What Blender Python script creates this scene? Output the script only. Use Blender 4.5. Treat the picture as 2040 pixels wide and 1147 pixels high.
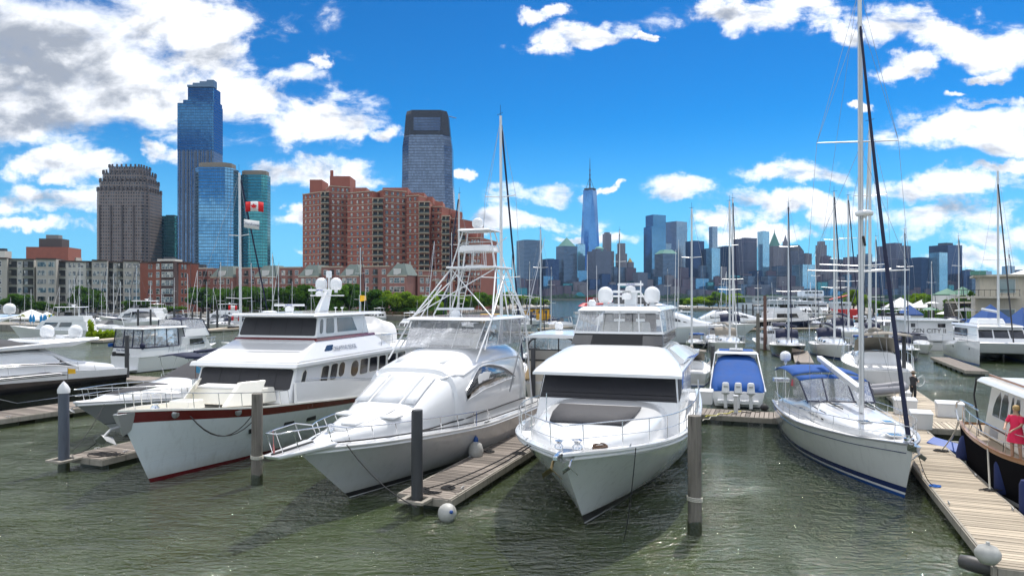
import bpy, bmesh, math, random
from mathutils import Vector, Matrix, noise as mnoise
from math import sin, cos, pi, radians, atan2, sqrt
random.seed(7)
scene = bpy.context.scene
for o in list(bpy.data.objects): bpy.data.objects.remove(o)
COL = scene.collection

# ---------------------------------------------------------------- camera
CAMH = 7.0
cam = bpy.data.cameras.new('camera'); camo = bpy.data.objects.new('camera', cam); COL.objects.link(camo)
camo.location = (0, 0, CAMH); camo.rotation_euler = (radians(90), 0, 0)
cam.lens = 24.0; cam.sensor_width = 36.0; cam.shift_y = 18.5 / 2040; cam.clip_end = 20000; cam.clip_start = 0.3
scene.camera = camo

# ---------------------------------------------------------------- light
SUN_AZ, SUN_EL = 27.0, 61.0          # degrees right of the view axis (+Y), above the horizon
scene.view_settings.view_transform = 'Standard'; scene.view_settings.look = 'None'
scene.view_settings.gamma = 1.0; scene.view_settings.exposure = 0.80
try: scene.view_settings.use_curve_mapping = False
except Exception: pass
sl = bpy.data.lights.new('sun', 'SUN'); sl.energy = 2.6; sl.angle = radians(0.5); sl.color = (1.0, 0.955, 0.89)
so = bpy.data.objects.new('sun', sl); COL.objects.link(so)
sd = Vector((sin(radians(SUN_AZ)) * cos(radians(SUN_EL)), cos(radians(SUN_AZ)) * cos(radians(SUN_EL)), sin(radians(SUN_EL))))
so.rotation_euler = (-sd).to_track_quat('-Z', 'Y').to_euler(); so.location = (0, 0, 60)

world = bpy.data.worlds.new('World'); scene.world = world; world.use_nodes = True
class NT:
    """small node-tree writer"""
    def __init__(s, tree): s.t = tree; s.n = tree.nodes; s.l = tree.links
    def new(s, typ, **kw):
        n = s.n.new(typ)
        for k, v in kw.items(): setattr(n, k, v)
        return n
    def put(s, sock, v):
        if isinstance(v, bpy.types.NodeSocket): s.l.new(v, sock)
        elif v is not None: sock.default_value = v
    def math(s, op, a, b=None, c=None, clamp=False):
        n = s.new('ShaderNodeMath', operation=op, use_clamp=clamp)
        s.put(n.inputs[0], a); s.put(n.inputs[1], b)
        if c is not None: s.put(n.inputs[2], c)
        return n.outputs[0]
    def vmath(s, op, a, b=None, c=None):
        n = s.new('ShaderNodeVectorMath', operation=op)
        s.put(n.inputs[0], a); s.put(n.inputs[1], b)
        if c is not None: s.put(n.inputs[2], c)
        return n.outputs['Value'] if op in ('LENGTH', 'DOT_PRODUCT', 'DISTANCE') else n.outputs[0]
    def noise(s, vec, scale, detail=3, rough=.5, dim='3D', dist=0):
        n = s.new('ShaderNodeTexNoise', noise_dimensions=dim)
        s.put(n.inputs['Vector'], vec); s.put(n.inputs['Scale'], scale); n.inputs['Detail'].default_value = detail
        n.inputs['Roughness'].default_value = rough; n.inputs['Distortion'].default_value = dist
        return n.outputs[0]
    def sstep(s, x, a, b, o0=0.0, o1=1.0):
        n = s.new('ShaderNodeMapRange', interpolation_type='SMOOTHSTEP')
        s.put(n.inputs[0], x); s.put(n.inputs[1], a); s.put(n.inputs[2], b); s.put(n.inputs[3], o0); s.put(n.inputs[4], o1)
        return n.outputs[0]
    def mix(s, f, a, b, blend='MIX'):
        n = s.new('ShaderNodeMix', data_type='RGBA', blend_type=blend)
        s.put(n.inputs[0], f); s.put(n.inputs[6], a); s.put(n.inputs[7], b)
        return n.outputs[2]
    def sep(s, v):
        n = s.new('ShaderNodeSeparateXYZ'); s.put(n.inputs[0], v); return n.outputs
    def comb(s, x, y, z):
        n = s.new('ShaderNodeCombineXYZ'); s.put(n.inputs[0], x); s.put(n.inputs[1], y); s.put(n.inputs[2], z); return n.outputs[0]

def build_world():
    w = NT(world.node_tree); w.n.clear()
    sky = w.new('ShaderNodeTexSky', sky_type='NISHITA'); sky.sun_disc = False
    sky.sun_elevation = radians(SUN_EL); sky.sun_rotation = radians(SUN_AZ)
    sky.altitude = 0; sky.air_density = 1.0; sky.dust_density = 0.0; sky.ozone_density = 2.0
    sc_ = w.vmath('MULTIPLY', sky.outputs[0], (0.105 * .62, 0.105 * .97, 0.105 * 1.08))
    hs = w.new('ShaderNodeGamma'); hs.inputs['Gamma'].default_value = 1.55; w.l.new(sc_, hs.inputs['Color'])
    d = w.new('ShaderNodeTexCoord').outputs['Generated']
    x, y, z = w.sep(d)
    ysafe = w.math('MAXIMUM', y, 0.08)
    gx = w.math('DIVIDE', x, ysafe); gz = w.math('DIVIDE', z, ysafe)
    p0 = w.comb(gx, gz, 0.0)
    wv = w.new('ShaderNodeTexNoise', noise_dimensions='2D'); w.put(wv.inputs['Vector'], p0); wv.inputs['Scale'].default_value = 7.0; wv.inputs['Detail'].default_value = 6; wv.inputs['Roughness'].default_value = .6
    p = w.vmath('ADD', p0, w.vmath('MULTIPLY', w.vmath('SUBTRACT', wv.outputs['Color'], (.5, .5, .5)), (.17, .09, 0.0)))
    pn = w.comb(gx, w.math('MULTIPLY', gz, 1.9), 0.0)
    n1 = w.noise(pn, 10.0, 10, .585, '2D', .2)
    blobs = [(100,130,330,140),(350,40,190,60),(440,110,90,80),(60,230,250,50),(300,205,220,60),(620,232,125,48),(500,190,110,50),(690,250,55,32),
      (60,315,95,25),(150,335,65,32),(310,300,40,18),(100,402,125,25),(60,445,170,13),(630,352,110,30),(530,350,60,25),(570,432,45,14),(785,262,38,20),(700,372,70,20),
      (1095,385,85,26),(1190,382,25,8),(1050,440,140,22),(1150,468,100,14),(1345,392,82,25),(1150,70,75,26),(1085,95,35,26),(1070,15,34,15),(1268,72,18,9),
      (1490,35,145,30),(1600,18,80,28),(1660,68,48,22),(1890,62,180,36),(2000,90,80,45),(1800,130,55,26),(1990,155,48,14),(1920,250,130,34),(1975,215,70,16),(1920,195,40,9),
      (1990,300,90,24),(1620,350,100,25),(1840,372,160,30),(1960,345,100,14),(1560,420,150,28),(1450,440,70,18),(1900,425,150,36),(1990,470,110,32),(1720,208,40,8),
      (1900,510,170,18),(620,505,60,12),(1500,468,120,16),(905,345,30,10),(610,135,18,12)]
    F = None
    for (u, v, a, b) in blobs:
        ia, ib = 1360.0 / (a * (1.08 if u < 800 else 1.02)), 1360.0 / (b * (1.08 if u < 800 else 1.0))
        cu, cv = (u - 1020) / 1360.0, (592 - v) / 1360.0
        q = w.vmath('MULTIPLY_ADD', p, (ia, ib, 0), (-cu * ia, -cv * ib, 0))
        r = w.math('SUBTRACT', 1.0, w.vmath('LENGTH', q))
        F = r if F is None else w.math('SMOOTH_MAX', F, r, 0.12)
    # beyond the frame: broken cumulus on a flat cloud layer, cover raised for fill light
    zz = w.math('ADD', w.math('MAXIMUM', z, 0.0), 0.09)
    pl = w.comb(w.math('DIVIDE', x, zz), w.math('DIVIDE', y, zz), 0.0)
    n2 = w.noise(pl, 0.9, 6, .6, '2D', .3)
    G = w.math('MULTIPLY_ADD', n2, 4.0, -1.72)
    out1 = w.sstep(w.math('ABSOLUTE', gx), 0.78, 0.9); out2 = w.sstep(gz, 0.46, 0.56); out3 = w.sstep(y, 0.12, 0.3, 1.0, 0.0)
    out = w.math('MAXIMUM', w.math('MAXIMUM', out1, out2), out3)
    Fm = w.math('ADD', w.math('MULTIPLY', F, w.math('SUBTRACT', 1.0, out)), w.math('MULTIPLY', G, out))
    bank = w.math('MULTIPLY', w.sstep(gx, -0.62, -0.38, 1.0, 0.0), w.sstep(gz, 0.2, 0.28))
    dens = w.math('ADD', w.math('MULTIPLY', w.math('SUBTRACT', n1, 0.5), w.math('MULTIPLY_ADD', bank, -1.5, 2.7)), w.math('MINIMUM', Fm, 0.65))
    mask = w.math('MULTIPLY', w.sstep(dens, -0.30, 0.62), w.sstep(dens, -.1, .1, .55, 1.0))
    mask = w.math('MULTIPLY', mask, w.sstep(z, -0.01, 0.03))
    # shade: cloud is denser (greyer) where it is thick and towards the base
    pn2 = w.vmath('ADD', pn, (0.012, 0.05, 0.0))
    n3 = w.noise(pn2, 10.0, 6, .56, '2D', .2)
    lit = w.math('SUBTRACT', n1, n3)
    thick = w.sstep(w.math('ADD', F, w.math('MULTIPLY', w.math('SUBTRACT', n1, .5), 1.2)), 0.15, 0.8)
    bigm = w.math('MULTIPLY', w.sstep(gx, -0.75, -0.45, 1.0, 0.0), w.sstep(gz, 0.2, 0.3))
    thick = w.math('MULTIPLY', thick, w.math('MULTIPLY_ADD', bigm, 0.75, 0.22))
    shade = w.math('SUBTRACT', w.math('MULTIPLY_ADD', lit, 1.5, 0.88), w.math('MULTIPLY', thick, 0.62))
    shade = w.math('MAXIMUM', w.math('MINIMUM', shade, 1.05), 0.3)
    ccol = w.mix(w.sstep(shade, 0.25, 0.98), (0.24, 0.265, 0.31, 1), (.80, .81, .83, 1))
    bg1 = w.new('ShaderNodeBackground'); w.l.new(w.mix(w.sstep(z, -.02, .26, .85, 0), w.vmath('MULTIPLY', hs.outputs[0], (.10, .60, .70)), (.16, .40, .62, 1)), bg1.inputs[0]); bg1.inputs[1].default_value = 1.0
    bg2 = w.new('ShaderNodeBackground'); w.l.new(ccol, bg2.inputs[0]); w.put(bg2.inputs[1], w.sstep(y, -.2, .3, 1.25, .94))  # clouds behind the camera brightened to fill the shaded sides
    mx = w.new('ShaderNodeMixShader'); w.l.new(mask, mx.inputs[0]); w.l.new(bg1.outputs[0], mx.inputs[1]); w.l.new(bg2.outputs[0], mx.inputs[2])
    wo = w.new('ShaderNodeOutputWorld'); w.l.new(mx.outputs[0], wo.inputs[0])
build_world()
world.cycles.sampling_method = 'MANUAL'; world.cycles.sample_map_resolution = 512
scene.cycles.max_bounces = 7; scene.cycles.transparent_max_bounces = 14; scene.cycles.caustics_reflective = False; scene.cycles.caustics_refractive = False
scene.cycles.sample_clamp_indirect = 4.0

# ---------------------------------------------------------------- materials
MATS = {}
def M(name, col=(.8, .8, .8), rough=.5, metal=0.0, var=0.06, vs=1.2, bump=0.0, bs=20.0, coat=0.0, ior=1.5, rnd=0.0, stretch=None, streak=0.0, emit=None, spec=None, stain=0.0):
    """principled material with noise in colour and roughness; rnd = per-object brightness variation"""
    if name in MATS: return MATS[name]
    m = bpy.data.materials.new(name); m.use_nodes = True; t = NT(m.node_tree)
    b = t.n['Principled BSDF']
    tc = t.new('ShaderNodeTexCoord').outputs['Object']
    vec = tc
    if stretch: vec = t.vmath('MULTIPLY', tc, stretch)
    n = t.noise(vec, vs, 5, .6)
    k = t.math('MULTIPLY_ADD', n, 2 * var, 1 - var)
    if streak:
        s2 = t.noise(t.vmath('MULTIPLY', tc, (1, 1, .12)), 5.0, 4, .6)
        k = t.math('MULTIPLY', k, t.math('SUBTRACT', 1.0, t.math('MULTIPLY', t.sstep(s2, .5, .75), streak)))
    if rnd:
        oi = t.new('ShaderNodeObjectInfo').outputs['Random']
        k = t.math('MULTIPLY', k, t.math('MULTIPLY_ADD', oi, 2 * rnd, 1 - rnd))
    c = t.vmath('SCALE', (col[0], col[1], col[2]), None)
    t.put(t.n[-1].inputs['Scale'], k)
    if stain:
        zz = t.sep(tc)[2]; sf = t.math('MULTIPLY', t.sstep(t.math('ADD', zz, t.math('MULTIPLY', t.noise(t.vmath('MULTIPLY', tc, (1, 1, .3)), 3.0, 4, .6), .5)), .3, .95, 1.0, 0.0), stain)
        c = t.mix(sf, c, (.30, .27, .16, 1))
    t.l.new(c, b.inputs['Base Color'])
    t.put(b.inputs['Roughness'], t.math('MULTIPLY_ADD', n, .2, max(rough - .1, 0.02)))
    b.inputs['Metallic'].default_value = metal; b.inputs['IOR'].default_value = ior
    if coat: b.inputs['Coat Weight'].default_value = coat; b.inputs['Coat Roughness'].default_value = .06
    if spec is not None: b.inputs['Specular IOR Level'].default_value = spec
    if bump:
        bn = t.new('ShaderNodeBump'); bn.inputs['Strength'].default_value = bump; bn.inputs['Distance'].default_value = .02
        t.put(bn.inputs['Height'], t.noise(vec, bs, 5, .6)); t.l.new(bn.outputs[0], b.inputs['Normal'])
    if emit: b.inputs['Emission Color'].default_value = (*emit[:3], 1); b.inputs['Emission Strength'].default_value = emit[3]
    MATS[name] = m; return m

def clear_vinyl(name='clear_vinyl', tint=(.97, .975, .98), opac=.14):
    if name in MATS: return MATS[name]
    m = bpy.data.materials.new(name); m.use_nodes = True; t = NT(m.node_tree); t.n.clear()
    tr = t.new('ShaderNodeBsdfTransparent'); tr.inputs[0].default_value = (*tint, 1)
    gl = t.new('ShaderNodeBsdfGlossy'); gl.inputs['Roughness'].default_value = .04; gl.inputs[0].default_value = (.9, .9, .92, 1)
    tc = t.new('ShaderNodeTexCoord').outputs['Object']
    bn = t.new('ShaderNodeBump'); bn.inputs['Strength'].default_value = .5; bn.inputs['Distance'].default_value = .05
    t.put(bn.inputs['Height'], t.noise(tc, 1.7, 3, .5)); t.l.new(bn.outputs[0], gl.inputs['Normal'])
    df = t.new('ShaderNodeBsdfDiffuse'); df.inputs[0].default_value = (.6, .62, .64, 1)
    mx = t.new('ShaderNodeMixShader'); lw = t.new('ShaderNodeLayerWeight'); lw.inputs[0].default_value = .35
    t.put(mx.inputs[0], t.math('MULTIPLY_ADD', lw.outputs['Fresnel'], .6, .06)); t.l.new(tr.outputs[0], mx.inputs[1]); t.l.new(gl.outputs[0], mx.inputs[2])
    m2 = t.new('ShaderNodeMixShader'); t.put(m2.inputs[0], t.math('MULTIPLY', t.noise(tc, 2.2, 4, .7), opac)); t.l.new(mx.outputs[0], m2.inputs[1]); t.l.new(df.outputs[0], m2.inputs[2])
    o = t.new('ShaderNodeOutputMaterial'); t.l.new(m2.outputs[0], o.inputs[0])
    MATS[name] = m; return m

def facade(name, wall, glass, px, pz, fx=.6, fz=.6, metal=.85, rough=.1, wr=.7, vary=.14, hband=0.0, off=0.0, jitter=.007):
    """far curtain wall / window grid in object space, one pane per cell with its own tint and tilt"""
    if name in MATS: return MATS[name]
    m = bpy.data.materials.new(name); m.use_nodes = True; t = NT(m.node_tree)
    b = t.n['Principled BSDF']
    tc = t.new('ShaderNodeTexCoord'); P = tc.outputs['Object']; N = tc.outputs['Normal']
    x, y, z = t.sep(P); nx, ny, nz = t.sep(N)
    fsel = t.math('GREATER_THAN', t.math('ABSOLUTE', nx), t.math('ABSOLUTE', ny))
    u = t.math('ADD', t.math('MULTIPLY', y, fsel), t.math('MULTIPLY', x, t.math('SUBTRACT', 1.0, fsel)))
    uu = t.math('DIVIDE', u, px); vv = t.math('ADD', t.math('DIVIDE', z, pz), off)
    fu = t.math('FRACT', t.math('ADD', uu, 100.0)); fv = t.math('FRACT', t.math('ADD', vv, 100.0))
    mu = t.math('MULTIPLY', t.math('GREATER_THAN', fu, (1 - fx) / 2), t.math('LESS_THAN', fu, (1 + fx) / 2))
    mv = t.math('MULTIPLY', t.math('GREATER_THAN', fv, (1 - fz) / 2), t.math('LESS_THAN', fv, (1 + fz) / 2))
    k = t.math('MULTIPLY', mu, mv)
    k = t.math('MULTIPLY', k, t.math('LESS_THAN', t.math('ABSOLUTE', nz), .7))
    cell = t.comb(t.math('FLOOR', uu), t.math('FLOOR', vv), fsel)
    wn = t.new('ShaderNodeTexWhiteNoise', noise_dimensions='3D'); t.put(wn.inputs[0], cell)
    r = wn.outputs['Value']
    gcol = t.vmath('SCALE', glass, None); t.put(t.n[-1].inputs['Scale'], t.math('MULTIPLY_ADD', r, vary * 2, 1 - vary))
    wn1 = t.noise(P, .05, 4, .6)
    wcol = t.vmath('SCALE', wall, None); t.put(t.n[-1].inputs['Scale'], t.math('MULTIPLY_ADD', wn1, .3, .85))
    t.l.new(t.mix(k, wcol, gcol), b.inputs['Base Color'])
    t.put(b.inputs['Metallic'], t.math('MULTIPLY', k, metal))
    t.put(b.inputs['Roughness'], t.math('MULTIPLY_ADD', k, rough - wr, wr))
    jn = t.vmath('MULTIPLY_ADD', t.vmath('SUBTRACT', wn.outputs['Color'], (.5, .5, .5)), (jitter, jitter, jitter), t.new('ShaderNodeNewGeometry').outputs['Normal'])
    t.l.new(t.vmath('NORMALIZE', jn), b.inputs['Normal'])
    MATS[name] = m; return m

# ---------------------------------------------------------------- mesh builder
class MB:
    def __init__(s): s.v = []; s.f = []; s.m = []
    def add(s, vs, fs, mi=0):
        k = len(s.v); s.v += [tuple(v) for v in vs]
        for f in fs: s.f.append(tuple(i + k for i in f)); s.m.append(mi)
        return s
    def hexa(s, p, mi=0):   # p: 4 bottom (ccw) + 4 top
        return s.add(p, [(3, 2, 1, 0), (4, 5, 6, 7), (0, 1, 5, 4), (1, 2, 6, 5), (2, 3, 7, 6), (3, 0, 4, 7)], mi)
    def box(s, c, d, rz=0, mi=0):
        hx, hy, hz = d[0] / 2, d[1] / 2, d[2] / 2; ca, sa = cos(rz), sin(rz)
        P = [(c[0] + x * ca - y * sa, c[1] + x * sa + y * ca, c[2] + z) for z in (-hz, hz) for x, y in ((-hx, -hy), (hx, -hy), (hx, hy), (-hx, hy))]
        return s.hexa(P, mi)
    def prism(s, poly, z0, z1, mi=0, top=None):
        n = len(poly); top = top or poly
        vs = [(x, y, z0) for x, y in poly] + [(x, y, z1) for x, y in top]
        fs = [tuple(reversed(range(n))), tuple(range(n, 2 * n))] + [(i, (i + 1) % n, n + (i + 1) % n, n + i) for i in range(n)]
        return s.add(vs, fs, mi)
    def plate(s, pts, vec, mi=0):   # polygon in 3d thickened along vec
        n = len(pts); v = Vector(vec)
        vs = [Vector(p) for p in pts] + [Vector(p) + v for p in pts]
        fs = [tuple(reversed(range(n))), tuple(range(n, 2 * n))] + [(i, (i + 1) % n, n + (i + 1) % n, n + i) for i in range(n)]
        return s.add(vs, fs, mi)
    def tube(s, pts, r, n=6, r2=None, caps=True, mi=0, closed=False):
        P = [Vector(p) for p in pts]; m = len(P); k = len(s.v)
        up = None
        for i, p in enumerate(P):
            if closed: t = P[(i + 1) % m] - P[i - 1]
            else: t = (P[min(i + 1, m - 1)] - P[max(i - 1, 0)])
            if t.length < 1e-9: t = Vector((0, 0, 1))
            t.normalize()
            if up is None: up = Vector((0, 0, 1)) if abs(t.z) < .9 else Vector((1, 0, 0))
            a = up - t * up.dot(t)
            if a.length < 1e-4: a = t.orthogonal()
            a.normalize(); up = a; b = t.cross(a)
            rr = r if r2 is None else r + (r2 - r) * i / max(1, m - 1)
            for j in range(n):
                an = 2 * pi * j / n; s.v.append(tuple(p + a * rr * cos(an) + b * rr * sin(an)))
        for i in range(m if closed else m - 1):
            i2 = (i + 1) % m
            for j in range(n):
                s.f.append((k + i * n + j, k + i2 * n + j, k + i2 * n + (j + 1) % n, k + i * n + (j + 1) % n)); s.m.append(mi)
        if caps and not closed:
            s.f.append(tuple(k + j for j in range(n))); s.m.append(mi)
            s.f.append(tuple(k + (m - 1) * n + j for j in reversed(range(n)))); s.m.append(mi)
        return s
    def lathe(s, prof, c=(0, 0, 0), n=16, mi=0):
        k = len(s.v); m = len(prof)
        for r, z in prof:
            for j in range(n):
                a = 2 * pi * j / n; s.v.append((c[0] + r * cos(a), c[1] + r * sin(a), c[2] + z))
        for i in range(m - 1):
            for j in range(n):
                s.f.append((k + i * n + j, k + i * n + (j + 1) % n, k + (i + 1) * n + (j + 1) % n, k + (i + 1) * n + j)); s.m.append(mi)
        s.f.append(tuple(k + j for j in reversed(range(n)))); s.m.append(mi)
        s.f.append(tuple(k + (m - 1) * n + j for j in range(n))); s.m.append(mi)
        return s
    def loft(s, rows, wrap=False, cap0=False, cap1=False, mi=0, rowm=None):
        """rows of equally many points"""
        k = len(s.v); n = len(rows[0])
        for r in rows: s.v += [tuple(p) for p in r]
        for i in range(len(rows) - 1):
            for j in range(n if wrap else n - 1):
                s.f.append((k + i * n + j, k + i * n + (j + 1) % n, k + (i + 1) * n + (j + 1) % n, k + (i + 1) * n + j))
                s.m.append(rowm[j] if rowm else mi)
        if cap0: s.f.append(tuple(k + j for j in reversed(range(n)))); s.m.append(mi)
        if cap1: s.f.append(tuple(k + (len(rows) - 1) * n + j for j in range(n))); s.m.append(mi)
        return s
    def mesh(s, name, mats, smooth=None, merge=0.0):
        me = bpy.data.meshes.new(name); me.from_pydata(s.v, [], s.f)
        if not isinstance(mats, (list, tuple)): mats = [mats]
        for m in mats: me.materials.append(m)
        if len(mats) > 1: me.polygons.foreach_set('material_index', s.m)
        bm = bmesh.new(); bm.from_mesh(me)
        if merge: bmesh.ops.remove_doubles(bm, verts=bm.verts, dist=merge)
        bmesh.ops.recalc_face_normals(bm, faces=bm.faces); bm.to_mesh(me); bm.free()
        if smooth:
            me.shade_smooth()
            if smooth < 179: me.set_sharp_from_angle(angle=radians(smooth))
        return me
    def build(s, name, mats, parent=None, smooth=None, bevel=0.0, seg=2, merge=0.0, kind=None, loc=None, rot=None):
        me = s.mesh(name, mats, smooth, merge)
        o = bpy.data.objects.new(name, me); COL.objects.link(o)
        if parent: o.parent = parent
        if loc: o.location = loc
        if rot: o.rotation_euler = rot
        if bevel:
            b = o.modifiers.new('bevel', 'BEVEL'); b.width = bevel; b.segments = seg; b.limit_method = 'ANGLE'; b.angle_limit = radians(28)
            me.shade_smooth()
            if not smooth: b.harden_normals = True
        if kind: o['kind'] = kind
        return o

def tag(o, label=None, cat=None, group=None, kind=None):
    if label: o['label'] = label
    if cat: o['category'] = cat
    if group: o['group'] = group
    if kind: o['kind'] = kind
    return o
def empty(name, loc=(0, 0, 0), rz=0, label=None, cat=None, group=None):
    o = bpy.data.objects.new(name, None); COL.objects.link(o); o.location = loc; o.rotation_euler = (0, 0, rz)
    o.empty_display_size = .5
    return tag(o, label, cat, group)
def inst(name, me, parent=None, loc=(0, 0, 0), rot=(0, 0, 0), sc=None):
    o = bpy.data.objects.new(name, me); COL.objects.link(o); o.parent = parent; o.location = loc; o.rotation_euler = rot
    if sc: o.scale = sc if isinstance(sc, (tuple, list)) else (sc, sc, sc)
    return o
KIDS = {}
def copy_tree(src, loc, rz, label=None, sc=None):
    if not KIDS.get(src.name):
        KIDS[src.name] = [o for o in bpy.data.objects if o.parent is src]
    r = src.copy(); COL.objects.link(r); r.location = loc; r.rotation_euler = (0, 0, rz)
    if sc: r.scale = sc if isinstance(sc, (tuple, list)) else (sc, sc, sc)
    if label: r['label'] = label
    def rec(a, b):
        ks = KIDS.get(a.name)
        if ks is None: ks = KIDS[a.name] = [o for o in bpy.data.objects if o.parent is a]
        for ch in ks:
            c = ch.copy(); COL.objects.link(c); c.parent = b
            rec(ch, c)
    rec(src, r)
    return r
def lerp(a, b, t): return a + (b - a) * t
def LV(a, b, t): return Vector(a) + (Vector(b) - Vector(a)) * t
def bil(q, u, v): return LV(LV(q[0], q[1], u), LV(q[3], q[2], u), v)   # q: 4 corners, u along 0-1, v along 0-3
def at(u, v, z=0.0):      # where the sight line through pixel (u, v) of the photo meets height z
    Y = 1360.0 * (CAMH - z) / (v - 592.0); return ((u - 1020) / 1360.0 * Y, Y)
def X_(u, Y): return (u - 1020) / 1360.0 * Y
def Z_(v, Y): return CAMH - (v - 592.0) / 1360.0 * Y
def text_mesh(txt, size, mat, ext=.004, bold=False):
    c = bpy.data.curves.new('lettering', 'FONT'); c.body = txt; c.size = size; c.extrude = ext; c.align_x = 'CENTER'; c.align_y = 'CENTER'
    if bold: c.offset = size * .02
    o = bpy.data.objects.new('tmp', c); COL.objects.link(o)
    dg = bpy.context.evaluated_depsgraph_get(); me = bpy.data.meshes.new_from_object(o.evaluated_get(dg))
    me.materials.clear(); me.materials.append(mat); bpy.data.objects.remove(o); return me
def lettering(txt, size, mat, parent, loc, xdir, up=(0, 0, 1), name='lettering'):
    me = text_mesh(txt, size, mat); x = Vector(xdir).normalized(); u = Vector(up); u = (u - x * u.dot(x)).normalized(); z = x.cross(u)
    o = inst(name, me, parent, loc); o.rotation_euler = Matrix((x, u, z)).transposed().to_euler(); return o
def catenary(a, b, sag, n=10):
    return [LV(a, b, i / n) - Vector((0, 0, sag * 4 * (i / n) * (1 - i / n))) for i in range(n + 1)]
def rope(a, b, sag=.3, r=.018, label='dark mooring line hanging from a bow', mat=None, group='mooring lines', n=10):
    o = MB().tube(catenary(a, b, sag, n), r, 5).build('mooring_line', mat or M_ROPE, smooth=60)
    return tag(o, label, 'rope', group)

# shared materials
W_GEL = M('white_gelcoat', (.74, .75, .765), .16, var=.05, vs=.7, coat=.5)
W_GEL2 = M('ivory_gelcoat', (.79, .77, .70), .2, var=.04, coat=.3)
W_DECK = M('nonskid_deck_white', (.74, .745, .75), .6, var=.06, vs=2.5, bump=.15, bs=90)
W_HULL = M('white_hull_paint', (.72, .75, .77), .12, var=.08, vs=.8, coat=.6, streak=.14, stain=.5)
GREY_HULL = M('silver_grey_hull', (.36, .37, .39), .14, var=.06, vs=.5, coat=.7)
LGREY_HULL = M('pale_grey_hull', (.56, .57, .59), .14, var=.08, vs=.8, coat=.6, streak=.1, stain=.35)
BLACK_HULL = M('black_hull', (.012, .012, .015), .08, var=.2, coat=.8)
NAVY_HULL = M('navy_hull', (.012, .02, .06), .1, var=.2, coat=.8)
RED = M('dark_red_gelcoat', (.13, .006, .010), .14, var=.12, coat=.7)
NAVYP = M('navy_paint', (.01, .025, .11), .2, var=.1, coat=.4)
BLUEP = M('blue_antifouling', (.01, .07, .28), .4, var=.2)
BLACKP = M('black_boot_stripe', (.012, .012, .014), .3, var=.2)
GLASS = M('dark_window_glass', (.012, .013, .016), .05, var=.1, spec=.9, coat=1.0)
MESHC = M('black_mesh_cover', (.022, .022, .028), .5, var=.3, vs=2, bump=1.0, bs=2.2, stretch=(1, 1, .35))
CANV_K = M('charcoal_canvas', (.05, .05, .056), .8, var=.15, vs=2, bump=.9, bs=4.0)
CANV_B = M('bright_blue_canvas', (.002, .062, .27), .85, var=.3, vs=1.6, bump=1.0, bs=2.2)
CANV_N = M('navy_canvas', (.008, .013, .045), .75, var=.15, vs=2.5, bump=.8, bs=4.0)
CANV_W = M('white_canvas', (.70, .70, .70), .8, var=.06, vs=2.5, bump=.9, bs=3.0)
STEEL = M('polished_stainless', (.72, .73, .75), .16, 1.0, var=.05)
ALU = M('anodised_aluminium', (.55, .56, .58), .35, .85, var=.06)
ALU_W = M('white_painted_mast', (.66, .67, .68), .35, .2, var=.06)
DARKM = M('dark_mast_carbon', (.05, .05, .06), .4, .3, var=.1)
M_ROPE = M('dark_rope', (.018, .018, .02), .9, var=.3, vs=20)
M_ROPEW = M('pale_rope', (.5, .48, .42), .9, var=.2, vs=20)
RUB = M('black_rubber', (.02, .02, .022), .7, var=.2)
TEAK = M('varnished_teak', (.30, .13, .045), .3, var=.25, vs=4, stretch=(.3, 3, 3), coat=.3)
TEAKD = M('sun_bleached_teak', (.34, .27, .19), .7, var=.2, vs=5, stretch=(.3, 4, 4))
PLANK = M('weathered_plank', (.215, .185, .16), .85, var=.35, vs=3.0, bump=.5, bs=14, rnd=.42, stretch=(.35, 5, 5))
PLANKP = M('pale_dry_plank', (.42, .36, .28), .85, var=.28, vs=3.0, bump=.5, bs=14, rnd=.3, stretch=(.35, 5, 5))
WALER = M('weathered_dock_timber', (.30, .275, .235), .85, var=.3, vs=2.5, bump=.5, bs=10, streak=.4)
PILE_W = M('old_timber_pile', (.17, .155, .135), .9, var=.6, vs=2.6, bump=1.0, bs=6, stretch=(6, 6, .35), streak=.6)
PILE_K = M('dark_sleeved_pile', (.045, .047, .052), .55, var=.3, vs=2.0, bump=.4, bs=6, stretch=(4, 4, .6), streak=.3)
PILE_G = M('grey_blue_sleeved_pile', (.085, .10, .13), .5, var=.25, vs=1.5, bump=.3, bs=6, stretch=(4, 4, .6), streak=.4)
PILE_R = M('rust_brown_pile', (.14, .075, .06), .8, var=.3, vs=2.0, bump=.5, bs=8, streak=.3)
WETB = M('wet_pile_base', (.028, .034, .016), .3, var=.4, vs=4, bump=.8, bs=12)
BUOY = M('scuffed_white_vinyl', (.42, .42, .40), .5, var=.4, vs=3)
PLASTIC = M('white_dock_box', (.66, .67, .68), .4, var=.06)
BLUEF = M('navy_fleece_fender', (.015, .028, .11), .9, var=.2, vs=8, bump=.5, bs=40)
SKIN = M('skin', (.50, .30, .21), .55, var=.06)
VINYL = clear_vinyl()
# ================================================================ water and land
TH = radians(21.3)
AX, BX = Vector((sin(TH), cos(TH), 0)), Vector((cos(TH), -sin(TH), 0))
def D(s, t, z=0.0): p = BX * s + AX * t; return (p.x, p.y, z)
DRZ = -TH    # rotation that turns local +Y into AX, local +X into BX

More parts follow.
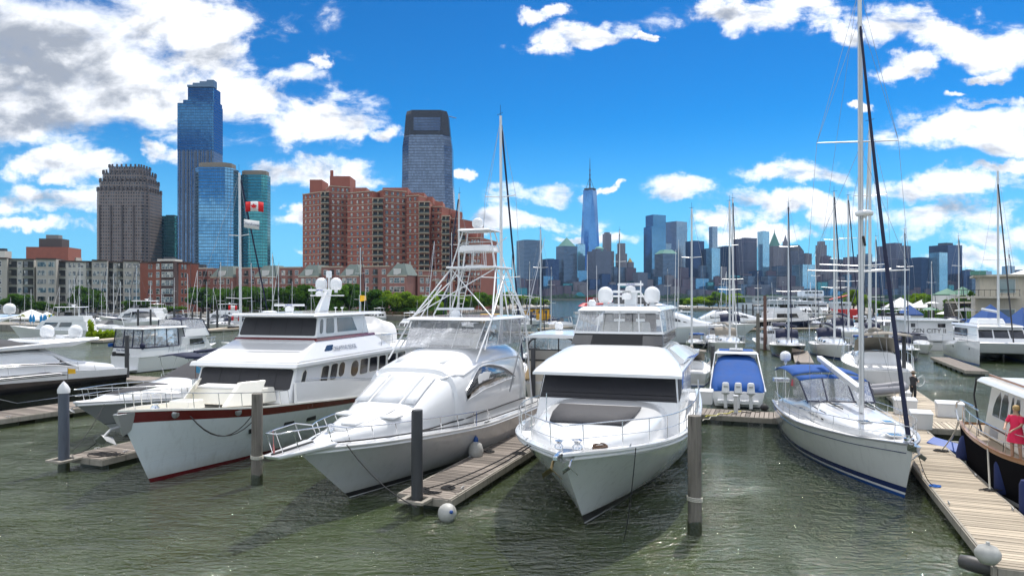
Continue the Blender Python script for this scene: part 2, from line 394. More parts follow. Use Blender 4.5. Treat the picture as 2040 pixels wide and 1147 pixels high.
def water_mat():
    m = bpy.data.materials.new('harbour_water'); m.use_nodes = True; t = NT(m.node_tree); b = t.n['Principled BSDF']
    P = t.new('ShaderNodeTexCoord').outputs['Object']
    big = t.noise(P, .05, 3, .5)
    c = t.mix(t.sstep(big, .35, .65), (.032, .050, .011, 1), (.052, .070, .018, 1))
    t.l.new(c, b.inputs['Base Color']); b.inputs['Roughness'].default_value = .05; b.inputs['IOR'].default_value = 1.95
    b.inputs['Specular IOR Level'].default_value = .62
    w1 = t.noise(t.vmath('MULTIPLY', P, (.75, 2.0, 1)), 1.1, 4, .62, dist=.7)
    w2 = t.noise(t.vmath('MULTIPLY', P, (.9, 1.9, 1)), 3.4, 3, .62, dist=.6)
    w3 = t.noise(P, 14.0, 2, .5)
    patch = t.math('MULTIPLY_ADD', t.sstep(t.noise(P, .10, 3, .6), .40, .60), .85, .30)
    h = t.math('ADD', t.math('MULTIPLY', w1, .78), t.math('MULTIPLY', w2, .46))
    h = t.math('ADD', h, t.math('MULTIPLY', w3, .09))
    h = t.math('MULTIPLY', h, t.math('MULTIPLY', patch, t.sstep(t.sep(P)[1], 30, 75, 1.0, .27)))
    bn = t.new('ShaderNodeBump'); bn.inputs['Strength'].default_value = 1.0; bn.inputs['Distance'].default_value = .8
    t.l.new(h, bn.inputs['Height']); t.l.new(bn.outputs[0], b.inputs['Normal'])
    return m
o = MB().add([(-4000, -300, 0), (4000, -300, 0), (4000, 4600, 0), (-4000, 4600, 0)], [(0, 1, 2, 3)]).build('water', water_mat())
tag(o, kind='structure')

# ================================================================ docks
RINGM = M('galvanised_steel', (.42, .43, .44), .5, .6, var=.15)
PL_ME = {}
def plank_mesh(w, mat, wid):
    k = (round(w, 2), mat.name, wid)
    if k not in PL_ME:
        b = MB(); e = .006; h = wid / 2 - .012
        b.add([(-w/2, -h, -.02), (w/2, -h, -.02), (w/2, h, -.02), (-w/2, h, -.02), (-w/2+e, -h+e, .02), (w/2-e, -h+e, .02), (w/2-e, h-e, .02), (-w/2+e, h-e, .02)],
              [(3, 2, 1, 0), (4, 5, 6, 7), (0, 1, 5, 4), (1, 2, 6, 5), (2, 3, 7, 6), (3, 0, 4, 7)])
        PL_ME[k] = b.mesh('plank', mat)
    return PL_ME[k]
CLEAT = MB().tube([(-.14, 0, .07), (-.05, 0, .085), (.05, 0, .085), (.14, 0, .07)], .014, 6).tube([(-.05, 0, 0), (-.05, 0, .085)], .016, 6).tube([(.05, 0, 0), (.05, 0, .085)], .016, 6).mesh('cleat', RINGM, 60)
def dock(name, s0, s1, t0, t1, label, pm=PLANK, wid=.2, rot=0.0, pivot=None, group=None, across=False, cleats=True, joined=False):
    """floating dock in the marina frame; planks run across it"""
    cx, cy, _ = D((s0 + s1) / 2, t0)
    r = empty(name, (cx, cy, 0), DRZ + rot, label, 'dock', group)
    W, L = s1 - s0, t1 - t0
    if across: r.rotation_euler = (0, 0, DRZ + rot - pi / 2); cx, cy, _ = D(s0, (t0 + t1) / 2); r.location = (cx, cy, 0); W, L = t1 - t0, s1 - s0
    n = int(L / wid)
    rr = random.Random(int(abs(s0) * 97 + t0))
    if joined:
        b = MB()
        for i in range(n): b.box((0, (i + .5) * L / n, .49 + rr.uniform(-.004, .004)), (W - .1, wid - .02, .04))
        o = b.build('planking', pm, r); o['kind'] = 'stuff'
    else:
        me = plank_mesh(W - .1, pm, wid)
        for i in range(n):
            inst('plank', me, r, (rr.uniform(-.012, .012), (i + .5) * L / n, .495 + rr.uniform(-.005, .005)), (0, rr.uniform(-.004, .004), rr.uniform(-.006, .006)))
    for sx in (-1, 1):
        MB().box((sx * (W / 2 - .02), L / 2, .36), (.1, L, .25)).build('edge_timber', WALER, r, bevel=.012)
        MB().box((sx * (W / 2 - .035), L / 2, .505), (.07, L - .02, .03)).build('trim_strip', WALER, r)
    MB().box((0, .04, .36), (W - .15, .1, .25)).build('end_timber', WALER, r, bevel=.012)
    b = MB()
    y = .5
    while y < L - .8: b.box((0, y + .6, .1), (W - .3, 1.3, .38)); y += 2.1
    o = b.build('float_blocks', WETB, r); o['kind'] = 'stuff'
    if cleats:
        y = 1.2
        while y < L:
            for sx in (-1, 1): inst('cleat', CLEAT, r, (sx * (W / 2 - .14), y, .515), (0, 0, pi / 2))
            y += 4.2
    return r
G_F = 'timber finger docks between the berths'
dock('finger_dock', -11.75, -9.8, 19.7, 39.0, 'weathered plank finger dock between the sportfishing boat and the big white motor yacht', group=G_F)
dock('finger_dock', -27.2, -25.25, 19.5, 39.0, 'plank finger dock left of the red striped yacht, dark rope coiled on it', group=G_F)
dock('finger_dock', -42.2, -39.4, 15.0, 39.0, 'plank dock alongside the black hulled yacht at the left edge', group=G_F, rot=radians(-5))
dock('finger_dock', 4.85, 6.8, 19.55, 44.0, 'long pale sun bleached plank dock right of the blue striped sailboat', PLANKP, .19, group=G_F)
dock('main_dock', -60, 4.8, 39.1, 41.3, 'main cross dock behind the near boats, planks seen beside the blue covered boat', across=True, wid=.24, cleats=False)
dock('main_dock', 6.9, 12.8, 39.1, 41.3, 'short cross dock with white dock boxes right of the sailboat', PLANKP, across=True, wid=.2, cleats=False)
dock('finger_dock', 6.85, 9.0, 41.4, 60, 'pale dock where the man in dark clothes stands', PLANKP, group=G_F, cleats=False)
# far finger docks beyond the fairway
k = 0
for (s, t, L, lab) in ((1.6, 74, 16, 'small finger dock beside the sailboat with tan sprayhood, beyond the fairway'), (8.6, 71, 15, 'small cluttered finger dock right of the black hulled sailboat'),
                  (-6.5, 60, 12, 'small finger dock by the little open boat behind the white motor yacht'), (23.6, 61, 14, 'pale finger dock left of the catamaran'), (15.5, 71, 15, 'finger dock left of the small black sloop')):
    dock('finger_dock', s, s + 1.7, t, t + L, lab, joined=True, wid=.3, group='finger docks beyond the fairway', cleats=False)
def strip_dock(u0, v0, u1, v1, w, label, z=.45):
    a, b_ = at(u0, v0, z), at(u1, v1, z); dx, dy = b_[0] - a[0], b_[1] - a[1]; L = sqrt(dx * dx + dy * dy)
    r = empty('walkway_dock', (a[0], a[1], 0), atan2(dy, dx), label, 'dock', 'low far docks')
    MB().box((L / 2, w / 2, .33), (L, w, .3)).build('edge_timber', WALER, r)
    b = MB(); n = int(L / .6)
    for i in range(n): b.box(((i + .5) * L / n, w / 2, .5), (.56, w - .1, .04))
    b.build('planking', PLANKP, r)['kind'] = 'stuff'
    b = MB()
    for i in range(int(L / 3)): b.box((i * 3 + 1.5, w / 2, .06), (2.4, w - .2, .25))
    b.build('float_blocks', WETB, r)['kind'] = 'stuff'
strip_dock(205, 678, 470, 652, 2.2, 'long low dock beyond the water at left, below the bright green plants')
strip_dock(318, 664, 620, 646, 1.8, 'low pale dock behind the red striped yacht')
strip_dock(1440, 656, 1800, 652, 2.0, 'low dark breakwater dock across the fairway behind the far sailboats')
strip_dock(1500, 640, 1900, 634, 1.8, 'outer dock in front of the white ferry')
strip_dock(1090, 655, 1180, 648, 2.5, 'low dock beside the fuel pier')
strip_dock(560, 650, 1090, 664, 2.0, 'low dock behind the sportfishing boat in front of the promenade')

# ---------------------------------------------------------------- piles
def pile(u, v, r, ztop, mat, label, cap=None, base=True, name='piling', lean=(0, 0), xy=None, group='marina pilings'):
    x, y = xy or at(u, v, 0)
    p = empty(name, (x, y, 0), random.uniform(0, 6), label, 'piling', group); p.rotation_euler[0] = lean[0]; p.rotation_euler[1] = lean[1]
    rnd = random.Random(u)
    ph = rnd.uniform(0, 9)
    rows = []
    N = 22 if r > .15 else 10
    hs = [-.6, 0, .35, .9, 1.6, 2.3, 3.0, ztop - .08, ztop]
    hs = sorted(set([h for h in hs if h <= ztop]))
    for h in hs:
        e = .985 if h == ztop else 1
        rows.append([((r * e * (1 + .03 * sin(3 * a + ph + h) + .015 * sin(7 * a + 2 * h) - .012 * h)) * cos(a), (r * e * (1 + .03 * sin(3 * a + ph + h) - .012 * h)) * sin(a), h) for a in [2 * pi * j / N for j in range(N)]])
    MB().loft(rows, wrap=True, cap1=True).build('shaft', mat, p, smooth=50)
    if base: MB().lathe([(r * 1.035, -.6), (r * 1.05, .2), (r * 1.02, .38), (r * .98, .42)], n=N).build('wet_foot', WETB, p, smooth=60)
    if mat is PILE_W and r > .2:
        for k in range(3): MB().tube([(r * 1.06 * cos(a), r * 1.06 * sin(a), 1.0 + .045 * k + .02 * sin(a)) for a in [i * 2 * pi / 16 for i in range(16)]], .02, 5, closed=True).build('rope_wrap', M_ROPEW, p, smooth=60)
        MB().tube([(r * 1.08, 0, 1.05), (r * 1.15, .05, .5), (r * 1.1, .02, .15)], .014, 4).build('rope_tail', M_ROPEW, p)
    if cap == 'cone': MB().lathe([(r * 1.12, ztop - .1), (r * 1.14, ztop + .04), (r * .75, ztop + .2), (r * .12, ztop + .36), (.01, ztop + .37)], n=20).build('conical_cap', PLASTIC, p, smooth=40)
    if cap == 'flat': MB().lathe([(r * 1.05, ztop - .06), (r * 1.05, ztop + .02), (r * .9, ztop + .04)], n=18).build('flat_cap', RUB, p, smooth=40)
    return p
pile(1384, 1063, .205, 3.5, PILE_W, 'weathered grey timber piling standing right of the big white motor yacht', xy=at(1384, 1063))
pile(512, 965, .205, 3.4, PILE_W, 'weathered timber piling between the red striped yacht and the sportfishing boat')
pile(831, 1022, .19, 3.35, PILE_K, 'smooth black sleeved piling at the end of the centre finger dock')
pile(127, 938, .2, 3.25, PILE_G, 'blue grey sleeved piling with white conical cap at the left finger dock', cap='cone')
o = MB().tube([(0, 0, 0), (0, 0, .55)], .01, 5).build('marker_flag', DARKM, None); x, y = at(127, 938); o.location = (x + .1, y + .1, 3.6)
tag(o, 'small yellow pennant on a thin staff above the white capped piling', 'pennant')
MB().plate([(.01, 0, .3), (.3, .03, .32), (.27, .05, .42), (.3, .03, .5), (.01, 0, .52)], (0, .004, 0)).build('yellow_cloth', M('yellow_cloth', (.75, .42, .02), .8), o)
for (u, v, r, zt, mm, lab) in ((253, 764, .17, 3.9, PILE_K, 'dark piling rising before the canvas topped cabin boat at left'),
    (1420, 775, .17, 3.3, PILE_K, 'dark square looking piling left of the blue covered boat'), (1766, 745, .17, 3.7, PILE_W, 'grey piling in the water behind the sailboat rigging'),
    (1510, 716, .2, 5.2, PILE_W, 'grey piling right of the sailboat with tan sprayhood'), (1524, 697, .22, 7.2, PILE_R, 'rust brown piling standing in the fairway behind the blue covered boat'),
    (1062, 800, .16, 3.6, PILE_K, 'dark piling behind the sportfishing boat cockpit'), (405, 690, .17, 3.3, PILE_R, 'brown piling at the end of the low pale dock'),
    (1801, 772, .15, 4.3, PILE_K, 'thin dark piling beside the man on the dock')):
    pile(u, v, r, zt, mm, lab, base=False)
def ORD(n): return ('first second third fourth fifth sixth seventh eighth ninth tenth eleventh twelfth thirteenth fourteenth fifteenth sixteenth seventeenth eighteenth nineteenth twentieth'.split() + ['last'] * 30)[n - 1]
def far_piles():
    rnd = random.Random(3)
    spots = [(u, 655) for u in (1463, 1480, 1511, 1530, 1545)] + [(1487, 645), (1538, 648), (1500, 650), (1605, 650), (1652, 652), (1721, 648), (1740, 648), (1760, 650), (1790, 655), (1850, 648), (1860, 650), (1250, 640), (1077, 648), (1058, 650), (1088, 645)] + \
            [(u, 664 - (u - 205) * .03) for u in (275, 300, 347, 371, 383, 400, 415, 433, 457, 520, 610)]
    proto = None; cnt = {}
    for i, (u, v) in enumerate(sorted(spots)):
        x, y = at(u, v)
        if proto is None:
            proto = MB().lathe([(.2, -.5), (.2, 0), (.19, 4.4), (.17, 4.6)], n=9).build('far_piling', PILE_K, smooth=50); o = proto
            proto.location = (x, y, 0)
        else:
            o = inst('far_piling', proto.data, None, (x, y, 0), (0, 0, 0), (rnd.uniform(.9, 1.3), 1, rnd.uniform(.75, 1.2)))
        lean = 'tall' if u in (1487, 1538, 1511) else ('short' if i % 3 == 0 else 'plain')
        side = 'at the low dock on the left' if u < 700 else ('near the outer docks on the right' if u > 1400 else 'by the fuel pier')
        cnt[side] = cnt.get(side, 0) + 1; tag(o, ORD(cnt[side]) + f' dark timber piling from the left {side}', 'piling', 'distant pilings ' + side)
far_piles()
# ring brackets that hold the docks to the piles
def bracket(u, v, label):
    x, y = at(u, v, 0)
    r = empty('pile_guide', (x, y, 0), DRZ, label, 'bracket', 'pile guides')
    b = MB()
    for d in ((.38, 0), (-.38, 0), (0, .38), (0, -.38)): b.box((d[0], d[1], .46), (.16 if d[0] else .9, .16 if d[1] else .6, .1))
    b.build('guide_frame', WALER, r, bevel=.02); MB().box((0, .62, .42), (.5, .4, .12)).build('arm', RINGM, r)
bracket(831, 1022, 'pale square guide collar round the black piling at the centre dock end')
bracket(127, 938, 'guide collar round the white capped piling')

# ---------------------------------------------------------------- buoys, fenders, ropes lying on docks
def ball(u, v, z, r, label, mat=BUOY, cat='mooring buoy'):
    x, y = at(u, v, z); p = empty('round_buoy', (x, y, z), .6, label, cat)
    prof = [(max(.001, r * sin(pi * i / 12)), -r * cos(pi * i / 12)) for i in range(13)]
    MB().lathe(prof, n=20).build('ball', mat, p, smooth=80)
    MB().lathe([(.05, r * .92), (.06, r * 1.12), (.03, r * 1.2)], n=10).build('neck', BLUEP, p, smooth=40)
    return p
ball(891, 1021, .22, .30, 'round grey white buoy floating off the end of the centre finger dock').rotation_euler = (1.2, .3, .4)
p = empty('hanging_fender', (0, 0, 0), 0, 'round white fender with blue cap hanging beside the sportfishing boat', 'fender')
x, y = at(948, 893, .8); p.location = (x, y, 0)
MB().lathe([(.02, .32), (.2, .36), (.3, .55), (.31, .75), (.24, .98), (.1, 1.1)], n=20).build('body', BUOY, p, smooth=70)
MB().lathe([(.11, 1.09), (.08, 1.25), (.03, 1.3)], n=12).build('cap', BLUEP, p, smooth=40)
MB().tube([(0, 0, 1.28), (.03, .02, 2.3)], .012, 5).build('lanyard', BLUEP, p)
def coil(u, v, r, label, mat=M_ROPE, turns=5, messy=0.0, z=.53):
    x, y = at(u, v, z); pts = []; rnd = random.Random(u)
    for i in range(turns * 16):
        a = 2 * pi * i / 16; rr = r * (.25 + .75 * i / (turns * 16)) * (1 + messy * sin(a * 2.3 + u))
        pts.append((x + rr * cos(a) * (1 + messy), y + rr * sin(a) * (1 - messy * .5), z + .015 + .012 * sin(a * 3.1) + (.03 * messy * rnd.random())))
    tag(MB().tube(pts, .016, 5).build('rope_coil', mat, smooth=60), label, 'rope', 'coiled dock lines')
coil(893, 971, .27, 'flat dark rope coil on the centre finger dock with lines leading off')
coil(855, 981, .22, 'tangled dark rope pile at the near end of the centre finger dock', messy=.5)
coil(975, 899, .24, 'round dark rope coil halfway along the centre finger dock')
coil(1034, 903, .25, 'loose dark rope heap at the far end of the visible centre dock', messy=.4)
coil(845, 975, .2, 'small dark rope coil beside the black piling')
coil(210, 905, .45, 'long dark rope snaking on the left finger dock', messy=.6)
coil(1863, 968, .16, 'bright blue rope coil on the pale dock', M('blue_rope', (.01, .12, .45), .8), messy=.3)
coil(1875, 898, .22, 'dark rope coil at the edge of the pale dock', messy=.4)
coil(1972, 976, .18, 'black rope heap at right edge of the pale dock', messy=.5)
coil(1900, 882, .42, 'white hose loops lying on the pale dock by the trawler', M_ROPEW, 3, .25)
o = MB().lathe([(.03, -.26), (.17, -.22), (.27, -.08), (.28, .04), (.2, .17), (.05, .23), (.04, .29)], n=20).build('round_buoy', BUOY, smooth=60)
x, y = at(1968, 1104, .8); o.location = (x, y, .82); tag(o, 'squat dirty white buoy sitting on the near corner of the pale dock', 'buoy')
o = MB().lathe([(.05, -.45), (.16, -.4), (.19, -.2), (.19, .2), (.16, .4), (.05, .45)], n=16).build('fender', M('dirty_black_fender', (.05, .05, .05), .5, var=.3), smooth=60)
x, y = at(1950, 1125, .35); o.location = (x, y, .34); o.rotation_euler = (pi / 2, 0, .7); tag(o, 'black cylinder fender lying against the near end of the pale dock', 'fender')
# ================================================================ boat kit
class Hull:
    def __init__(s, L, B, sheer, rake=1.5, wl=.84, pw=1.6, ps=2.3, tw=.9, smax=.42, keel=.5):
        s.L, s.B, s.sh, s.rake, s.wl, s.pw, s.ps, s.tw, s.smax, s.keel = L, B, sheer, rake, wl, pw, ps, tw, smax, keel
    def sheer(s, t):
        a = s.sh
        for i in range(len(a) - 1):
            if t <= a[i + 1][0] or i == len(a) - 2:
                f = (t - a[i][0]) / (a[i + 1][0] - a[i][0]); f = max(0, min(1, f)); f = f * f * (3 - 2 * f) * .35 + f * .65
                return lerp(a[i][1], a[i + 1][1], f)
    def half(s, t, q):
        if t < s.smax: f = s.tw + (1 - s.tw) * sin(t / s.smax * pi / 2)
        else: f = 1 - ((t - s.smax) / (1 - s.smax)) ** lerp(s.pw, s.ps, max(0, q))
        return s.B / 2 * f * lerp(s.wl, 1, max(0, q) ** .75) if q >= 0 else s.B / 2 * f * s.wl * (1 + q * .9)
    def P(s, t, z, side=1, inset=0.0):
        q = z / s.sheer(t); Le = s.L - s.rake * (1 - q) if q >= 0 else s.L - s.rake * (1 - q * 1.2)
        h = max(0.0, s.half(t, q) - inset)
        return Vector((t * Le - (inset * .6 if t > .9 else 0), side * h, z))
    def TS(s, n=26): return [1 - (1 - i / n) ** 1.7 for i in range(n + 1)]
    def build(s, root, bands, name='hull'):
        """bands: (name, mat, zlo, zhi); a level is metres above water, or 'q0.9' = share of the sheer height"""
        ts = s.TS()
        def lev(v, t): return float(v[1:]) * s.sheer(t) if isinstance(v, str) else min(v, s.sheer(t) * .98)
        for (nm, mat, a, b) in bands:
            for_rows = 7 if nm == name else 2
            m = MB()
            for side in (1, -1):
                rows = [[s.P(t, lerp(lev(a, t), lev(b, t), k / for_rows), side) for k in range(for_rows + 1)] for t in ts]
                if side < 0: rows = [r[::-1] for r in rows]
                m.loft(rows)
            tr = [s.P(0, lerp(lev(a, 0), lev(b, 0), k / for_rows), 1) for k in range(for_rows + 1)]
            tl = [Vector((p.x, -p.y, p.z)) for p in tr]; m.loft([tr, tl])
            m.build(nm, mat, root, smooth=50, merge=.002)
    def deck(s, root, mat, drop=.12, inset=.1, camber=.05, t0=0.0, name='deck', t1=1.0, gun=None, gunw=.1):
        m = MB(); rows = []
        for t in s.TS():
            if t < t0 or t > t1: continue
            z = s.sheer(t) - drop; p = s.P(t, s.sheer(t), 1, inset); y = p.y
            rows.append([Vector((p.x, y * k, z + camber * (1 - k * k))) for k in (-1, -.5, 0, .5, 1)])
        m.loft(rows).build(name, mat, root, smooth=40)
        if gun:   # bulwark inside and cap
            m = MB()
            for side in (1, -1):
                rows = []
                for t in s.TS():
                    if t > .9995: t = .9995
                    z = s.sheer(t); o_ = s.P(t, z, side, -.02); i_ = s.P(t, z, side, inset + gunw * .3)
                    rows.append([Vector((o_.x, o_.y, z - .03)), Vector((o_.x, o_.y, z + .035)), Vector((i_.x, i_.y, z + .035)), Vector((i_.x, i_.y, z - drop - .02))])
                m.loft(rows)
            m.build('gunwale', gun, root, smooth=40)
    def line(s, t0, t1, z=None, q=None, out=.015, n=16, side=1, dz=0.0):
        r = []
        for i in range(n + 1):
            t = lerp(t0, t1, i / n); zz = (z if z is not None else q * s.sheer(t)) + dz; p = s.P(t, zz, side); r.append(Vector((p.x, p.y + side * out, p.z)))
        return r
    def rail(s, root, t0, h=.7, r=.018, n=8, inset=.15, mid=True, t1=1.0, mat=None, ends=True, around=True, flare=.0):
        mat = mat or STEEL
        def pt(t, side, hh):
            t = min(t, .996); z = s.sheer(t); p = s.P(t, z, side, inset - flare * hh); return Vector((p.x + (.12 * hh if t > .95 else 0), p.y, z + hh))
        ts = [lerp(t0, t1, 1 - (1 - i / 20) ** 1.4) for i in range(21)]
        paths = []
        for lev_ in ([h, h * .5] if mid else [h]):
            if around and t1 >= 1: paths.append([pt(t, 1, lev_) for t in ts] + [pt(t, -1, lev_) for t in reversed(ts)])
            else: paths += [[pt(t, sd, lev_) for t in ts] for sd in (1, -1)]
        for i, p in enumerate(paths):
            top = (i == 0) if (around and t1 >= 1) else (i < 2)
            if top and ends:
                z0 = pt(t0, 1, 0).z
                p = [Vector((p[0].x - h * .25, p[0].y, z0))] + p
                if around and t1 >= 1: p = p + [Vector((p[-1].x - h * .25, p[-1].y, z0))]
            MB().tube(p, r if top else r * .55, 6).build('handrail' if top else 'rail_wire', mat, root, smooth=60)
        for k in range(n):
            t = lerp(t0, t1, (k + .5) / n) if n > 1 else t0
            t = 1 - (1 - t) ** 1.0
            for sd in (1, -1):
                a, b = pt(t, sd, 0), pt(t, sd, h); a = a - Vector((.12 * h, 0, 0))
                MB().tube([a, b], r * .8, 6).build('stanchion', mat, root, smooth=60)

def boat(name, label, bow, head, L, cat='motor yacht', group=None):
    h = radians(head); d = Vector((-sin(h), -cos(h))); b = Vector(bow) - d * L
    return empty(name, (b.x, b.y, 0), atan2(d.y, d.x), label, cat, group)

def frust(root, name, mat, z0, z1, xa0, xf0, ya0, yf0, xa1, xf1, ya1, yf1, bevel=.08, zf=None, seg=3):
    """house block: bottom rectangle (aft x, fore x, half widths) to top rectangle; returns its faces"""
    zb = z0; zf = z1 if zf is None else zf
    B = [Vector((xa0, -ya0, zb)), Vector((xf0, -yf0, zb)), Vector((xf0, yf0, zb)), Vector((xa0, ya0, zb))]
    T = [Vector((xa1, -ya1, z1)), Vector((xf1, -yf1, zf)), Vector((xf1, yf1, zf)), Vector((xa1, ya1, z1))]
    o = MB().hexa(B + T).build(name, mat, root, bevel=bevel, seg=seg)
    return dict(front=[B[1], B[2], T[2], T[1]], port=[B[2], B[3], T[3], T[2]], stbd=[B[0], B[1], T[1], T[0]], aft=[B[3], B[0], T[0], T[3]], top=[T[1], T[2], T[3], T[0]], obj=o)
def panel(root, name, q, pts, mat, off=.012, th=.03, bevel=0):
    """polygon (u, v) on a face quad q, standing off it"""
    if len(pts) == 2: (a, b), (c, d) = pts; pts = [(a, b), (c, b), (c, d), (a, d)]
    P = [bil(q, u, v) for u, v in pts]
    n = (q[1] - q[0]).cross(q[3] - q[0]).normalized()
    return MB().plate([p - n * th for p in P], n * (th + off)).build(name, mat, root, bevel=bevel)
def rr(u0, v0, u1, v1, r=.15, asp=1.0, n=4, tl=None, tr=None):
    """rounded rectangle; r as share of height, asp = width/height of the face"""
    pts = []; h = (v1 - v0) * r; w = h / asp
    for (cx, cy, a0) in ((u1 - w, v0 + h, -90), (u1 - w, v1 - h, 0), (u0 + w, v1 - h, 90), (u0 + w, v0 + h, 180)):
        for i in range(n + 1):
            a = radians(a0 + 90 * i / n); pts.append((cx + w * cos(a), cy + h * sin(a)))
    return pts
def dome(root, p, r, h, name='satellite_dome', mat=None, n=20):
    x, y, z = p
    prof = [(r * .72, 0), (r * .8, .03), (r * .97, h * .18), (r, h * .3), (r, h * .55)] + [(r * cos(radians(a)), h * .55 + h * .45 * sin(radians(a))) for a in (15, 30, 45, 60, 75, 88)]
    o = MB().lathe(prof, n=n).build(name, mat or W_GEL, root, smooth=70, loc=(x, y, z))
    MB().lathe([(r * .3, -.16), (r * .3, .02)], n=10).build('mount', W_GEL, o, smooth=60)
    return o
def radar_bar(root, p, L, rz, txt=None, col=None):
    x, y, z = p
    o = MB().box((0, 0, .30), (L, .12, .11)).build('radar_scanner', W_GEL, root, bevel=.03, loc=p, rot=(0, 0, rz))
    MB().lathe([(.2, -.05), (.24, .08), (.2, .2), (.1, .24), (.07, .27)], n=16).build('radar_pedestal', W_GEL, o, smooth=60)
    if txt: lettering(txt, .1, col or NAVYP, o, (0, -.064, .30), (1, 0, 0))
    return o
def loftx(root, name, mat, secs, n=3.2, N=18, cap=True, smooth=45, bevel=0):
    """organic deckhouse: secs = (x, half width, z base, z top[, power])"""
    rows = []
    for sc in secs:
        x, w, zb, zt = sc[:4]; e = sc[4] if len(sc) > 4 else n; r = []
        for i in range(N + 1):
            a = pi * i / N; c, s_ = cos(a), abs(sin(a))
            r.append(Vector((x, (abs(c) ** (2 / e)) * (1 if c > 0 else -1) * w, zb + (zt - zb) * (s_ ** (2 / e)))))
        rows.append(r)
    return MB().loft(rows, cap0=cap, cap1=cap).build(name, mat, root, smooth=smooth)
def secpt(secs, x, zf, side=1, n=3.2, out=.01):
    """point on a loftx surface at x and height share zf"""
    for a, b in zip(secs, secs[1:]):
        lo, hi = (a, b) if a[0] < b[0] else (b, a)
        if lo[0] <= x <= hi[0]:
            f = (x - lo[0]) / (hi[0] - lo[0]); w, zb, zt = (lerp(lo[i], hi[i], f) for i in (1, 2, 3)); break
    zf = max(0.0, zf); s_ = zf ** (n / 2); c = sqrt(max(0, 1 - s_ * s_)); return Vector((x, side * ((c ** (2 / n)) * w + out), zb + (zt - zb) * zf))
def skin(root, name, mat, grid, out=.015):
    """thin shell laid over a grid of surface points"""
    rows = grid; m = MB(); m.loft(rows)
    o = m.build(name, mat, root, smooth=60); s_ = o.modifiers.new('thick', 'SOLIDIFY'); s_.thickness = out; s_.offset = 1; return o
def anchor(root, p, sc=1.0, mat=None):
    a = sc; b = MB().tube([(-.5 * a, 0, .05), (.1 * a, 0, 0), (.28 * a, 0, -.12 * a)], .03 * a, 6)
    for sd in (1, -1): b.plate([(.02 * a, 0, -.2 * a), (.34 * a, 0, -.08 * a), (.36 * a, sd * .16 * a, -.2 * a), (.12 * a, sd * .2 * a, -.34 * a)], (.015, 0, .03))
    return b.build('anchor', mat or RINGM, root, loc=p)

# ================================================================ A: white raised-pilothouse yacht with red stripes
PLANKHULL = M('planked_white_hull', (.66, .72, .76), .14, var=.07, vs=.8, coat=.6, streak=.12, stain=.4)
def hull_lines(h, root, zs, mat, t0=.03, t1=.985):
    for z in zs:
        for sd in (1, -1): MB().tube(h.line(t0, t1, z=z, out=.001, n=20, side=sd), .004, 4).build('hull_seam', mat, root)
rA = boat('pilothouse_yacht', 'large white pilothouse yacht with dark red stripes and black covered windows', (-14.05, 24.3), 13.8, 24.0)
hA = Hull(24, 6.5, [(0, 1.75), (.45, 1.8), (.75, 2.3), (1, 2.93)], rake=1.55, wl=.84, pw=1.6, ps=2.7)
hA.build(rA, [('bottom_paint', RED, -.4, .0), ('boot_stripe', RED, .0, .17), ('hull', PLANKHULL, .17, 'q.84'), ('red_sheer_stripe', RED, 'q.84', 'q.985'), ('sheer_cap', W_GEL, 'q.985', 'q1')])
SEAM = M('grey_seam', (.45, .48, .5), .5)
hull_lines(hA, rA, [.45 + .2 * i for i in range(6)], SEAM)
hA.deck(rA, W_GEL2, drop=.28, inset=.14, gun=W_GEL2)
hA.rail(rA, .72, h=.62, n=7, inset=.1, mid=False)
# raised side walls outside the side decks
for sd in (1, -1):
    rows = []
    for i in range(19):
        t = lerp(.02, .70, i / 18); z = hA.sheer(t); p = hA.P(t, z, sd, .02); top = z + lerp(.55, .95, min(1, max(0, (t - .35) / .2))) * 1.0
        rows.append([Vector((p.x, p.y, z)), Vector((p.x, p.y - sd * .05, top)), Vector((p.x, p.y - sd * .17, top)), Vector((p.x, p.y - sd * .16, z - .2))])
    MB().loft(rows, cap0=True, cap1=True).build('side_bulwark', W_GEL, rA, smooth=40)
    MB().tube([r[1] + Vector((0, -sd * .05, .12)) for r in rows[5:-1]], .016, 6).build('handrail', STEEL, rA, smooth=60)
fA = frust(rA, 'lower_cabin', W_GEL, 2.2, 3.8, .9, 17.1, 2.85, 2.55, 1.1, 16.4, 2.85, 2.55, bevel=.1)
panel(rA, 'window_cover', fA['front'], rr(.03, .38, .97, .95, .12, 1.9), MESHC, .02, .04)
for u in (.235, .44, .63, .81): panel(rA, 'cover_seam', fA['front'], ((u, .385), (u + .006, .945)), RUB, .026, .01)
P = fA['port']
def side_windows(root, q, spec, trim=W_GEL2, glass=GLASS):
    for (nm, u0, v0, u1, v1, r, asp) in spec:
        w = panel(root, 'window_frame', q, rr(u0 - .0035, v0 - .02, u1 + .0035, v1 + .02, r, asp), trim, .022, .02)
        panel(w, 'pane', q, rr(u0, v0, u1, v1, r, asp), glass, .03, .01)
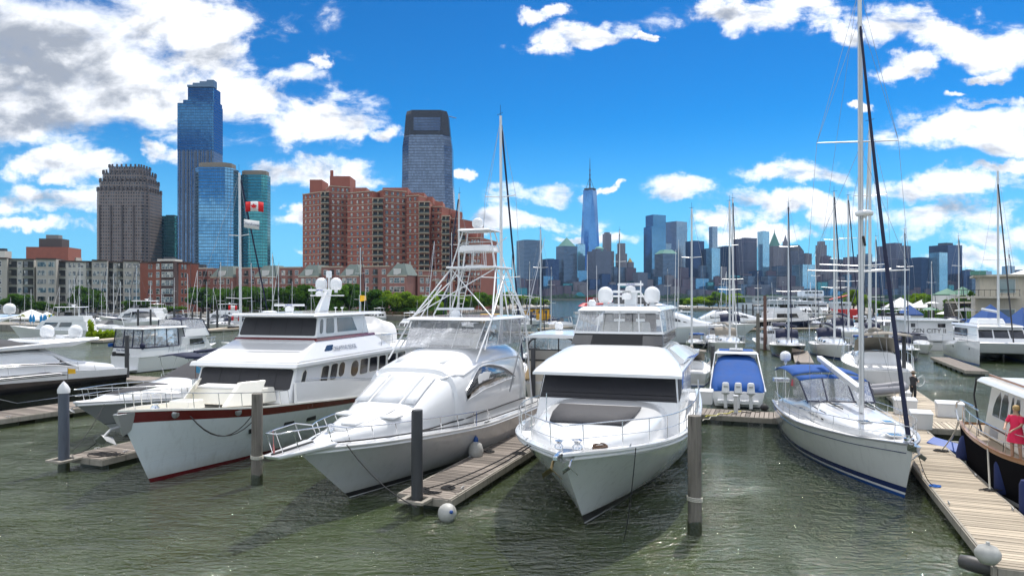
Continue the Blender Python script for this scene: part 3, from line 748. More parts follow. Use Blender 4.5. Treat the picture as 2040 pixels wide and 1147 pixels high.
for face in ('port', 'stbd'):
    q = fA[face]
    if face == 'stbd': q = [q[1], q[0], q[3], q[2]]
    sg = 1 if face == 'port' else -1
    def pan(nm, pts, mat, off=.03, th=.012, par=rA, q=q, sg=sg):
        return panel(par, nm, q, pts, mat, off * sg if sg > 0 else -th, th)
    for (u0, v0, u1, v1, r) in ((.035, .56, .055, .92, .2), (.145, .58, .185, .93, .15), (.2, .6, .24, .94, .15), (.252, .62, .288, .95, .3), (.335, .56, .385, .93, .35), (.40, .57, .455, .93, .12), (.47, .58, .53, .93, .12), (.545, .59, .60, .93, .12), (.62, .6, .69, .93, .12), (.71, .6, .78, .93, .12)):
        v0 = (v0 * 2.2 - .6) / 1.6; v1 = (v1 * 2.2 - .6) / 1.6
        w = pan('window_frame', rr(u0 - .004, v0 - .025, u1 + .004, v1 + .02, r, 7), W_GEL2, .02, .02)
        pan('pane', rr(u0, v0, u1, v1, r, 7), GLASS, .03, .012, w)
    w = pan('cabin_door', rr(.065, .1, .12, .95, .06, 7), W_GEL, .016, .012)
# diagonal side beam and doorway line
brow = frust(rA, 'flybridge_brow', W_GEL, 3.80, 4.02, .3, 16.95, 3.2, 2.8, .3, 16.8, 3.22, 2.78, bevel=.06)
slope = frust(rA, 'flybridge_fairing', W_GEL, 4.02, 4.98, 6.6, 16.7, 3.0, 2.68, 8.3, 14.1, 2.4, 2.2, bevel=.09)
frust(rA, 'upper_deck', W_DECK, 4.0, 4.07, .35, 8.8, 3.1, 2.8, .35, 8.8, 3.1, 2.8, bevel=.02)
st = frust(rA, 'red_stripe_band', RED, 4.86, 4.99, 8.1, 14.34, 2.5, 2.31, 8.15, 14.2, 2.46, 2.27, bevel=.02)
ph = frust(rA, 'pilothouse', W_GEL, 4.98, 6.05, 8.6, 14.15, 2.36, 2.22, 8.9, 13.75, 2.22, 2.1, bevel=.07)
panel(rA, 'window_cover', ph['front'], rr(.02, .12, .98, .93, .1, 3.4), MESHC, .02, .04)
for u in (.2, .4, .6, .8): panel(rA, 'cover_seam', ph['front'], ((u, .13), (u + .006, .92)), RUB, .026, .01)
for face in ('port', 'stbd'):
    q = ph[face]
    if face == 'stbd': q = [q[1], q[0], q[3], q[2]]
    for pts in (rr(.045, .2, .095, .88, .2, 5), rr(.16, .2, .30, .9, .12, 5), [(.37, .22), (.75, .22), (.69, .9), (.37, .9)]):
        sg = 1 if face == 'port' else -1
        panel(rA, 'side_window', q, pts, GLASS, .02 if sg > 0 else -.0, .02)
rf = frust(rA, 'pilothouse_roof', W_GEL, 6.05, 6.2, 7.2, 14.6, 2.6, 2.45, 7.4, 14.4, 2.45, 2.3, bevel=.07)
MB().tube([(14.66, -2.35, 6.12), (14.7, 0, 6.14), (14.66, 2.35, 6.12)], .03, 6).build('roof_rail', STEEL, rA, smooth=60)
q = slope['port']
lt = lettering('CREATIVE EDGE', .34, M('brushed_letter_metal', (.33, .35, .38), .3, .7), rA, (0, 0, 0), (-1, .02, 0))
p = bil(q, .43, .42); lt.location = p + Vector((0, .05, 0)); nrm = (q[1] - q[0]).cross(q[3] - q[0]).normalized()
xx = (q[1] - q[0]).normalized(); lt.rotation_euler = Matrix((xx, nrm.cross(xx), nrm)).transposed().to_euler()
panel(rA, 'side_vent', q, rr(.20, .35, .29, .62, .3, 6), GLASS, .02, .02)
MB().tube([(9.5, 2.35, 4.4), (9.3, 2.5, 7.8)], .014, 5).build('whip_antenna', W_GEL, rA)
# mast with domes and radars
MB().hexa([Vector(p) for p in ((9.3, -.2, 6.2), (10.3, -.15, 6.2), (10.3, .15, 6.2), (9.3, .2, 6.2), (8.7, -.12, 7.45), (9.2, -.1, 7.45), (9.2, .1, 7.45), (8.7, .12, 7.45))]).build('mast_fin', W_GEL, rA, bevel=.05)
MB().box((9.1, 0, 7.1), (.5, 1.9, .06)).build('mast_wing', W_GEL, rA, bevel=.03)
MB().tube([(8.9, 0, 7.4), (8.9, 0, 8.45)], .05, 8).build('mast_pole', W_GEL, rA); MB().box((8.9, 0, 8.3), (.28, .24, .4)).build('thermal_camera', W_GEL, rA, bevel=.04)
dome(rA, (9.0, -.42, 7.42), .33, .7); dome(rA, (9.0, .5, 7.42), .33, .7)
radar_bar(rA, (11.6, -.85, 6.28), 1.7, pi / 2 + .1, 'FURUNO', M('furuno_blue', (.01, .03, .35), .4)); radar_bar(rA, (9.75, -.1, 7.1), 1.35, pi / 2 + .05, 'FURUNO', MATS['furuno_blue'])
for y in (.9, 1.3): MB().lathe([(.02, 0), (.02, .18), (.09, .2), (.09, .24), (.02, .26)], n=10).build('gps_mushroom', W_GEL, rA, smooth=60, loc=(9.8, y, 6.2))
MB().lathe([(.34, 0), (.38, .06), (.3, .1), (.05, .12)], n=18).build('life_ring_case', W_GEL, rA, smooth=60, loc=(13.2, -1.0, 6.2))
o = MB().tube([(8.2, 1.55, 6.2), (8.2, 1.55, 7.15)], .015, 5).build('flag_staff', STEEL, rA)
MB().plate([(8.2, 1.58, 6.75), (8.15, 1.95, 6.82), (8.2, 1.95, 7.1), (8.2, 1.58, 7.12)], (.005, 0, 0)).build('yellow_burgee', MATS['yellow_cloth'], rA)
for z0, xr in ((4.07, .4),):
    pts = [(8.0, 2.8, z0 + .75), (.5, 2.85, z0 + .75), (.5, -2.85, z0 + .75), (8.0, -2.8, z0 + .75)]
    MB().tube(pts, .018, 6).build('handrail', STEEL, rA, smooth=60); MB().tube([(a, b, c - .35) for a, b, c in pts], .01, 5).build('rail_wire', STEEL, rA)
    for i in range(6):
        for sd in (1, -1): MB().tube([(.5 + i * 1.5, sd * 2.83, z0), (.5 + i * 1.5, sd * 2.83, z0 + .75)], .015, 6).build('stanchion', STEEL, rA)
# foredeck: lounge, lockers, windlass
frust(rA, 'foredeck_seat', W_GEL2, 2.35, 3.0, 17.0, 18.6, 1.9, 1.5, 17.05, 18.3, 1.8, 1.4, bevel=.06)
frust(rA, 'seat_cushion', CANV_W, 3.0, 3.1, 17.3, 18.3, 1.5, 1.3, 17.35, 18.25, 1.45, 1.25, bevel=.04)
for sd in (1, -1): MB().hexa([Vector((a, sd * b, c)) for a, b, c in ((18.4, 1.55, 2.35), (19.7, 1.0, 2.45), (19.6, 1.15, 2.45), (18.3, 1.7, 2.35), (17.6, 1.55, 3.35), (18.6, 1.0, 3.35), (18.5, 1.15, 3.35), (17.5, 1.7, 3.35))]).build('wing_wall', W_GEL2, rA, bevel=.03)
frust(rA, 'deck_locker', W_GEL2, 2.5, 2.85, 20.1, 21.0, .6, .5, 20.15, 20.95, .55, .45, bevel=.05)
MB().lathe([(.15, 0), (.16, .12), (.1, .2), (.13, .28)], n=14).build('windlass', STEEL, rA, smooth=60, loc=(22.2, 0, 2.68))
MB().hexa([Vector(p) for p in ((23.2, -.12, 2.3), (23.75, -.04, 2.0), (23.75, .04, 2.0), (23.2, .12, 2.3), (23.5, -.3, 2.84), (24.12, -.1, 2.84), (24.12, .1, 2.84), (23.5, .3, 2.84))]).build('stem_plate', RINGM, rA, bevel=.02)
anchor(rA, (24.15, .0, 2.35), 1.6)
for sd in (1, -1):
    for t, q_ in ((.93, .93), (.83, .93)):
        p = hA.P(t, q_ * hA.sheer(t), sd); MB().lathe([(.05, 0), (.14, .01), (.15, .035), (.08, .04)], n=14).build('fairlead', STEEL, rA, smooth=60, loc=(p.x, p.y - sd * .01, p.z), rot=(-sd * pi / 2, 0, .4 * sd * -1))
    for t in (.80, .72, .66):
        p = hA.P(t, 1.35, sd); MB().box((p.x, p.y, p.z), (.62, .06, .22), rz=-sd * .22).build('hull_vent', GLASS, rA, bevel=.03)

# covered tender, boxes on the upper deck, orange life raft
def tender_cover(root_xy):
    pass
ld = rA.location; RZA = rA.rotation_euler[2]
def loc_on(root, p):
    c, s_ = cos(root.rotation_euler[2]), sin(root.rotation_euler[2]); return (root.location.x + p[0] * c - p[1] * s_, root.location.y + p[0] * s_ + p[1] * c, root.location.z + p[2])
t = empty('covered_tender', loc_on(rA, (4.6, .3, 4.07)), RZA, 'boat tender wrapped in pale grey canvas on the upper deck of the red striped yacht', 'tender')
loftx(t, 'canvas_cover', CANV_W, [(-2.2, .9, .15, .9), (-2.0, 1.15, .05, 1.35), (-.9, 1.2, 0, 1.5), (.2, 1.2, 0, 1.75), (.5, 1.15, 0, 1.3), (1.6, .95, .05, 1.15), (2.4, .4, .2, .9)], n=3.5)
MB().box((-1.2, 0, -.0), (.2, 1.4, .12)).box((1.0, 0, 0), (.2, 1.4, .12)).build('chocks', W_GEL, t)
for i, (x, y, lab) in enumerate(((6.9, 1.75, 'white deck box nearest the pilothouse'), (6.1, 2.05, 'white folded deck chair stack'))):
    b = empty('deck_box', loc_on(rA, (x, y, 4.07)), RZA, lab + ' on the red striped yacht', 'box'); MB().box((0, 0, .36), (.6, .75, .72)).build('body', PLASTIC, b, bevel=.04); MB().box((0, 0, .75), (.64, .8, .06)).build('lid', PLASTIC, b, bevel=.02)
ORG = M('orange_raft_fabric', (.70, .09, .02), .6, var=.15, vs=3, bump=.5, bs=5)
t = empty('inflatable_raft', loc_on(rA, (1.8, .1, 4.12)), RZA + .3, 'bright orange inflatable raft lying behind the covered tender', 'life raft')
MB().tube([(.9 * cos(a), .62 * sin(a), .22 + .1 * sin(a)) for a in [i * 2 * pi / 14 for i in range(14)]], .22, 8, closed=True).build('ring', ORG, t, smooth=70)
loftx(t, 'canopy', ORG, [(-.9, .4, .3, .55), (-.2, .55, .3, .95), (.5, .5, .3, .85), (.95, .2, .3, .5)], n=2)

# ================================================================ B: sportfishing boat with tower
rB = boat('sportfishing_boat', 'white sportfishing boat with tall pipe tower and clear enclosed flybridge', (-6.65, 21.1), 20.5, 19.0, 'sportfishing boat')
hB = Hull(19, 5.3, [(0, 1.3), (.45, 1.62), (.8, 2.05), (1, 2.25)], rake=2.9, wl=.78, pw=1.4, ps=2.75, tw=.88)
hB.build(rB, [('bottom_paint', BLACKP, -.4, .03), ('boot_stripe', W_GEL, .03, .07), ('boot_line', BLACKP, .07, .26), ('hull', LGREY_HULL, .26, 'q.93'), ('sheer_cap', W_GEL, 'q.93', 'q1')])
hB.deck(rB, W_GEL, drop=.03, inset=.02, camber=.12)
for sd in (1, -1):
    MB().tube(hB.line(.05, .995, q=.93, out=.02, side=sd), .035, 6).build('rub_rail', W_GEL, rB, smooth=60)
    pts = [Vector((p.x, p.y - sd * .32, p.z + .1)) for p in hB.line(.1, .93, q=1, out=0, side=sd)]
    MB().tube(pts, .026, 6).build('toe_rail', RUB, rB, smooth=60)
secB = [(18.2, .15, 2.18, 2.36), (17.2, .55, 2.1, 2.48), (16, .98, 2.05, 2.6), (14.6, 1.42, 1.98, 2.8), (13.9, 1.62, 1.9, 3.0), (13.0, 1.82, 1.85, 3.45), (12.0, 1.98, 1.8, 3.88), (11.8, 2.0, 1.8, 3.95), (11.7, 2.1, 1.78, 4.12), (11.3, 2.2, 1.75, 4.24), (10.0, 2.18, 1.7, 4.55), (9.2, 2.15, 1.66, 4.72), (8.6, 2.15, 1.6, 4.78), (6.5, 2.12, 1.55, 4.78), (4.3, 2.1, 1.5, 4.72), (3.5, 2.05, 1.45, 4.5), (3.3, 1.95, 1.4, 4.3)]
loftx(rB, 'deckhouse', W_GEL, secB, n=4.2, N=30, smooth=32)
# arched side window and lines moulded along the house
for sd in (1, -1):
    n = 14; top, bot = [], []
    for i in range(n + 1):
        f = i / n; x = lerp(11.1, 5.2, f)
        bz = lerp(.42, .50, f); tz = bz + .02 + .30 * (1 - (max(0, f - .25) / .75) ** 2.2) * min(1, .45 + f / .25 * .55)
        bot.append(secpt(secB, x, bz, sd, 4.2, .012)); top.append(secpt(secB, x, max(tz, bz + .015), sd, 4.2, .012))
    fr = skin(rB, 'side_window', GLASS, [bot, top], .02)
    MB().tube(bot + top[::-1], .035, 6, closed=True).build('window_trim', W_GEL, rB, smooth=60)
    for f in (5, 9): MB().tube([bot[f], top[f]], .02, 5).build('mullion', RUB, fr)
    MB().tube([secpt(secB, lerp(12.0, 3.8, i / 16), .80 if i > 2 else lerp(.93, .80, i / 2), sd, 4.2, .0) for i in range(17)], .06, 8).build('moulded_brow', W_GEL, rB, smooth=70)
    MB().tube([secpt(secB, lerp(14.2, 3.6, i / 16), .14, sd, 4.2, .01) for i in range(17)], .03, 6).build('side_stripe', RED if False else RUB, rB, smooth=70)
for y in (-.75, .8):
    MB().tube([Vector((x, y, z + .003)) for x, z in ((13.9, 3.045), (13.0, 3.49), (12.1, 3.885))], .012, 4).build('panel_seam', SEAM, rB)
for (x, y, zz) in ((16.1, .1, 2.63), (15.0, -.9, 2.74), (15.0, 1.0, 2.72)): MB().box((x, y, zz), (.62, .6, .08)).build('deck_hatch', PLASTIC, rB, bevel=.03)
MB().lathe([(.12, 0), (.13, .1), (.06, .16), (.12, .24), (.03, .27)], n=14).build('windlass', STEEL, rB, smooth=60, loc=(17.1, -.1, 2.5))
WP = W_GEL
for y0, y1 in ((-1.3, -.72), (-.62, .62), (.72, 1.3)):
    skin(rB, 'windscreen_panel', WP, [[Vector((x, lerp(y0, y1, k / 3), secpt(secB, x, .5)[2] * 0 + (lambda a, b: lerp(a[3], b[3], (x - a[0]) / (b[0] - a[0])))(*next((p, q) for p, q in zip(secB, secB[1:]) if q[0] <= x <= p[0])) - .012 * (lerp(y0, y1, k / 3)) ** 4 / 2 + .004)) for k in range(4)] for x in (13.85, 13.4, 12.9, 12.4, 12.05)], .02)
skin(rB, 'nonskid_foredeck', W_DECK, [[secpt(secB, x, .985, sd_, 4.2, .0) + Vector((0, 0, .012)) for sd_ in (1, -1)] for x in (17.0, 16, 15, 14.3)], .008)
skin(rB, 'nonskid_brow', W_DECK, [[secpt(secB, x, .985, sd_, 4.2, .0) + Vector((0, 0, .012)) for sd_ in (1, -1)] for x in (11.1, 10.4, 9.7)], .008)
# pulpit
MB().hexa([Vector(p) for p in ((17.9, -.62, 2.16), (20.1, -.22, 2.22), (20.1, .22, 2.22), (17.9, .62, 2.16), (17.7, -.7, 2.32), (20.3, -.26, 2.38), (20.3, .26, 2.38), (17.7, .7, 2.32))]).build('bow_pulpit', W_GEL, rB, bevel=.07)
MB().box((19.2, .02, 2.4), (1.9, .09, .04)).build('anchor_slot', RUB, rB); 
def pt(x, y, z): return Vector((x, y, z))
zt = 2.95
pr = [hB.P(t, hB.sheer(t), 1, .22) + Vector((0, 0, .55)) for t in [.50, .57, .64, .70, .76, .82, .87, .92]] + [pt(18.3, .62, zt), pt(19.6, .34, zt + .05), pt(20.15, .2, zt + .05)]
mir = [Vector((p.x, -p.y, p.z)) for p in reversed(pr)]
MB().tube([pr[0] - Vector((.5, 0, .5))] + pr + mir + [mir[-1] - Vector((.5, 0, .5))], .022, 6).build('bow_rail', STEEL, rB, smooth=60)
for i, p in enumerate(pr):
    for sd in (1, -1):
        zb = hB.sheer(min(p.x / 19, 1)) if p.x < 18 else 2.38
        MB().tube([(p.x - .28, sd * (p.y * .97), zb), (p.x, sd * p.y, p.z)], .016, 6).build('stanchion', STEEL, rB)
o = MB().tube([(20.1, .05, 2.38), (20.15, .05, 3.1)], .01, 5).plate([(20.16, .06, 2.45), (20.3, .25, 2.5), (20.28, .22, 2.68), (20.16, .06, 2.7)], (.004, 0, 0)).build('bow_burgee', M('red_white_cloth', (.6, .2, .2), .8), rB)
# flybridge enclosure of clear panels, hardtop, helm inside
bs = [pt(9.15, -1.75, 4.76), pt(9.15, 1.75, 4.76), pt(7.4, 2.05, 4.8), pt(4.2, 2.02, 4.75)]
tp = [pt(8.3, -1.85, 5.95), pt(8.3, 1.85, 5.95), pt(7.0, 2.05, 5.98), pt(4.2, 2.05, 5.98)]
def clearp(root, a, b, c, d, name='clear_panel'):
    n = (b - a).cross(d - a).normalized() * .006
    return MB().plate([a, b, c, d], n).build(name, VINYL, root)
clearp(rB, LV(bs[0], bs[1], 0), LV(bs[0], bs[1], .33), LV(tp[0], tp[1], .33), tp[0]); clearp(rB, LV(bs[0], bs[1], .335), LV(bs[0], bs[1], .66), LV(tp[0], tp[1], .66), LV(tp[0], tp[1], .335)); clearp(rB, LV(bs[0], bs[1], .665), bs[1], tp[1], LV(tp[0], tp[1], .665))
for sd in (1, -1):
    m = lambda p: Vector((p.x, p.y * sd, p.z))
    clearp(rB, m(bs[1]), m(bs[2]), m(tp[2]), m(tp[1])); clearp(rB, m(bs[2]), m(LV(bs[2], bs[3], .5)), m(LV(tp[2], tp[3], .5)), m(tp[2])); clearp(rB, m(LV(bs[2], bs[3], .52)), m(bs[3]), m(tp[3]), m(LV(tp[2], tp[3], .52)))
    for a, b in ((bs[1], tp[1]), (bs[2], tp[2]), (LV(bs[2], bs[3], .51), LV(tp[2], tp[3], .51)), (bs[3], tp[3])): MB().tube([m(a), m(b)], .022, 6).build('enclosure_post', W_GEL, rB)
for u in (.3325, .6625): MB().tube([LV(bs[0], bs[1], u), LV(tp[0], tp[1], u)], .016, 6).build('enclosure_seam', CANV_W, rB)
frust(rB, 'helm_console', W_GEL2, 4.6, 5.35, 7.2, 8.2, 1.3, 1.1, 7.3, 7.9, 1.2, 1.0, bevel=.08)
for y in (-.6, .6): MB().box((6.4, y, 5.1), (.55, .6, .5)).box((6.15, y, 5.5), (.15, .55, .5)).build('helm_chair', CANV_W, rB, bevel=.06)
MB().box((8.35, 0, 5.0), (.5, 2.4, .35)).build('front_bench', CANV_W, rB, bevel=.08)
frust(rB, 'hardtop', W_GEL, 5.96, 6.1, 3.7, 8.75, 2.2, 2.05, 3.9, 8.5, 2.05, 1.85, bevel=.06)
radar_bar(rB, (6.9, -.3, 6.15), 1.8, pi / 2 + .35)
# pipe tower
TX = -1.4
def ptt(x, y, z): return Vector((x + (TX if z > 7 else TX * .3 if z > 5 else 0), y * (1.18 if z > 7 else 1), z))
def T(a, b, r=.035, nm='tower_pipe', mat=None, par=None): return MB().tube([a, b], r, 7).build(nm, mat or ALU_W, par or rB, smooth=60)
P1z, P2z, P3z = 8.42, 9.35, 10.3
for sd in (1, -1):
    fb, fh, ft = ptt(10.0, 2.12 * sd, 4.25), ptt(8.4, 2.02 * sd, 6.05), ptt(6.9, 1.02 * sd, P1z)
    MB().tube([fb, fh, ft], .04, 7).build('tower_leg', ALU_W, rB, smooth=60)
    rb, rh, rt = ptt(3.2, 2.3 * sd, 1.6), ptt(4.2, 2.1 * sd, 6.05), ptt(5.5, 1.02 * sd, P1z)
    MB().tube([rb, rh, rt], .04, 7).build('tower_leg', ALU_W, rB, smooth=60)
    T(ptt(6.3, 2.0 * sd, 6.1), ptt(6.2, 1.02 * sd, P1z)); T(fh, rt, .028, 'tower_brace'); T(rh, ft, .028, 'tower_brace')
    T(ft, ptt(6.5, .62 * sd, P3z)); T(rt, ptt(5.9, .62 * sd, P3z)); T(ptt(7.6, 1.55 * sd, 7.1), ptt(4.9, 1.55 * sd, 7.1), .025, 'tower_brace')
    # second front leg running forward to the house
    T(ptt(9.0, 2.1 * sd, 4.7), ptt(7.3, 1.3 * sd, 7.6), .03, 'tower_brace')
    # ladders
    lx, ly0, ly1 = (4.25, 1.15, 1.5) if sd > 0 else (4.35, 1.1, 1.45)
    a0, a1 = ptt(3.4, sd * 1.9, 4.8), ptt(5.3, sd * .72, P1z + .1); w = Vector((0, .34 * sd, 0))
    T(a0, a1, .024, 'ladder_rail'); T(a0 + w, a1 + w, .024, 'ladder_rail')
    for i in range(13): T(LV(a0, a1, (i + .5) / 13), LV(a0, a1, (i + .5) / 13) + w, .016, 'ladder_rung')
T(ptt(8.4, 2.02, 6.1), ptt(6.9, -1.02, P1z), .028, 'tower_brace'); T(ptt(8.4, -2.02, 6.1), ptt(6.9, 1.02, P1z), .028, 'tower_brace')
a0, a1 = ptt(5.6, -.5, P1z), ptt(5.9, -.5, P2z + .5)
frust(rB, 'tower_platform', W_GEL, P1z, P1z + .1, 3.7, 5.9, 1.4, 1.3, 3.7, 5.9, 1.4, 1.3, bevel=.04)
MB().box((5.2, 0, P1z + .14), (.5, .9, .08)).build('platform_pad', PLASTIC, rB, bevel=.03)
for i in range(8):
    a = 2 * pi * i / 8; T(ptt(6.2 + .75 * cos(a), .75 * sin(a), P1z + .1), ptt(6.2 + .6 * cos(a), .66 * sin(a), P2z + .05), .02, 'basket_post')
MB().tube([(6.2 + TX + .75 * cos(2 * pi * i / 20), .9 * sin(2 * pi * i / 20), P2z - .05) for i in range(20)], .035, 6, closed=True).build('basket_hoop', ALU_W, rB, smooth=60)
frust(rB, 'helm_pod', W_GEL, P2z - .1, P2z + .25, 4.2, 5.4, .95, .88, 4.3, 5.3, .85, .8, bevel=.08)
frust(rB, 'sun_shade', W_GEL, P3z, P3z + .12, 4.0, 5.6, .95, .88, 4.1, 5.4, .85, .75, bevel=.05)
T(ptt(6.5, -.66, 9.75), ptt(6.5, .66, 9.75), .02, 'tower_brace'); T(ptt(6.5, .6, 9.3), ptt(6.9, 1.5, 9.9), .02, 'spreader')
dome(rB, (4.8, -.05, P3z + .2), .29, .5)
for sd in (1, -1):   # outriggers
    b0, b1 = pt(6.6, 2.35 * sd, 2.6), pt(3.6, 3.1 * sd, 10.0)
    g = MB().tube([b0, b1], .035, 6, r2=.012).build('outrigger', ALU, rB, smooth=60)
    for f in (.35, .6):
        c = LV(b0, b1, f); MB().tube([c + Vector((-.4, 0, -.1)), c + Vector((.4, 0, .1))], .014, 4).tube([c + Vector((0, -.4, .05)), c + Vector((0, .4, -.05))], .014, 4).build('outrigger_spreader', ALU, g)
        
    for dx, dy in ((.4, 0), (0, .4)):
        MB().tube([b0] + [LV(b0, b1, f) + Vector((dx, dy, .05)) for f in (.35, .6)] + [b1], .006, 3).build('outrigger_stay', ALU, g)
MB().tube([(4.1, -1.8, 6.1), (4.0, -1.9, 10.4)], .012, 5).build('whip_antenna', W_GEL, rB); MB().tube([(4.1, 1.6, 6.1), (4.0, 1.65, 9.6)], .012, 5).build('whip_antenna', W_GEL, rB)
frust(rB, 'cockpit_sole', TEAKD, .9, 1.0, .15, 3.4, 2.2, 2.3, .15, 3.4, 2.2, 2.3, bevel=.0)

# ================================================================ C: big white motor yacht, bow on
rC = boat('motor_yacht', 'big white motor yacht seen bow on with black mesh windscreen cover', (1.3, 17.9), 16.8, 23.0)
hC = Hull(23, 6.35, [(0, 1.75), (.4, 1.95), (.75, 2.45), (1, 2.85)], rake=3.3, wl=.78, pw=1.5, ps=4.4, tw=.9, smax=.38)
hC.build(rC, [('bottom_paint', BLACKP, -.4, .05), ('boot_stripe', W_GEL, .05, .1), ('boot_line', BLACKP, .1, .42), ('hull', W_HULL, .42, 'q.94'), ('sheer_cap', W_GEL, 'q.94', 'q1')])
hC.deck(rC, W_DECK, drop=.22, inset=.16, gun=W_GEL)
for sd in (1, -1): MB().tube(hC.line(.0, .999, q=.945, out=.03, side=sd, n=30), .05, 8).build('rub_rail', W_GEL, rC, smooth=60)
hC.rail(rC, .1, h=.78, n=17, inset=.1, mid=True)
secC = [(21.2, .5, 2.5, 2.72), (20.6, 1.1, 2.45, 2.95), (19.6, 1.75, 2.35, 3.08), (18, 2.05, 2.25, 3.14), (16.6, 2.2, 2.15, 3.2), (15.3, 2.25, 2.1, 3.24)]
loftx(rC, 'trunk_cabin', W_GEL, secC, n=5, N=26, smooth=35)
pad = [[Vector((x, y * w, z)) for y in (-1, -.5, 0, .5, 1)] for x, w, z in ((19.6, 1.15, 3.10), (18.3, 1.35, 3.16), (16.9, 1.42, 3.21))]
skin(rC, 'sun_pad_cover', CANV_K, pad, .05)
fC = frust(rC, 'saloon', W_GEL, 2.0, 4.2, 2.6, 16.1, 2.55, 2.68, 2.8, 14.9, 2.5, 2.5, bevel=.12)
wsc = panel(rC, 'windscreen_cover', fC['front'], [(.01, .56), (.99, .56), (.985, .965), (.015, .965)], MESHC, .03, .05, bevel=.01)
for v in (.60, .66): MB().tube([bil(fC['front'], u, v) + Vector((.06, 0, 0)) for u in (.02, .5, .98)], .008, 4).build('cover_seam', RUB, wsc)
q = fC['port']; qs = [fC['stbd'][1], fC['stbd'][0], fC['stbd'][3], fC['stbd'][2]]
for q_, sg in ((q, 1), (qs, -1)):
    for nm, pts, mm in (('windscreen_cover_side', [(.012, .56), (.155, .60), (.155, .96), (.012, .96)], MESHC), ('side_window', rr(.20, .58, .42, .95, .25, 5.5), GLASS), ('side_window', rr(.46, .6, .66, .95, .25, 5.5), GLASS), ('side_window', rr(.70, .6, .86, .95, .25, 5.5), GLASS)):
        panel(rC, nm, q_, pts, mm, .02 if sg > 0 else 0, .025)
secF = [(15.85, 2.72, 4.13, 4.24, 9), (15.4, 2.72, 4.13, 4.42, 7), (14.5, 2.6, 4.13, 4.72, 6), (13.2, 2.25, 4.13, 5.05, 6), (12.7, 2.05, 4.13, 5.12, 6), (9, 2.05, 4.13, 5.15, 6), (5.5, 2.15, 4.13, 4.85, 6), (4.2, 2.3, 4.13, 4.5, 6)]
loftx(rC, 'flybridge_moulding', W_GEL, secF, N=30, smooth=35)
frust(rC, 'side_overhang', W_GEL, 4.02, 4.22, 2.2, 15.0, 2.95, 2.6, 2.2, 14.7, 3.0, 2.65, bevel=.08)
for sd in (1, -1):
    rows = [[Vector((x, sd * (y + .0), z0)), Vector((x, sd * (y + .55), z0 + .1)), Vector((x, sd * (y + .6), z0 + .25)), Vector((x, sd * y, z1))] for x, y, z0, z1 in ((11.5, 2.0, 4.15, 4.9), (9.5, 2.1, 4.15, 4.9), (7, 2.3, 4.05, 4.75), (4, 2.4, 3.95, 4.5))]
    MB().loft(rows, cap0=True, cap1=True).build('wing_moulding', W_GEL, rC, smooth=60)
vis = frust(rC, 'wind_deflector', GLASS, 5.08, 5.5, 6.6, 13.0, 1.98, 1.86, 6.6, 12.55, 1.95, 1.8, bevel=.03)
panel(rC, 'instrument_cover', vis['front'], ((.22, .05), (.78, .95)), RUB, .02, .02)
fr = frust(rC, 'coaming_rail', W_GEL, 5.5, 5.6, 6.5, 12.62, 2.0, 1.84, 6.5, 12.58, 1.98, 1.82, bevel=.03)
b = [pt(12.5, -1.8, 5.6), pt(12.5, 1.8, 5.6), pt(11.6, 1.92, 5.6), pt(6.6, 1.95, 5.6)]
tt = [pt(12.1, -1.65, 6.42), pt(12.1, 1.65, 6.42), pt(11.4, 1.8, 6.42), pt(6.8, 1.85, 6.42)]
for i in range(3): clearp(rC, LV(b[0], b[1], i / 3 + .005), LV(b[0], b[1], (i + 1) / 3 - .005), LV(tt[0], tt[1], (i + 1) / 3 - .005), LV(tt[0], tt[1], i / 3 + .005))
for u in (.005, .26, .51, .74, .995): MB().tube([LV(b[0], b[1], u), LV(tt[0], tt[1], u)], .03, 6).build('enclosure_post', W_GEL, rC, smooth=60)
for sd in (1, -1):
    m = lambda p: Vector((p.x, p.y * sd, p.z))
    clearp(rC, m(b[1]), m(b[2]), m(tt[2]), m(tt[1]))
    for i in range(3):
        clearp(rC, m(LV(b[2], b[3], i / 3)), m(LV(b[2], b[3], (i + 1) / 3 - .01)), m(LV(tt[2], tt[3], (i + 1) / 3 - .01)), m(LV(tt[2], tt[3], i / 3)))
        MB().tube([m(LV(b[2], b[3], i / 3)), m(LV(tt[2], tt[3], i / 3))], .025, 6).build('enclosure_post', W_GEL, rC)
frust(rC, 'hardtop', W_GEL, 6.42, 6.62, 5.6, 12.35, 1.98, 1.78, 5.8, 12.0, 1.8, 1.55, bevel=.09)
frust(rC, 'helm_console', W_GEL2, 5.1, 5.95, 10.2, 11.4, 1.2, .9, 10.3, 11.1, 1.1, .85, bevel=.08)
for y in (-.9, .1, 1.0): MB().box((9.4, y, 5.6), (.5, .55, .5)).box((9.15, y, 6.0), (.14, .5, .55)).build('helm_chair', CANV_W if y < 0 else CANV_K, rC, bevel=.06)
dome(rC, (9.4, -1.0, 6.75), .35, .74); dome(rC, (9.4, 1.1, 6.75), .35, .74)
MB().box((9.3, .15, 6.95), (.5, .55, .7)).build('radar_mast', W_GEL, rC, bevel=.06); MB().tube([(9.0, -.45, 6.6), (9.0, -.45, 7.6)], .04, 6).build('mast_pole', W_GEL, rC); MB().tube([(9.0, .55, 6.6), (9.0, .55, 7.75)], .03, 6).build('mast_pole', W_GEL, rC)
MB().tube([(9.0, .5, 7.3), (9.0, .95, 6.62)], .03, 6).build('mast_brace', W_GEL, rC)
radar_bar(rC, (9.7, .0, 6.95), 1.25, pi / 2 + .12, 'GARMIN', RUB); radar_bar(rC, (9.3, .12, 7.28), 1.15, pi / 2 + .1, 'FURUNO', MATS['furuno_blue'])
MB().lathe([(.16, -.05), (.18, .1), (.1, .22)], n=14).build('search_light', W_GEL, rC, smooth=60, loc=(11.2, -1.3, 6.68))
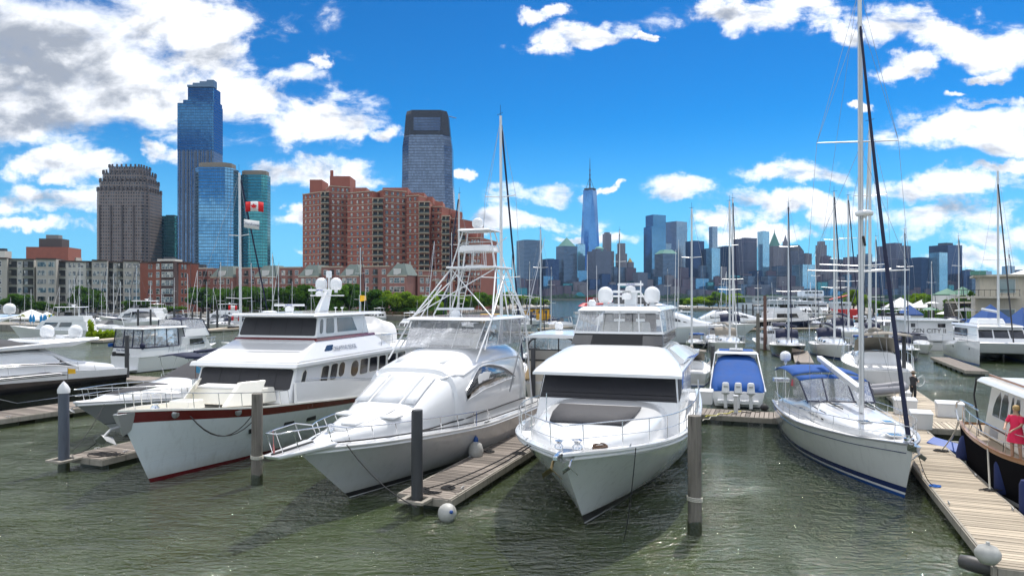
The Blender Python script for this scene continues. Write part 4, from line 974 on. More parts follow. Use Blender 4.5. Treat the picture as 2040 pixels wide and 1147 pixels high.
for y in (.95, 1.1): MB().lathe([(.02, 0), (.05, .12), (.05, .16)], n=10).build('horn', RUB, rC, smooth=60, loc=(11.0, y, 6.68), rot=(0, pi / 2, 0))
for (x, y, h_) in ((9, -1.9, 3.4), (8, 2.0, 3.6), (6.4, 2.05, 4.2), (6.4, -1.9, 3.0)): MB().tube([(x, y, 5.6), (x - .1, y * 1.02, 5.6 + h_)], .016, 5, r2=.008).build('whip_antenna', W_GEL, rC)
MB().tube([(19.4, -1.3, 3.05), (19.4, -1.3, 3.95)], .018, 5).build('foredeck_post', STEEL, rC)
# anchor gear on the bow
MB().box((22.2, -.05, 2.72), (.9, .42, .1)).build('windlass_base', STEEL, rC, bevel=.02)
MB().lathe([(.14, 0), (.15, .14), (.08, .2), (.15, .3), (.05, .34)], n=14).build('windlass', STEEL, rC, smooth=60, loc=(21.9, .2, 2.75)); MB().lathe([(.12, 0), (.13, .14), (.07, .2), (.12, .28)], n=14).build('windlass', STEEL, rC, smooth=60, loc=(22.0, -.3, 2.75))
MB().box((22.9, -.12, 2.82), (.7, .12, .12)).build('anchor_roller', STEEL, rC, bevel=.02); anchor(rC, (23.0, -.2, 2.7), 1.3, M('old_brass', (.25, .19, .09), .35, .9, var=.3)); anchor(rC, (22.95, .25, 2.72), 1.0, STEEL)
coilC = MB().tube([(21.4 + .25 * cos(a) * (1 + .3 * sin(a * 1.7)), .75 + .2 * sin(a), 2.72 + .02 * a / 3) for a in [i * .45 for i in range(46)]], .025, 5).build('anchor_chain_heap', M('rusty_chain', (.10, .06, .04), .8, .3), rC)
for sd in (1, -1):
    for x in (20.9, 14, 8): 
        p = hC.P(x / 23, hC.sheer(x / 23), sd, .07); MB().tube([(p.x - .14, p.y, p.z + .07), (p.x + .14, p.y, p.z + .07)], .02, 6).tube([(p.x, p.y, p.z), (p.x, p.y, p.z + .07)], .03, 6).build('cleat', STEEL, rC)

# ================================================================ S: blue striped sailboat
rS = boat('sailboat', 'white sailing yacht with blue waterline stripes and bright blue canvas bimini', (13.6, 23.1), 8.5, 13.7, 'sailboat')
hS = Hull(13.7, 4.4, [(0, 1.45), (.5, 1.55), (.8, 1.75), (1, 1.98)], rake=.75, wl=.80, pw=1.75, ps=2.0, tw=.72, smax=.45)
hS.build(rS, [('bottom_paint', BLUEP, -.4, .12), ('boot_white', W_GEL, .12, .2), ('blue_stripe', NAVYP, .2, .4), ('hull', M('sailboat_hull', (.62, .64, .64), .14, var=.07, coat=.5, streak=.1, stain=.3), .4, 'q.955'), ('sheer_cap', W_GEL, 'q.955', 'q1')])
hS.deck(rS, W_DECK, drop=.05, inset=.06, camber=.1, gun=ALU)
for sd in (1, -1): MB().tube(hS.line(.03, .985, q=.84, out=.004, side=sd, n=20), .016, 5).build('pinstripe', NAVYP, rS)
secS = [(11.9, .35, 1.85, 1.98), (11.2, .8, 1.78, 2.1), (10, 1.15, 1.7, 2.2), (8.6, 1.35, 1.62, 2.26), (7, 1.42, 1.58, 2.3), (5.6, 1.4, 1.55, 2.34), (4.9, 1.38, 1.5, 2.36), (3.2, 1.45, 1.48, 1.95), (.9, 1.5, 1.45, 1.75)]
loftx(rS, 'coachroof', W_GEL, secS, n=3.4, N=26, smooth=40)
for sd in (1, -1):
    for x0, x1 in ((8.3, 7.35), (7.15, 6.3), (5.6, 5.35), (5.2, 4.98), (4.85, 4.65)):
        skin(rS, 'cabin_window', GLASS, [[secpt(secS, lerp(x0, x1, i / 3), .36, sd, 3.4, .01) for i in range(4)], [secpt(secS, lerp(x0 - .12, x1 - .12, i / 3), .78, sd, 3.4, .01) for i in range(4)]], .01)
    MB().tube([Vector((x, sd * (1.02 if x < 9 else .8), z)) for x, z in ((9.8, 2.2), (9.6, 2.33), (6.2, 2.42), (6.0, 2.28))], .014, 5).build('grab_rail', STEEL, rS, smooth=60)
    MB().tube([Vector((x, sd * .62, 2.36)) for x in (8.4, 5.4)], .03, 4).build('genoa_track', RUB, rS)
for (x, y, zz, a, b_) in ((10.35, .42, 2.19, .5, .42), (10.35, -.42, 2.19, .5, .42), (7.0, -.5, 2.32, .55, .5), (7.0, .55, 2.32, .55, .5), (12.1, 0, 2.02, .5, .5), (5.8, 0, 2.37, .7, .6)):
    h = MB().box((x, y, zz), (a, b_, .05)).build('deck_hatch', PLASTIC, rS, bevel=.015); MB().box((x, y, zz + .022), (a - .1, b_ - .1, .02)).build('hatch_glass', M('smoke_hatch_acrylic', (.12, .15, .17), .08, coat=1), h)
hS.rail(rS, .06, h=.62, n=9, inset=.1, mid=True, r=.014)
MX, MZ = 8.75, 2.28
MTOP = 20.2
mast = MB().loft([[Vector((MX - .012 * (z - 2) + .11 * cos(a) * k, .075 * sin(a) * k, z)) for a in [i * pi / 6 for i in range(12)]] for z, k in ((MZ, 1.25), (12, 1.2), (MTOP, 1.0))], wrap=True, cap1=True).build('mast', ALU_W, rS, smooth=70)
mx = lambda z: MX - .012 * (z - 2)
for z, w in ((8.05, 2.0), (13.4, 1.6)):
    for sd in (1, -1): MB().tube([(mx(z), 0, z), (mx(z) - .35, sd * w, z + .08)], .035, 6, r2=.022).build('spreader', ALU_W, mast)
    if z < 9:
        for sd in (1, -1): MB().tube([(mx(z) - .25, 0, z + .25), (mx(z) - .9, sd * 1.35, z + .35)], .02, 6).build('spreader_brace', ALU_W, mast)
WIRE = M('steel_wire', (.30, .31, .33), .4, .8)
for sd in (1, -1):
    for pth in ([(MX - .4, sd * 1.85, 1.6), (mx(8.05) - .35, sd * 2.0, 8.13), (mx(13.4) - .35, sd * 1.6, 13.48), (mx(18.6), 0, 18.6)], [(MX - .4, sd * 1.8, 1.6), (mx(7.9), 0, 7.95)], [(mx(8.05) - .35, sd * 2.0, 8.13), (mx(13.2), 0, 13.2)], [(mx(13.4) - .35, sd * 1.6, 13.48), (mx(19.8), 0, 19.8)]):
        MB().tube(pth, .008, 4).build('shroud', WIRE, rS)
    MB().tube([(.15, sd * 1.0, 1.5), (1.6, 0, 6.0)], .007, 4).build('backstay', WIRE, rS)
MB().tube([(1.6, 0, 6.0), (mx(MTOP), 0, MTOP)], .007, 4).build('backstay', WIRE, rS)
a, b2 = Vector((13.25, 0, 2.25)), Vector((mx(18.4), 0, 18.4))
MB().tube([LV(a, b2, f) + Vector((-.10 * sin(pi * f), 0, -.25 * sin(pi * f))) for f in [i / 14 for i in range(15)]], .085, 8, r2=.05).build('furled_genoa', CANV_N, rS, smooth=70)
MB().lathe([(.1, -.14), (.17, -.1), (.17, .0), (.09, .03), (.09, .1)], n=14).build('furler_drum', STEEL, rS, smooth=60, loc=(13.3, 0, 2.15))
bm0, bm1 = Vector((MX - .15, 0, 3.2)), Vector((2.9, 0, 4.0))
MB().hexa([bm0 + Vector((0, -.13, -.16)), bm1 + Vector((0, -.1, -.12)), bm1 + Vector((0, .1, -.12)), bm0 + Vector((0, .13, -.16)), bm0 + Vector((0, -.16, .12)), bm1 + Vector((0, -.14, .12)), bm1 + Vector((0, .14, .12)), bm0 + Vector((0, .16, .12))][::1]).build('boom', ALU_W, rS, bevel=.05)
MB().tube([(MX - .1, 0, 2.45), (MX - 1.5, 0, 3.3)], .05, 8).build('boom_vang', ALU_W, rS)
o = MB().lathe([(.3, 0), (.34, .06), (.34, .14), (.22, .22)], n=18).build('radar_scanner', W_GEL, rS, smooth=60, loc=(mx(10.3) + .42, 0, 10.3)); MB().box((-.22, 0, -.04), (.4, .1, .08)).build('radar_bracket', ALU_W, o)
MB().tube([(mx(9.4) + .12, .05, 9.5), (mx(9.2) + .2, .1, 9.1)], .05, 6).build('deck_light', RUB, rS)
for dz in (.06, -.06): MB().tube([(MX + .13, dz, 2.6), (mx(18) + .13, dz, 18)], .009, 4).build('halyard', WIRE, rS)
# bimini and sprayhood
rows = [[Vector((x, y * 1.55, z - .20 * abs(y) ** 3)) for y in (-1, -.75, -.4, 0, .4, .75, 1)] for x, z in ((.3, 3.28), (.9, 3.48), (1.8, 3.56), (2.8, 3.56), (3.7, 3.5), (4.1, 3.42))]
skin(rS, 'bimini', CANV_B, rows, .012)
rows = [[Vector((x, y * 1.5, z - .14 * abs(y) ** 3)) for y in (-1, -.75, -.4, 0, .4, .75, 1)] for x, z in ((3.9, 3.3), (4.6, 3.36), (5.2, 3.26))]
skin(rS, 'sprayhood', CANV_B, rows, .012)
fw = [Vector((5.2, y * 1.5, 3.26 - .14 * abs(y) ** 3)) for y in (-1, -.35, .35, 1)]; bw = [Vector((6.2, y * 1.42, 2.33)) for y in (-1, -.4, .4, 1)]
for i in range(3): clearp(rS, bw[i], bw[i + 1], fw[i + 1], fw[i], 'sprayhood_window')
for sd in (1, -1):
    k = 3 if sd > 0 else 0
    clearp(rS, bw[k], Vector((4.0, sd * 1.5, 2.3)), Vector((4.0, sd * 1.5, 3.2)), fw[k], 'sprayhood_window')
for i in range(4): MB().tube([bw[i], fw[i]], .035, 6).build('canvas_strip', CANV_N, rS, smooth=60)
MB().tube([bw[0], bw[1], bw[2], bw[3]], .035, 6).build('canvas_strip', CANV_N, rS)
for x in (.4, 2.2, 3.9):
    for sd in (1, -1): MB().tube([(x, sd * 1.5, 3.3), (lerp(x, 2.0, .5), sd * 1.55, 1.6)], .014, 6).build('bimini_pole', STEEL, rS)
MB().tube([(.2, .9, 1.5), (.2, .9, 3.55)], .028, 6).build('dome_pole', STEEL, rS); 
dS = dome(rS, (.2, -.95, 3.6), .28, .52); MB().tube([(.2, -.95, 1.5), (.2, -.95, 3.6)], .028, 6).build('dome_pole', STEEL, rS)
MB().tube([(1.7, .55 * cos(a), 2.55 + .55 * sin(a)) for a in [i * pi / 10 for i in range(20)]], .018, 6, closed=True).tube([(1.7, -.55, 2.55), (1.7, .55, 2.55)], .01, 4).tube([(1.7, 0, 2.0), (1.7, 0, 3.1)], .01, 4).build('steering_wheel', STEEL, rS, smooth=60)
MB().box((1.85, 0, 2.1), (.25, .3, .8)).build('binnacle', W_GEL, rS, bevel=.05)
MB().box((-.1, -1.1, 2.55), (.45, .8, .2)).build('stern_grill', STEEL, rS, bevel=.03)
MB().tube([(.15, -1.3, 1.5), (.15, -1.3, 2.6)], .015, 5).build('grill_post', STEEL, rS)
MB().hexa([Vector(p) for p in ((13.3, -.12, 1.75), (14.0, -.03, 1.8), (14.0, .03, 1.8), (13.3, .12, 1.75), (13.2, -.16, 2.02), (14.1, -.08, 2.02), (14.1, .08, 2.02), (13.2, .16, 2.02))]).build('bow_roller', STEEL, rS); anchor(rS, (13.85, 0, 1.9), 1.1)
o = tag(MB().plate([(0, 0, 0), (.28, .1, -.06), (.25, .08, -.42), (0, 0, -.36)], (0, .006, 0)).build('stern_flag', M('striped_red_flag', (.5, .08, .1), .8, var=.5, vs=9)), 'small red and white flag at the stern of the blue striped sailboat', 'flag'); o.location = loc_on(rS, (-.1, -.6, 2.6))

# ================================================================ T: cream trawler at the right edge
hx, hy, _ = D(9.25, 20.6)
rT = boat('trawler_yacht', 'cream cabin trawler with black hull and varnished rail at the right edge', (hx, hy), 20.3, 13.2, 'trawler yacht')
hT = Hull(13.2, 4.7, [(0, 1.75), (.5, 1.8), (1, 2.3)], rake=1.2, wl=.88, pw=1.8, ps=2.3, tw=.80, smax=.35)
hT.build(rT, [('bottom_paint', RED, -.4, .1), ('boot_stripe', W_GEL, .1, .26), ('hull', M('matt_black_hull', (.012, .012, .014), .5, var=.2, spec=0.0), .26, 'q.93'), ('rub_band', TEAK, 'q.93', 'q1')])
hT.deck(rT, TEAKD, drop=.1, inset=.08, camber=.04, gun=TEAK)
hT.rail(rT, .04, h=.75, n=9, inset=.1, mid=True)
fT = frust(rT, 'cabin', W_GEL2, 1.7, 3.75, 2.6, 11.0, 1.72, 1.6, 3.1, 10.4, 1.55, 1.5, bevel=.1)
q = [fT['stbd'][0], fT['stbd'][1], fT['stbd'][2], fT['stbd'][3]]
for (a, b_) in ((.1, .19), (.205, .29), (.33, .36), (.385, .44), (.5, .62), (.65, .78)):
    w = panel(rT, 'window_frame', q, [(a - .006, .42)] + [(b_ + .006, .42), (b_ + .006, .8), (lerp(a, b_, .75), .93), (lerp(a, b_, .25), .93 if a > .12 else .8), (a - .006, .8 if a > .12 else .6)], W_GEL, .02, .02)
    panel(w, 'pane', q, [(a, .45), (b_, .45), (b_, .79), (lerp(a, b_, .72), .9), (lerp(a, b_, .28), .9 if a > .12 else .78), (a, .78 if a > .12 else .6)], GLASS, .03, .012)
panel(rT, 'cabin_stripe', q, ((.02, .22), (.98, .25)), RED, .02, .02)
panel(rT, 'vent_grille', q, ((.1, .08), (.2, .2)), RINGM, .02, .02)
frust(rT, 'roof', W_GEL2, 3.75, 3.95, 2.5, 11.4, 1.95, 1.9, 2.7, 11.1, 1.8, 1.75, bevel=.08)
MB().box((5.5, -1.5, 4.02), (5.6, .06, .08)).build('roof_grab_rail', TEAK, rT, bevel=.01); MB().box((5.5, 1.5, 4.02), (5.6, .06, .08)).build('roof_grab_rail', TEAK, rT, bevel=.01)
MB().lathe([(.06, 0), (.06, .2), (.1, .24)], n=12).build('roof_vent', W_GEL2, rT, smooth=60, loc=(8, .2, 3.95))
skin(rT, 'blue_awning', CANV_N, [[Vector((x, y, z)) for y in (-1.6, -.5, .5, 1.6)] for x, z in ((1.1, 3.72), (2.0, 3.84), (2.7, 3.86))], .02)
for sd in (1, -1):
    MB().tube([(1.15, sd * 1.55, 3.7), (1.0, sd * 1.6, 3.0), (1.6, sd * 1.62, 2.2), (2.1, sd * 1.62, 1.75)], .035, 6).build('awning_frame', RUB, rT, smooth=60)
    MB().tube([(2.4, sd * 1.95, 2.75), (.7, sd * 2.0, 2.75), (.1, sd * 2.0, 2.55), (.0, sd * 2.0, 2.2), (.35, sd * 2.0, 1.85)], .035, 8).build('curved_stern_rail', STEEL, rT, smooth=60)
    MB().tube([(2.4, sd * 1.8, 2.6), (.7, sd * 1.8, 2.6), (.25, sd * 1.8, 2.35), (.5, sd * 1.8, 1.85)], .03, 8).build('curved_stern_rail', STEEL, rT, smooth=60)
def sock(t_, s_, lab, tilt=0, r=.24, h=1.15):
    x, y, _ = D(s_, t_); p = empty('fender', (x, y, .9), 0, lab, 'fender', 'blue fenders along the trawler'); p.rotation_euler = (0, tilt, 0)
    MB().lathe([(.05, -h / 2), (r * .8, -h / 2 + .04), (r, -h / 2 + .18), (r, h / 2 - .18), (r * .8, h / 2 - .04), (.05, h / 2)], n=16).build('fender_cover', BLUEF, p, smooth=50)
    MB().tube([(0, 0, h / 2), (.05, .0, h / 2 + .6)], .012, 4).build('lanyard', M_ROPE, p)
sock(32.4, 7.05, 'navy fender nearest the cross dock, leaning at the trawler stern', .25, .27, 1.0); sock(27.6, 7.08, 'navy fender hanging at the middle of the trawler side'); sock(25.0, 7.08, 'navy fender hanging nearest the photo edge'); sock(31.0, 7.15, 'small navy fender behind the blue board', 0, .2, .9)
o = MB().prism([(-1.2, -.25), (.9, -.3), (1.3, 0), (.9, .3), (-1.2, .25)], 0, .12).build('paddle_board', M('blue_board', (.03, .1, .4), .5), bevel=.04, smooth=30); x, y = at(1905, 888, .6); o.location = (x, y, .45); o.rotation_euler = (.5, .1, -1.2)
tag(o, 'blue edged board wedged between the trawler and the pale dock', 'paddle board')

# ================================================================ D: grey express cruiser
rD = boat('express_cruiser', 'silver grey express cruiser with charcoal cockpit canvas left of the red striped yacht', (-20.6, 32.0), 22.0, 15.0, 'motor yacht')
hD = Hull(15, 4.4, [(0, 1.35), (.5, 1.65), (1, 2.05)], rake=2.6, wl=.80, pw=1.5, ps=2.3, tw=.92)
hD.build(rD, [('bottom_paint', BLACKP, -.4, .08), ('hull', GREY_HULL if False else LGREY_HULL, .08, .75), ('grey_line', BLACKP, .75, .79), ('upper_hull', M('mid_grey_hull', (.30, .31, .33), .14, coat=.7), .79, 'q.9'), ('sheer_cap', W_GEL, 'q.9', 'q1')])
hD.deck(rD, W_GEL, drop=.03, inset=.03, camber=.1)
for sd in (1, -1): MB().tube(hD.line(.02, .998, q=.93, out=.02, side=sd), .06, 8).build('rub_rail', W_GEL, rD, smooth=60)
secD = [(13.9, .3, 1.9, 2.08), (12.8, .9, 1.85, 2.2), (11, 1.4, 1.75, 2.36), (9.6, 1.65, 1.7, 2.5), (9.0, 1.75, 1.65, 2.6), (6.5, 1.9, 1.6, 2.75), (3.0, 1.95, 1.4, 2.6), (1.5, 1.9, 1.4, 2.1)]
loftx(rD, 'coachroof', W_GEL, secD, n=3.5, N=22, smooth=40)
skin(rD, 'sun_pad', CANV_K, [[secpt(secD, x, .97, 1, 3.5, .02), secpt(secD, x, .995, 1, 3.5, .02), secpt(secD, x, .995, -1, 3.5, .02), secpt(secD, x, .97, -1, 3.5, .02)] for x in (13.0, 11.8, 10.4)], .05)
loftx(rD, 'cockpit_canvas', CANV_K, [(9.2, 1.55, 2.35, 2.5), (8.2, 1.6, 2.3, 3.0), (6.9, 1.65, 2.3, 3.5), (3.2, 1.7, 2.2, 3.6), (1.6, 1.7, 2.0, 3.1)], n=3.2, N=22, smooth=50)
loftx(rD, 'navy_top', CANV_N, [(7.0, 1.72, 3.4, 3.56), (5.2, 1.76, 3.45, 3.78), (3.2, 1.74, 3.4, 3.74), (2.3, 1.7, 3.3, 3.5)], n=3.5, N=18)
skin(rD, 'roof_panel', M('grey_roof_panel', (.25, .26, .28), .4), [[Vector((6.2, y, 3.68)) for y in (-.9, 0, .9)], [Vector((4.0, y, 3.83)) for y in (-.9, 0, .9)]], .02)
hD.rail(rD, .45, h=.62, n=7, inset=.12, mid=True)
anchor(rD, (14.9, 0, 1.85), .8)
o = empty('navy_pennant', loc_on(rD, (9.6, 1.9, 1.9)), 0, 'small blue pennant on a red staff above the grey cruiser', 'pennant'); MB().tube([(0, 0, 0), (0, 0, 1.6)], .018, 5).build('staff', PILE_R, o); MB().plate([(0, 0, 1.1), (.5, 0, 1.0), (.3, .05, 1.3), (0, 0, 1.5)], (0, .006, 0)).build('cloth', M('pale_blue_cloth', (.06, .25, .42), .8), o)

# ================================================================ E: black hulled sport yacht at the left edge
h = radians(26); bx, by = (-25.9, 48.9); L = 24
d = Vector((-sin(h), -cos(h))); pc = Vector((cos(h), -sin(h)))
bow = Vector((-27.2, 48.3)) - pc * 2.5 + d * L
rE = boat('sport_yacht', 'black hulled sport yacht with white topsides and twin white domes at the left edge', (bow.x, bow.y), 26, L)
hE = Hull(L, 5.4, [(0, 2.0), (.5, 2.4), (1, 2.7)], rake=3, wl=.86, pw=1.6, ps=2.2, tw=.92)
hE.build(rE, [('bottom_paint', BLACKP, -.4, .08), ('hull', BLACK_HULL, .08, 'q.78'), ('white_topside', W_GEL, 'q.78', 'q1')])
hE.deck(rE, W_GEL, drop=.1, inset=.08, camber=.08)
MB().tube([hE.P(t, z, 1) + Vector((0, .02, 0)) for t, z in ((.05, .55), (.33, .5), (.37, .9), (.46, 1.1), (.5, .75), (.6, .6), (.9, .8))], .02, 4).build('hull_chrome_line', STEEL, rE)
secE = [(16.5, 1.2, 2.4, 2.8), (13, 2.0, 2.3, 3.1), (11.5, 2.15, 2.3, 3.5), (9.5, 2.2, 2.25, 3.85), (6.5, 2.2, 2.2, 3.9), (4.8, 2.2, 2.15, 3.7), (3.4, 2.25, 2.1, 2.95), (2.4, 2.3, 2.05, 2.7), (.8, 2.3, 2.0, 2.4)]
loftx(rE, 'superstructure', W_GEL, secE, n=3.4, N=24, smooth=42)
for sd in (1, -1):
    bt, tp_ = [], []
    for i in range(13):
        f = i / 12; x = lerp(11.6, 3.3, f); bt.append(secpt(secE, x, .30, sd, 3.4, .015)); tp_.append(secpt(secE, x, .32 + .46 * min(1, 1.6 * sin(pi * min(1, f * .75 + .12))) * (1 if f < .8 else (1 - f) * 5), sd, 3.4, .015))
    skin(rE, 'side_window', GLASS, [bt, tp_], .01)
    MB().tube(bt + tp_[::-1], .05, 6, closed=True).build('window_trim', W_GEL, rE, smooth=60)
    bt = [hE.P(t, 1.0 * hE.sheer(t) - .1, sd) for t in (.16, .22, .3, .38)]
    MB().hexa([Vector((4.2, sd * 2.62, 1.95)), Vector((8.8, sd * 2.7, 1.98)), Vector((8.8, sd * 2.6, 1.98)), Vector((4.2, sd * 2.5, 1.95)), Vector((5.4, sd * 2.62, 2.25)), Vector((8.2, sd * 2.7, 2.22)), Vector((8.2, sd * 2.6, 2.22)), Vector((5.4, sd * 2.5, 2.25))]).build('side_intake', GLASS, rE)
    for dz in (0, .1): MB().tube([(4.6, sd * 2.66, 2.02 + dz), (8.5, sd * 2.73, 2.03 + dz)], .02, 4).build('intake_slat', W_GEL, rE)
loftx(rE, 'flybridge_canvas', CANV_K, [(12.5, 1.6, 3.1, 3.3), (11, 1.9, 3.4, 4.0), (8.6, 2.0, 3.6, 4.45), (6.6, 2.0, 3.7, 4.3), (5.2, 1.95, 3.7, 3.85)], n=2.6, N=20)
for sd in (1, -1):
    MB().hexa([Vector((8.0, sd * 1.9, 3.7)), Vector((3.6, sd * 1.75, 3.75)), Vector((3.6, sd * 2.15, 3.75)), Vector((8.0, sd * 2.2, 3.7)), Vector((8.1, sd * 1.9, 3.95)), Vector((1.6, sd * 1.6, 4.2)), Vector((1.8, sd * 2.2, 4.2)), Vector((8.1, sd * 2.2, 3.95))]).build('arch_wing', W_GEL, rE, bevel=.08)
frust(rE, 'radar_arch', W_GEL, 4.05, 4.25, 1.8, 5.6, 2.1, 1.9, 1.7, 5.4, 2.05, 1.8, bevel=.07)
dome(rE, (2.9, 1.3, 4.32), .42, .82); dome(rE, (3.7, -.5, 4.32), .42, .82); MB().box((3.2, .4, 4.3), (.5, .9, .3)).build('radar_bracket', W_GEL, rE, bevel=.05)
hE.rail(rE, .1, h=.62, n=9, inset=.15, mid=False, t1=.9, around=False)

# ---------------------------------------------------------------- mooring lines
def wl(root, p): return Vector(loc_on(root, p))
rope(Vector((*at(831, 1010, 1.0), 1.0)), wl(rB, (17.5, .8, 2.2)), .25, .02, 'dark line from the black piling up to the sportfishing boat bow')
rope(Vector((*at(893, 971, .53), .55)), wl(rC, (21.5, -1.2, 2.75)), .12, .02, 'long dark line from the centre dock coil to the motor yacht bow')
rope(Vector((*at(845, 975, .53), .55)), wl(rC, (21.2, -1.3, 2.75)), .15, .02, 'second dark line crossing the centre dock to the motor yacht bow')
rope(Vector((*at(1075, 790, .53), .55)), wl(rB, (10, 2.5, 1.75)), .2, .02, 'dark line from the sportfishing boat quarter down to the dock')
rope(wl(rC, (21.0, 1.7, 2.75)), Vector((*at(1242, 1075, 0), -.05)), .35, .014, 'dark line trailing from the motor yacht bow into the water')
rope(wl(rA, (22.0, 1.4, 2.5)), Vector((*at(512, 830, 2.4), 2.4)), .75, .02, 'upper slack dark line from the red striped yacht to the timber piling')
rope(wl(rA, (22.0, 1.4, 2.5)), Vector((*at(512, 812, 2.5), 2.5)), .95, .02, 'lower slack dark line from the red striped yacht to the timber piling')
rope(Vector((*at(145, 905, .53), .55)), wl(rA, (24.6, 0, 2.2)), .15, .02, 'dark line from the left finger dock up to the red striped yacht anchor')
rope(Vector((*at(143, 900, .53), .55)), wl(rD, (14, .8, 1.9)), .2, .015, 'thin dark line from the left dock to the grey cruiser bow')
rope(Vector((*at(1972, 976, .53), .55)), wl(rT, (5.5, -2.3, 1.9)), .05, .03, 'pale double line from the trawler rail to the dock heap', M_ROPEW)
rope(Vector((*at(1892, 882, .53), .55)), wl(rT, (.8, -2.1, 1.9)), .1, .025, 'pale line from the trawler stern down to the dock', M_ROPEW)
rope(Vector((*at(1875, 898, .53), .55)), wl(rT, (1.0, -2.1, 1.9)), .1, .025, 'second pale line from the trawler stern to the dock', M_ROPEW)
rope(Vector((*at(1863, 968, .53), .55)), wl(rS, (13.4, .2, 1.9)), .35, .014, 'thin line from the sailboat bow down to the blue coil')
rope(Vector((*at(1566, 812, .53), .5)), wl(rS, (1.0, 1.3, 1.5)) - Vector((3.2, 0, 0)), .2, .014, 'thin line from the sailboat stern to the cross dock')
rope(wl(rE, (11, 2.6, 2.5)), Vector((*at(0, 778, .9), .9)), .0, .02, 'taut pale line from the black hulled yacht down to its dock', M_ROPEW)
# ================================================================ mid-distance boats
KX = dict(cat='motor boat')
def mb(name, label, bow, h, L, B, hullmat, sheer, bands=None, rake=None, group=None, cat='motor boat', **kw):
    r = boat(name, label, bow, h, L, cat, group)
    H = Hull(L, B, sheer, rake=rake if rake is not None else L * .12, **kw)
    H.build(r, bands or [('bottom_paint', BLACKP, -.3, .08), ('hull', hullmat, .08, 'q.9'), ('sheer_cap', W_GEL, 'q.9', 'q1')])
    H.deck(r, W_DECK, drop=.04, inset=.03, camber=.06)
    return r, H
def wins(root, f, spec, mat=None, faces=('front', 'port', 'stbd', 'aft'), name='cabin_window'):
    for fc in faces:
        if fc not in spec: continue
        q = f[fc]; flip = fc == 'stbd'
        if flip: q = [q[1], q[0], q[3], q[2]]
        for (a, b, c, d) in spec[fc]: panel(root, name, q, ((a, b), (c, d)), mat or GLASS, .02 if not flip else 0, .025)
def dirto(h): h = radians(h); return Vector((-sin(h), -cos(h)))

# F: aft cabin motor yacht with navy canvas, stern to the camera
st = Vector(at(248, 742)); L = 11.0
rF, HF = mb('aft_cabin_yacht', 'white aft cabin yacht with navy framed clear enclosures, stern towards the near boats', st + dirto(202) * L, 202, L, 4.1, W_GEL, [(0, 1.5), (.5, 1.6), (1, 2.1)])
f = frust(rF, 'aft_cabin', W_GEL, 1.4, 2.3, .1, 5.2, 1.95, 2.0, .3, 5.2, 1.85, 1.9, bevel=.06)
panel(rF, 'stern_window', f['aft'], ((.12, .12), (.62, .42)), GLASS, .02, .02); lettering('Doc Holiday', .3, NAVYP, rF, bil(f['aft'], .35, .72) + Vector((-.03, 0, 0)), (0, -1, 0))
MB().box((-.45, 0, .35), (.9, 3.6, .12)).build('swim_platform', W_GEL, rF, bevel=.03)
e = [Vector(p) for p in ((.3, -1.85, 2.3), (.3, 1.85, 2.3), (4.4, 1.9, 2.3), (4.4, -1.9, 2.3))]; e2 = [Vector(p) for p in ((.5, -1.75, 4.0), (.5, 1.75, 4.0), (4.4, 1.75, 4.05), (4.4, -1.75, 4.05))]
for i in range(4):
    if i == 2: continue
    clearp(rF, e[i], e[(i + 1) % 4], e2[(i + 1) % 4], e2[i], 'clear_panel')
    for k in (0, .33, .66): MB().tube([LV(e[i], e[(i + 1) % 4], k), LV(e2[i], e2[(i + 1) % 4], k)], .05, 5).build('canvas_strip', CANV_N, rF)
MB().tube(e, .07, 5, closed=True).build('canvas_skirt', CANV_N, rF)
frust(rF, 'hardtop', W_GEL, 4.02, 4.2, .2, 5.6, 2.0, 2.0, .4, 5.4, 1.85, 1.85, bevel=.06)
f = frust(rF, 'main_cabin', W_GEL, 1.4, 3.1, 4.6, 9.4, 1.85, 1.3, 4.8, 8.2, 1.9, 1.4, bevel=.08); wins(rF, f, {'port': [(.3, .5, .8, .85)], 'stbd': [(.2, .5, .7, .85)]})
e = [Vector(p) for p in ((5.2, -1.8, 3.1), (5.2, 1.8, 3.1), (8.6, 1.6, 3.1), (8.6, -1.6, 3.1))]; e2 = [Vector(p) for p in ((5.0, -1.5, 4.75), (5.0, 1.5, 4.75), (7.8, 1.4, 4.75), (7.8, -1.4, 4.75))]
for i in range(4):
    clearp(rF, LV(e[i], e2[i], .45), LV(e[(i + 1) % 4], e2[(i + 1) % 4], .45), e2[(i + 1) % 4], e2[i], 'clear_panel'); MB().tube([e[i], e2[i]], .05, 5).build('canvas_strip', CANV_N, rF)
    MB().plate([e[i], e[(i + 1) % 4], LV(e[(i + 1) % 4], e2[(i + 1) % 4], .45), LV(e[i], e2[i], .45)], (.01, .01, 0)).build('bridge_side', W_GEL, rF)
skin(rF, 'bridge_bimini', CANV_N, [[Vector((x, y, z - .12 * y * y / 2)) for y in (-1.5, -.7, 0, .7, 1.5)] for x, z in ((4.9, 4.8), (6.4, 4.98), (7.9, 4.82))], .03)
MB().lathe([(.05, -.3), (.2, -.15), (.24, .1), (.1, .3)], n=12).build('engine_cover', CANV_N, rF, smooth=60, loc=(.1, -2.2, 2.5))
MB().box((.2, 2.05, 2.5), (.5, .3, .35)).build('blue_cover', CANV_B, rF, bevel=.1); MB().lathe([(.2, 0), (.28, .1), (.28, .5), (.2, .6)], n=12).build('tyre_fender', RUB, rF, smooth=60, loc=(.3, 1.6, 1.3))
HF.rail(rF, .3, h=.7, n=9, inset=.1)

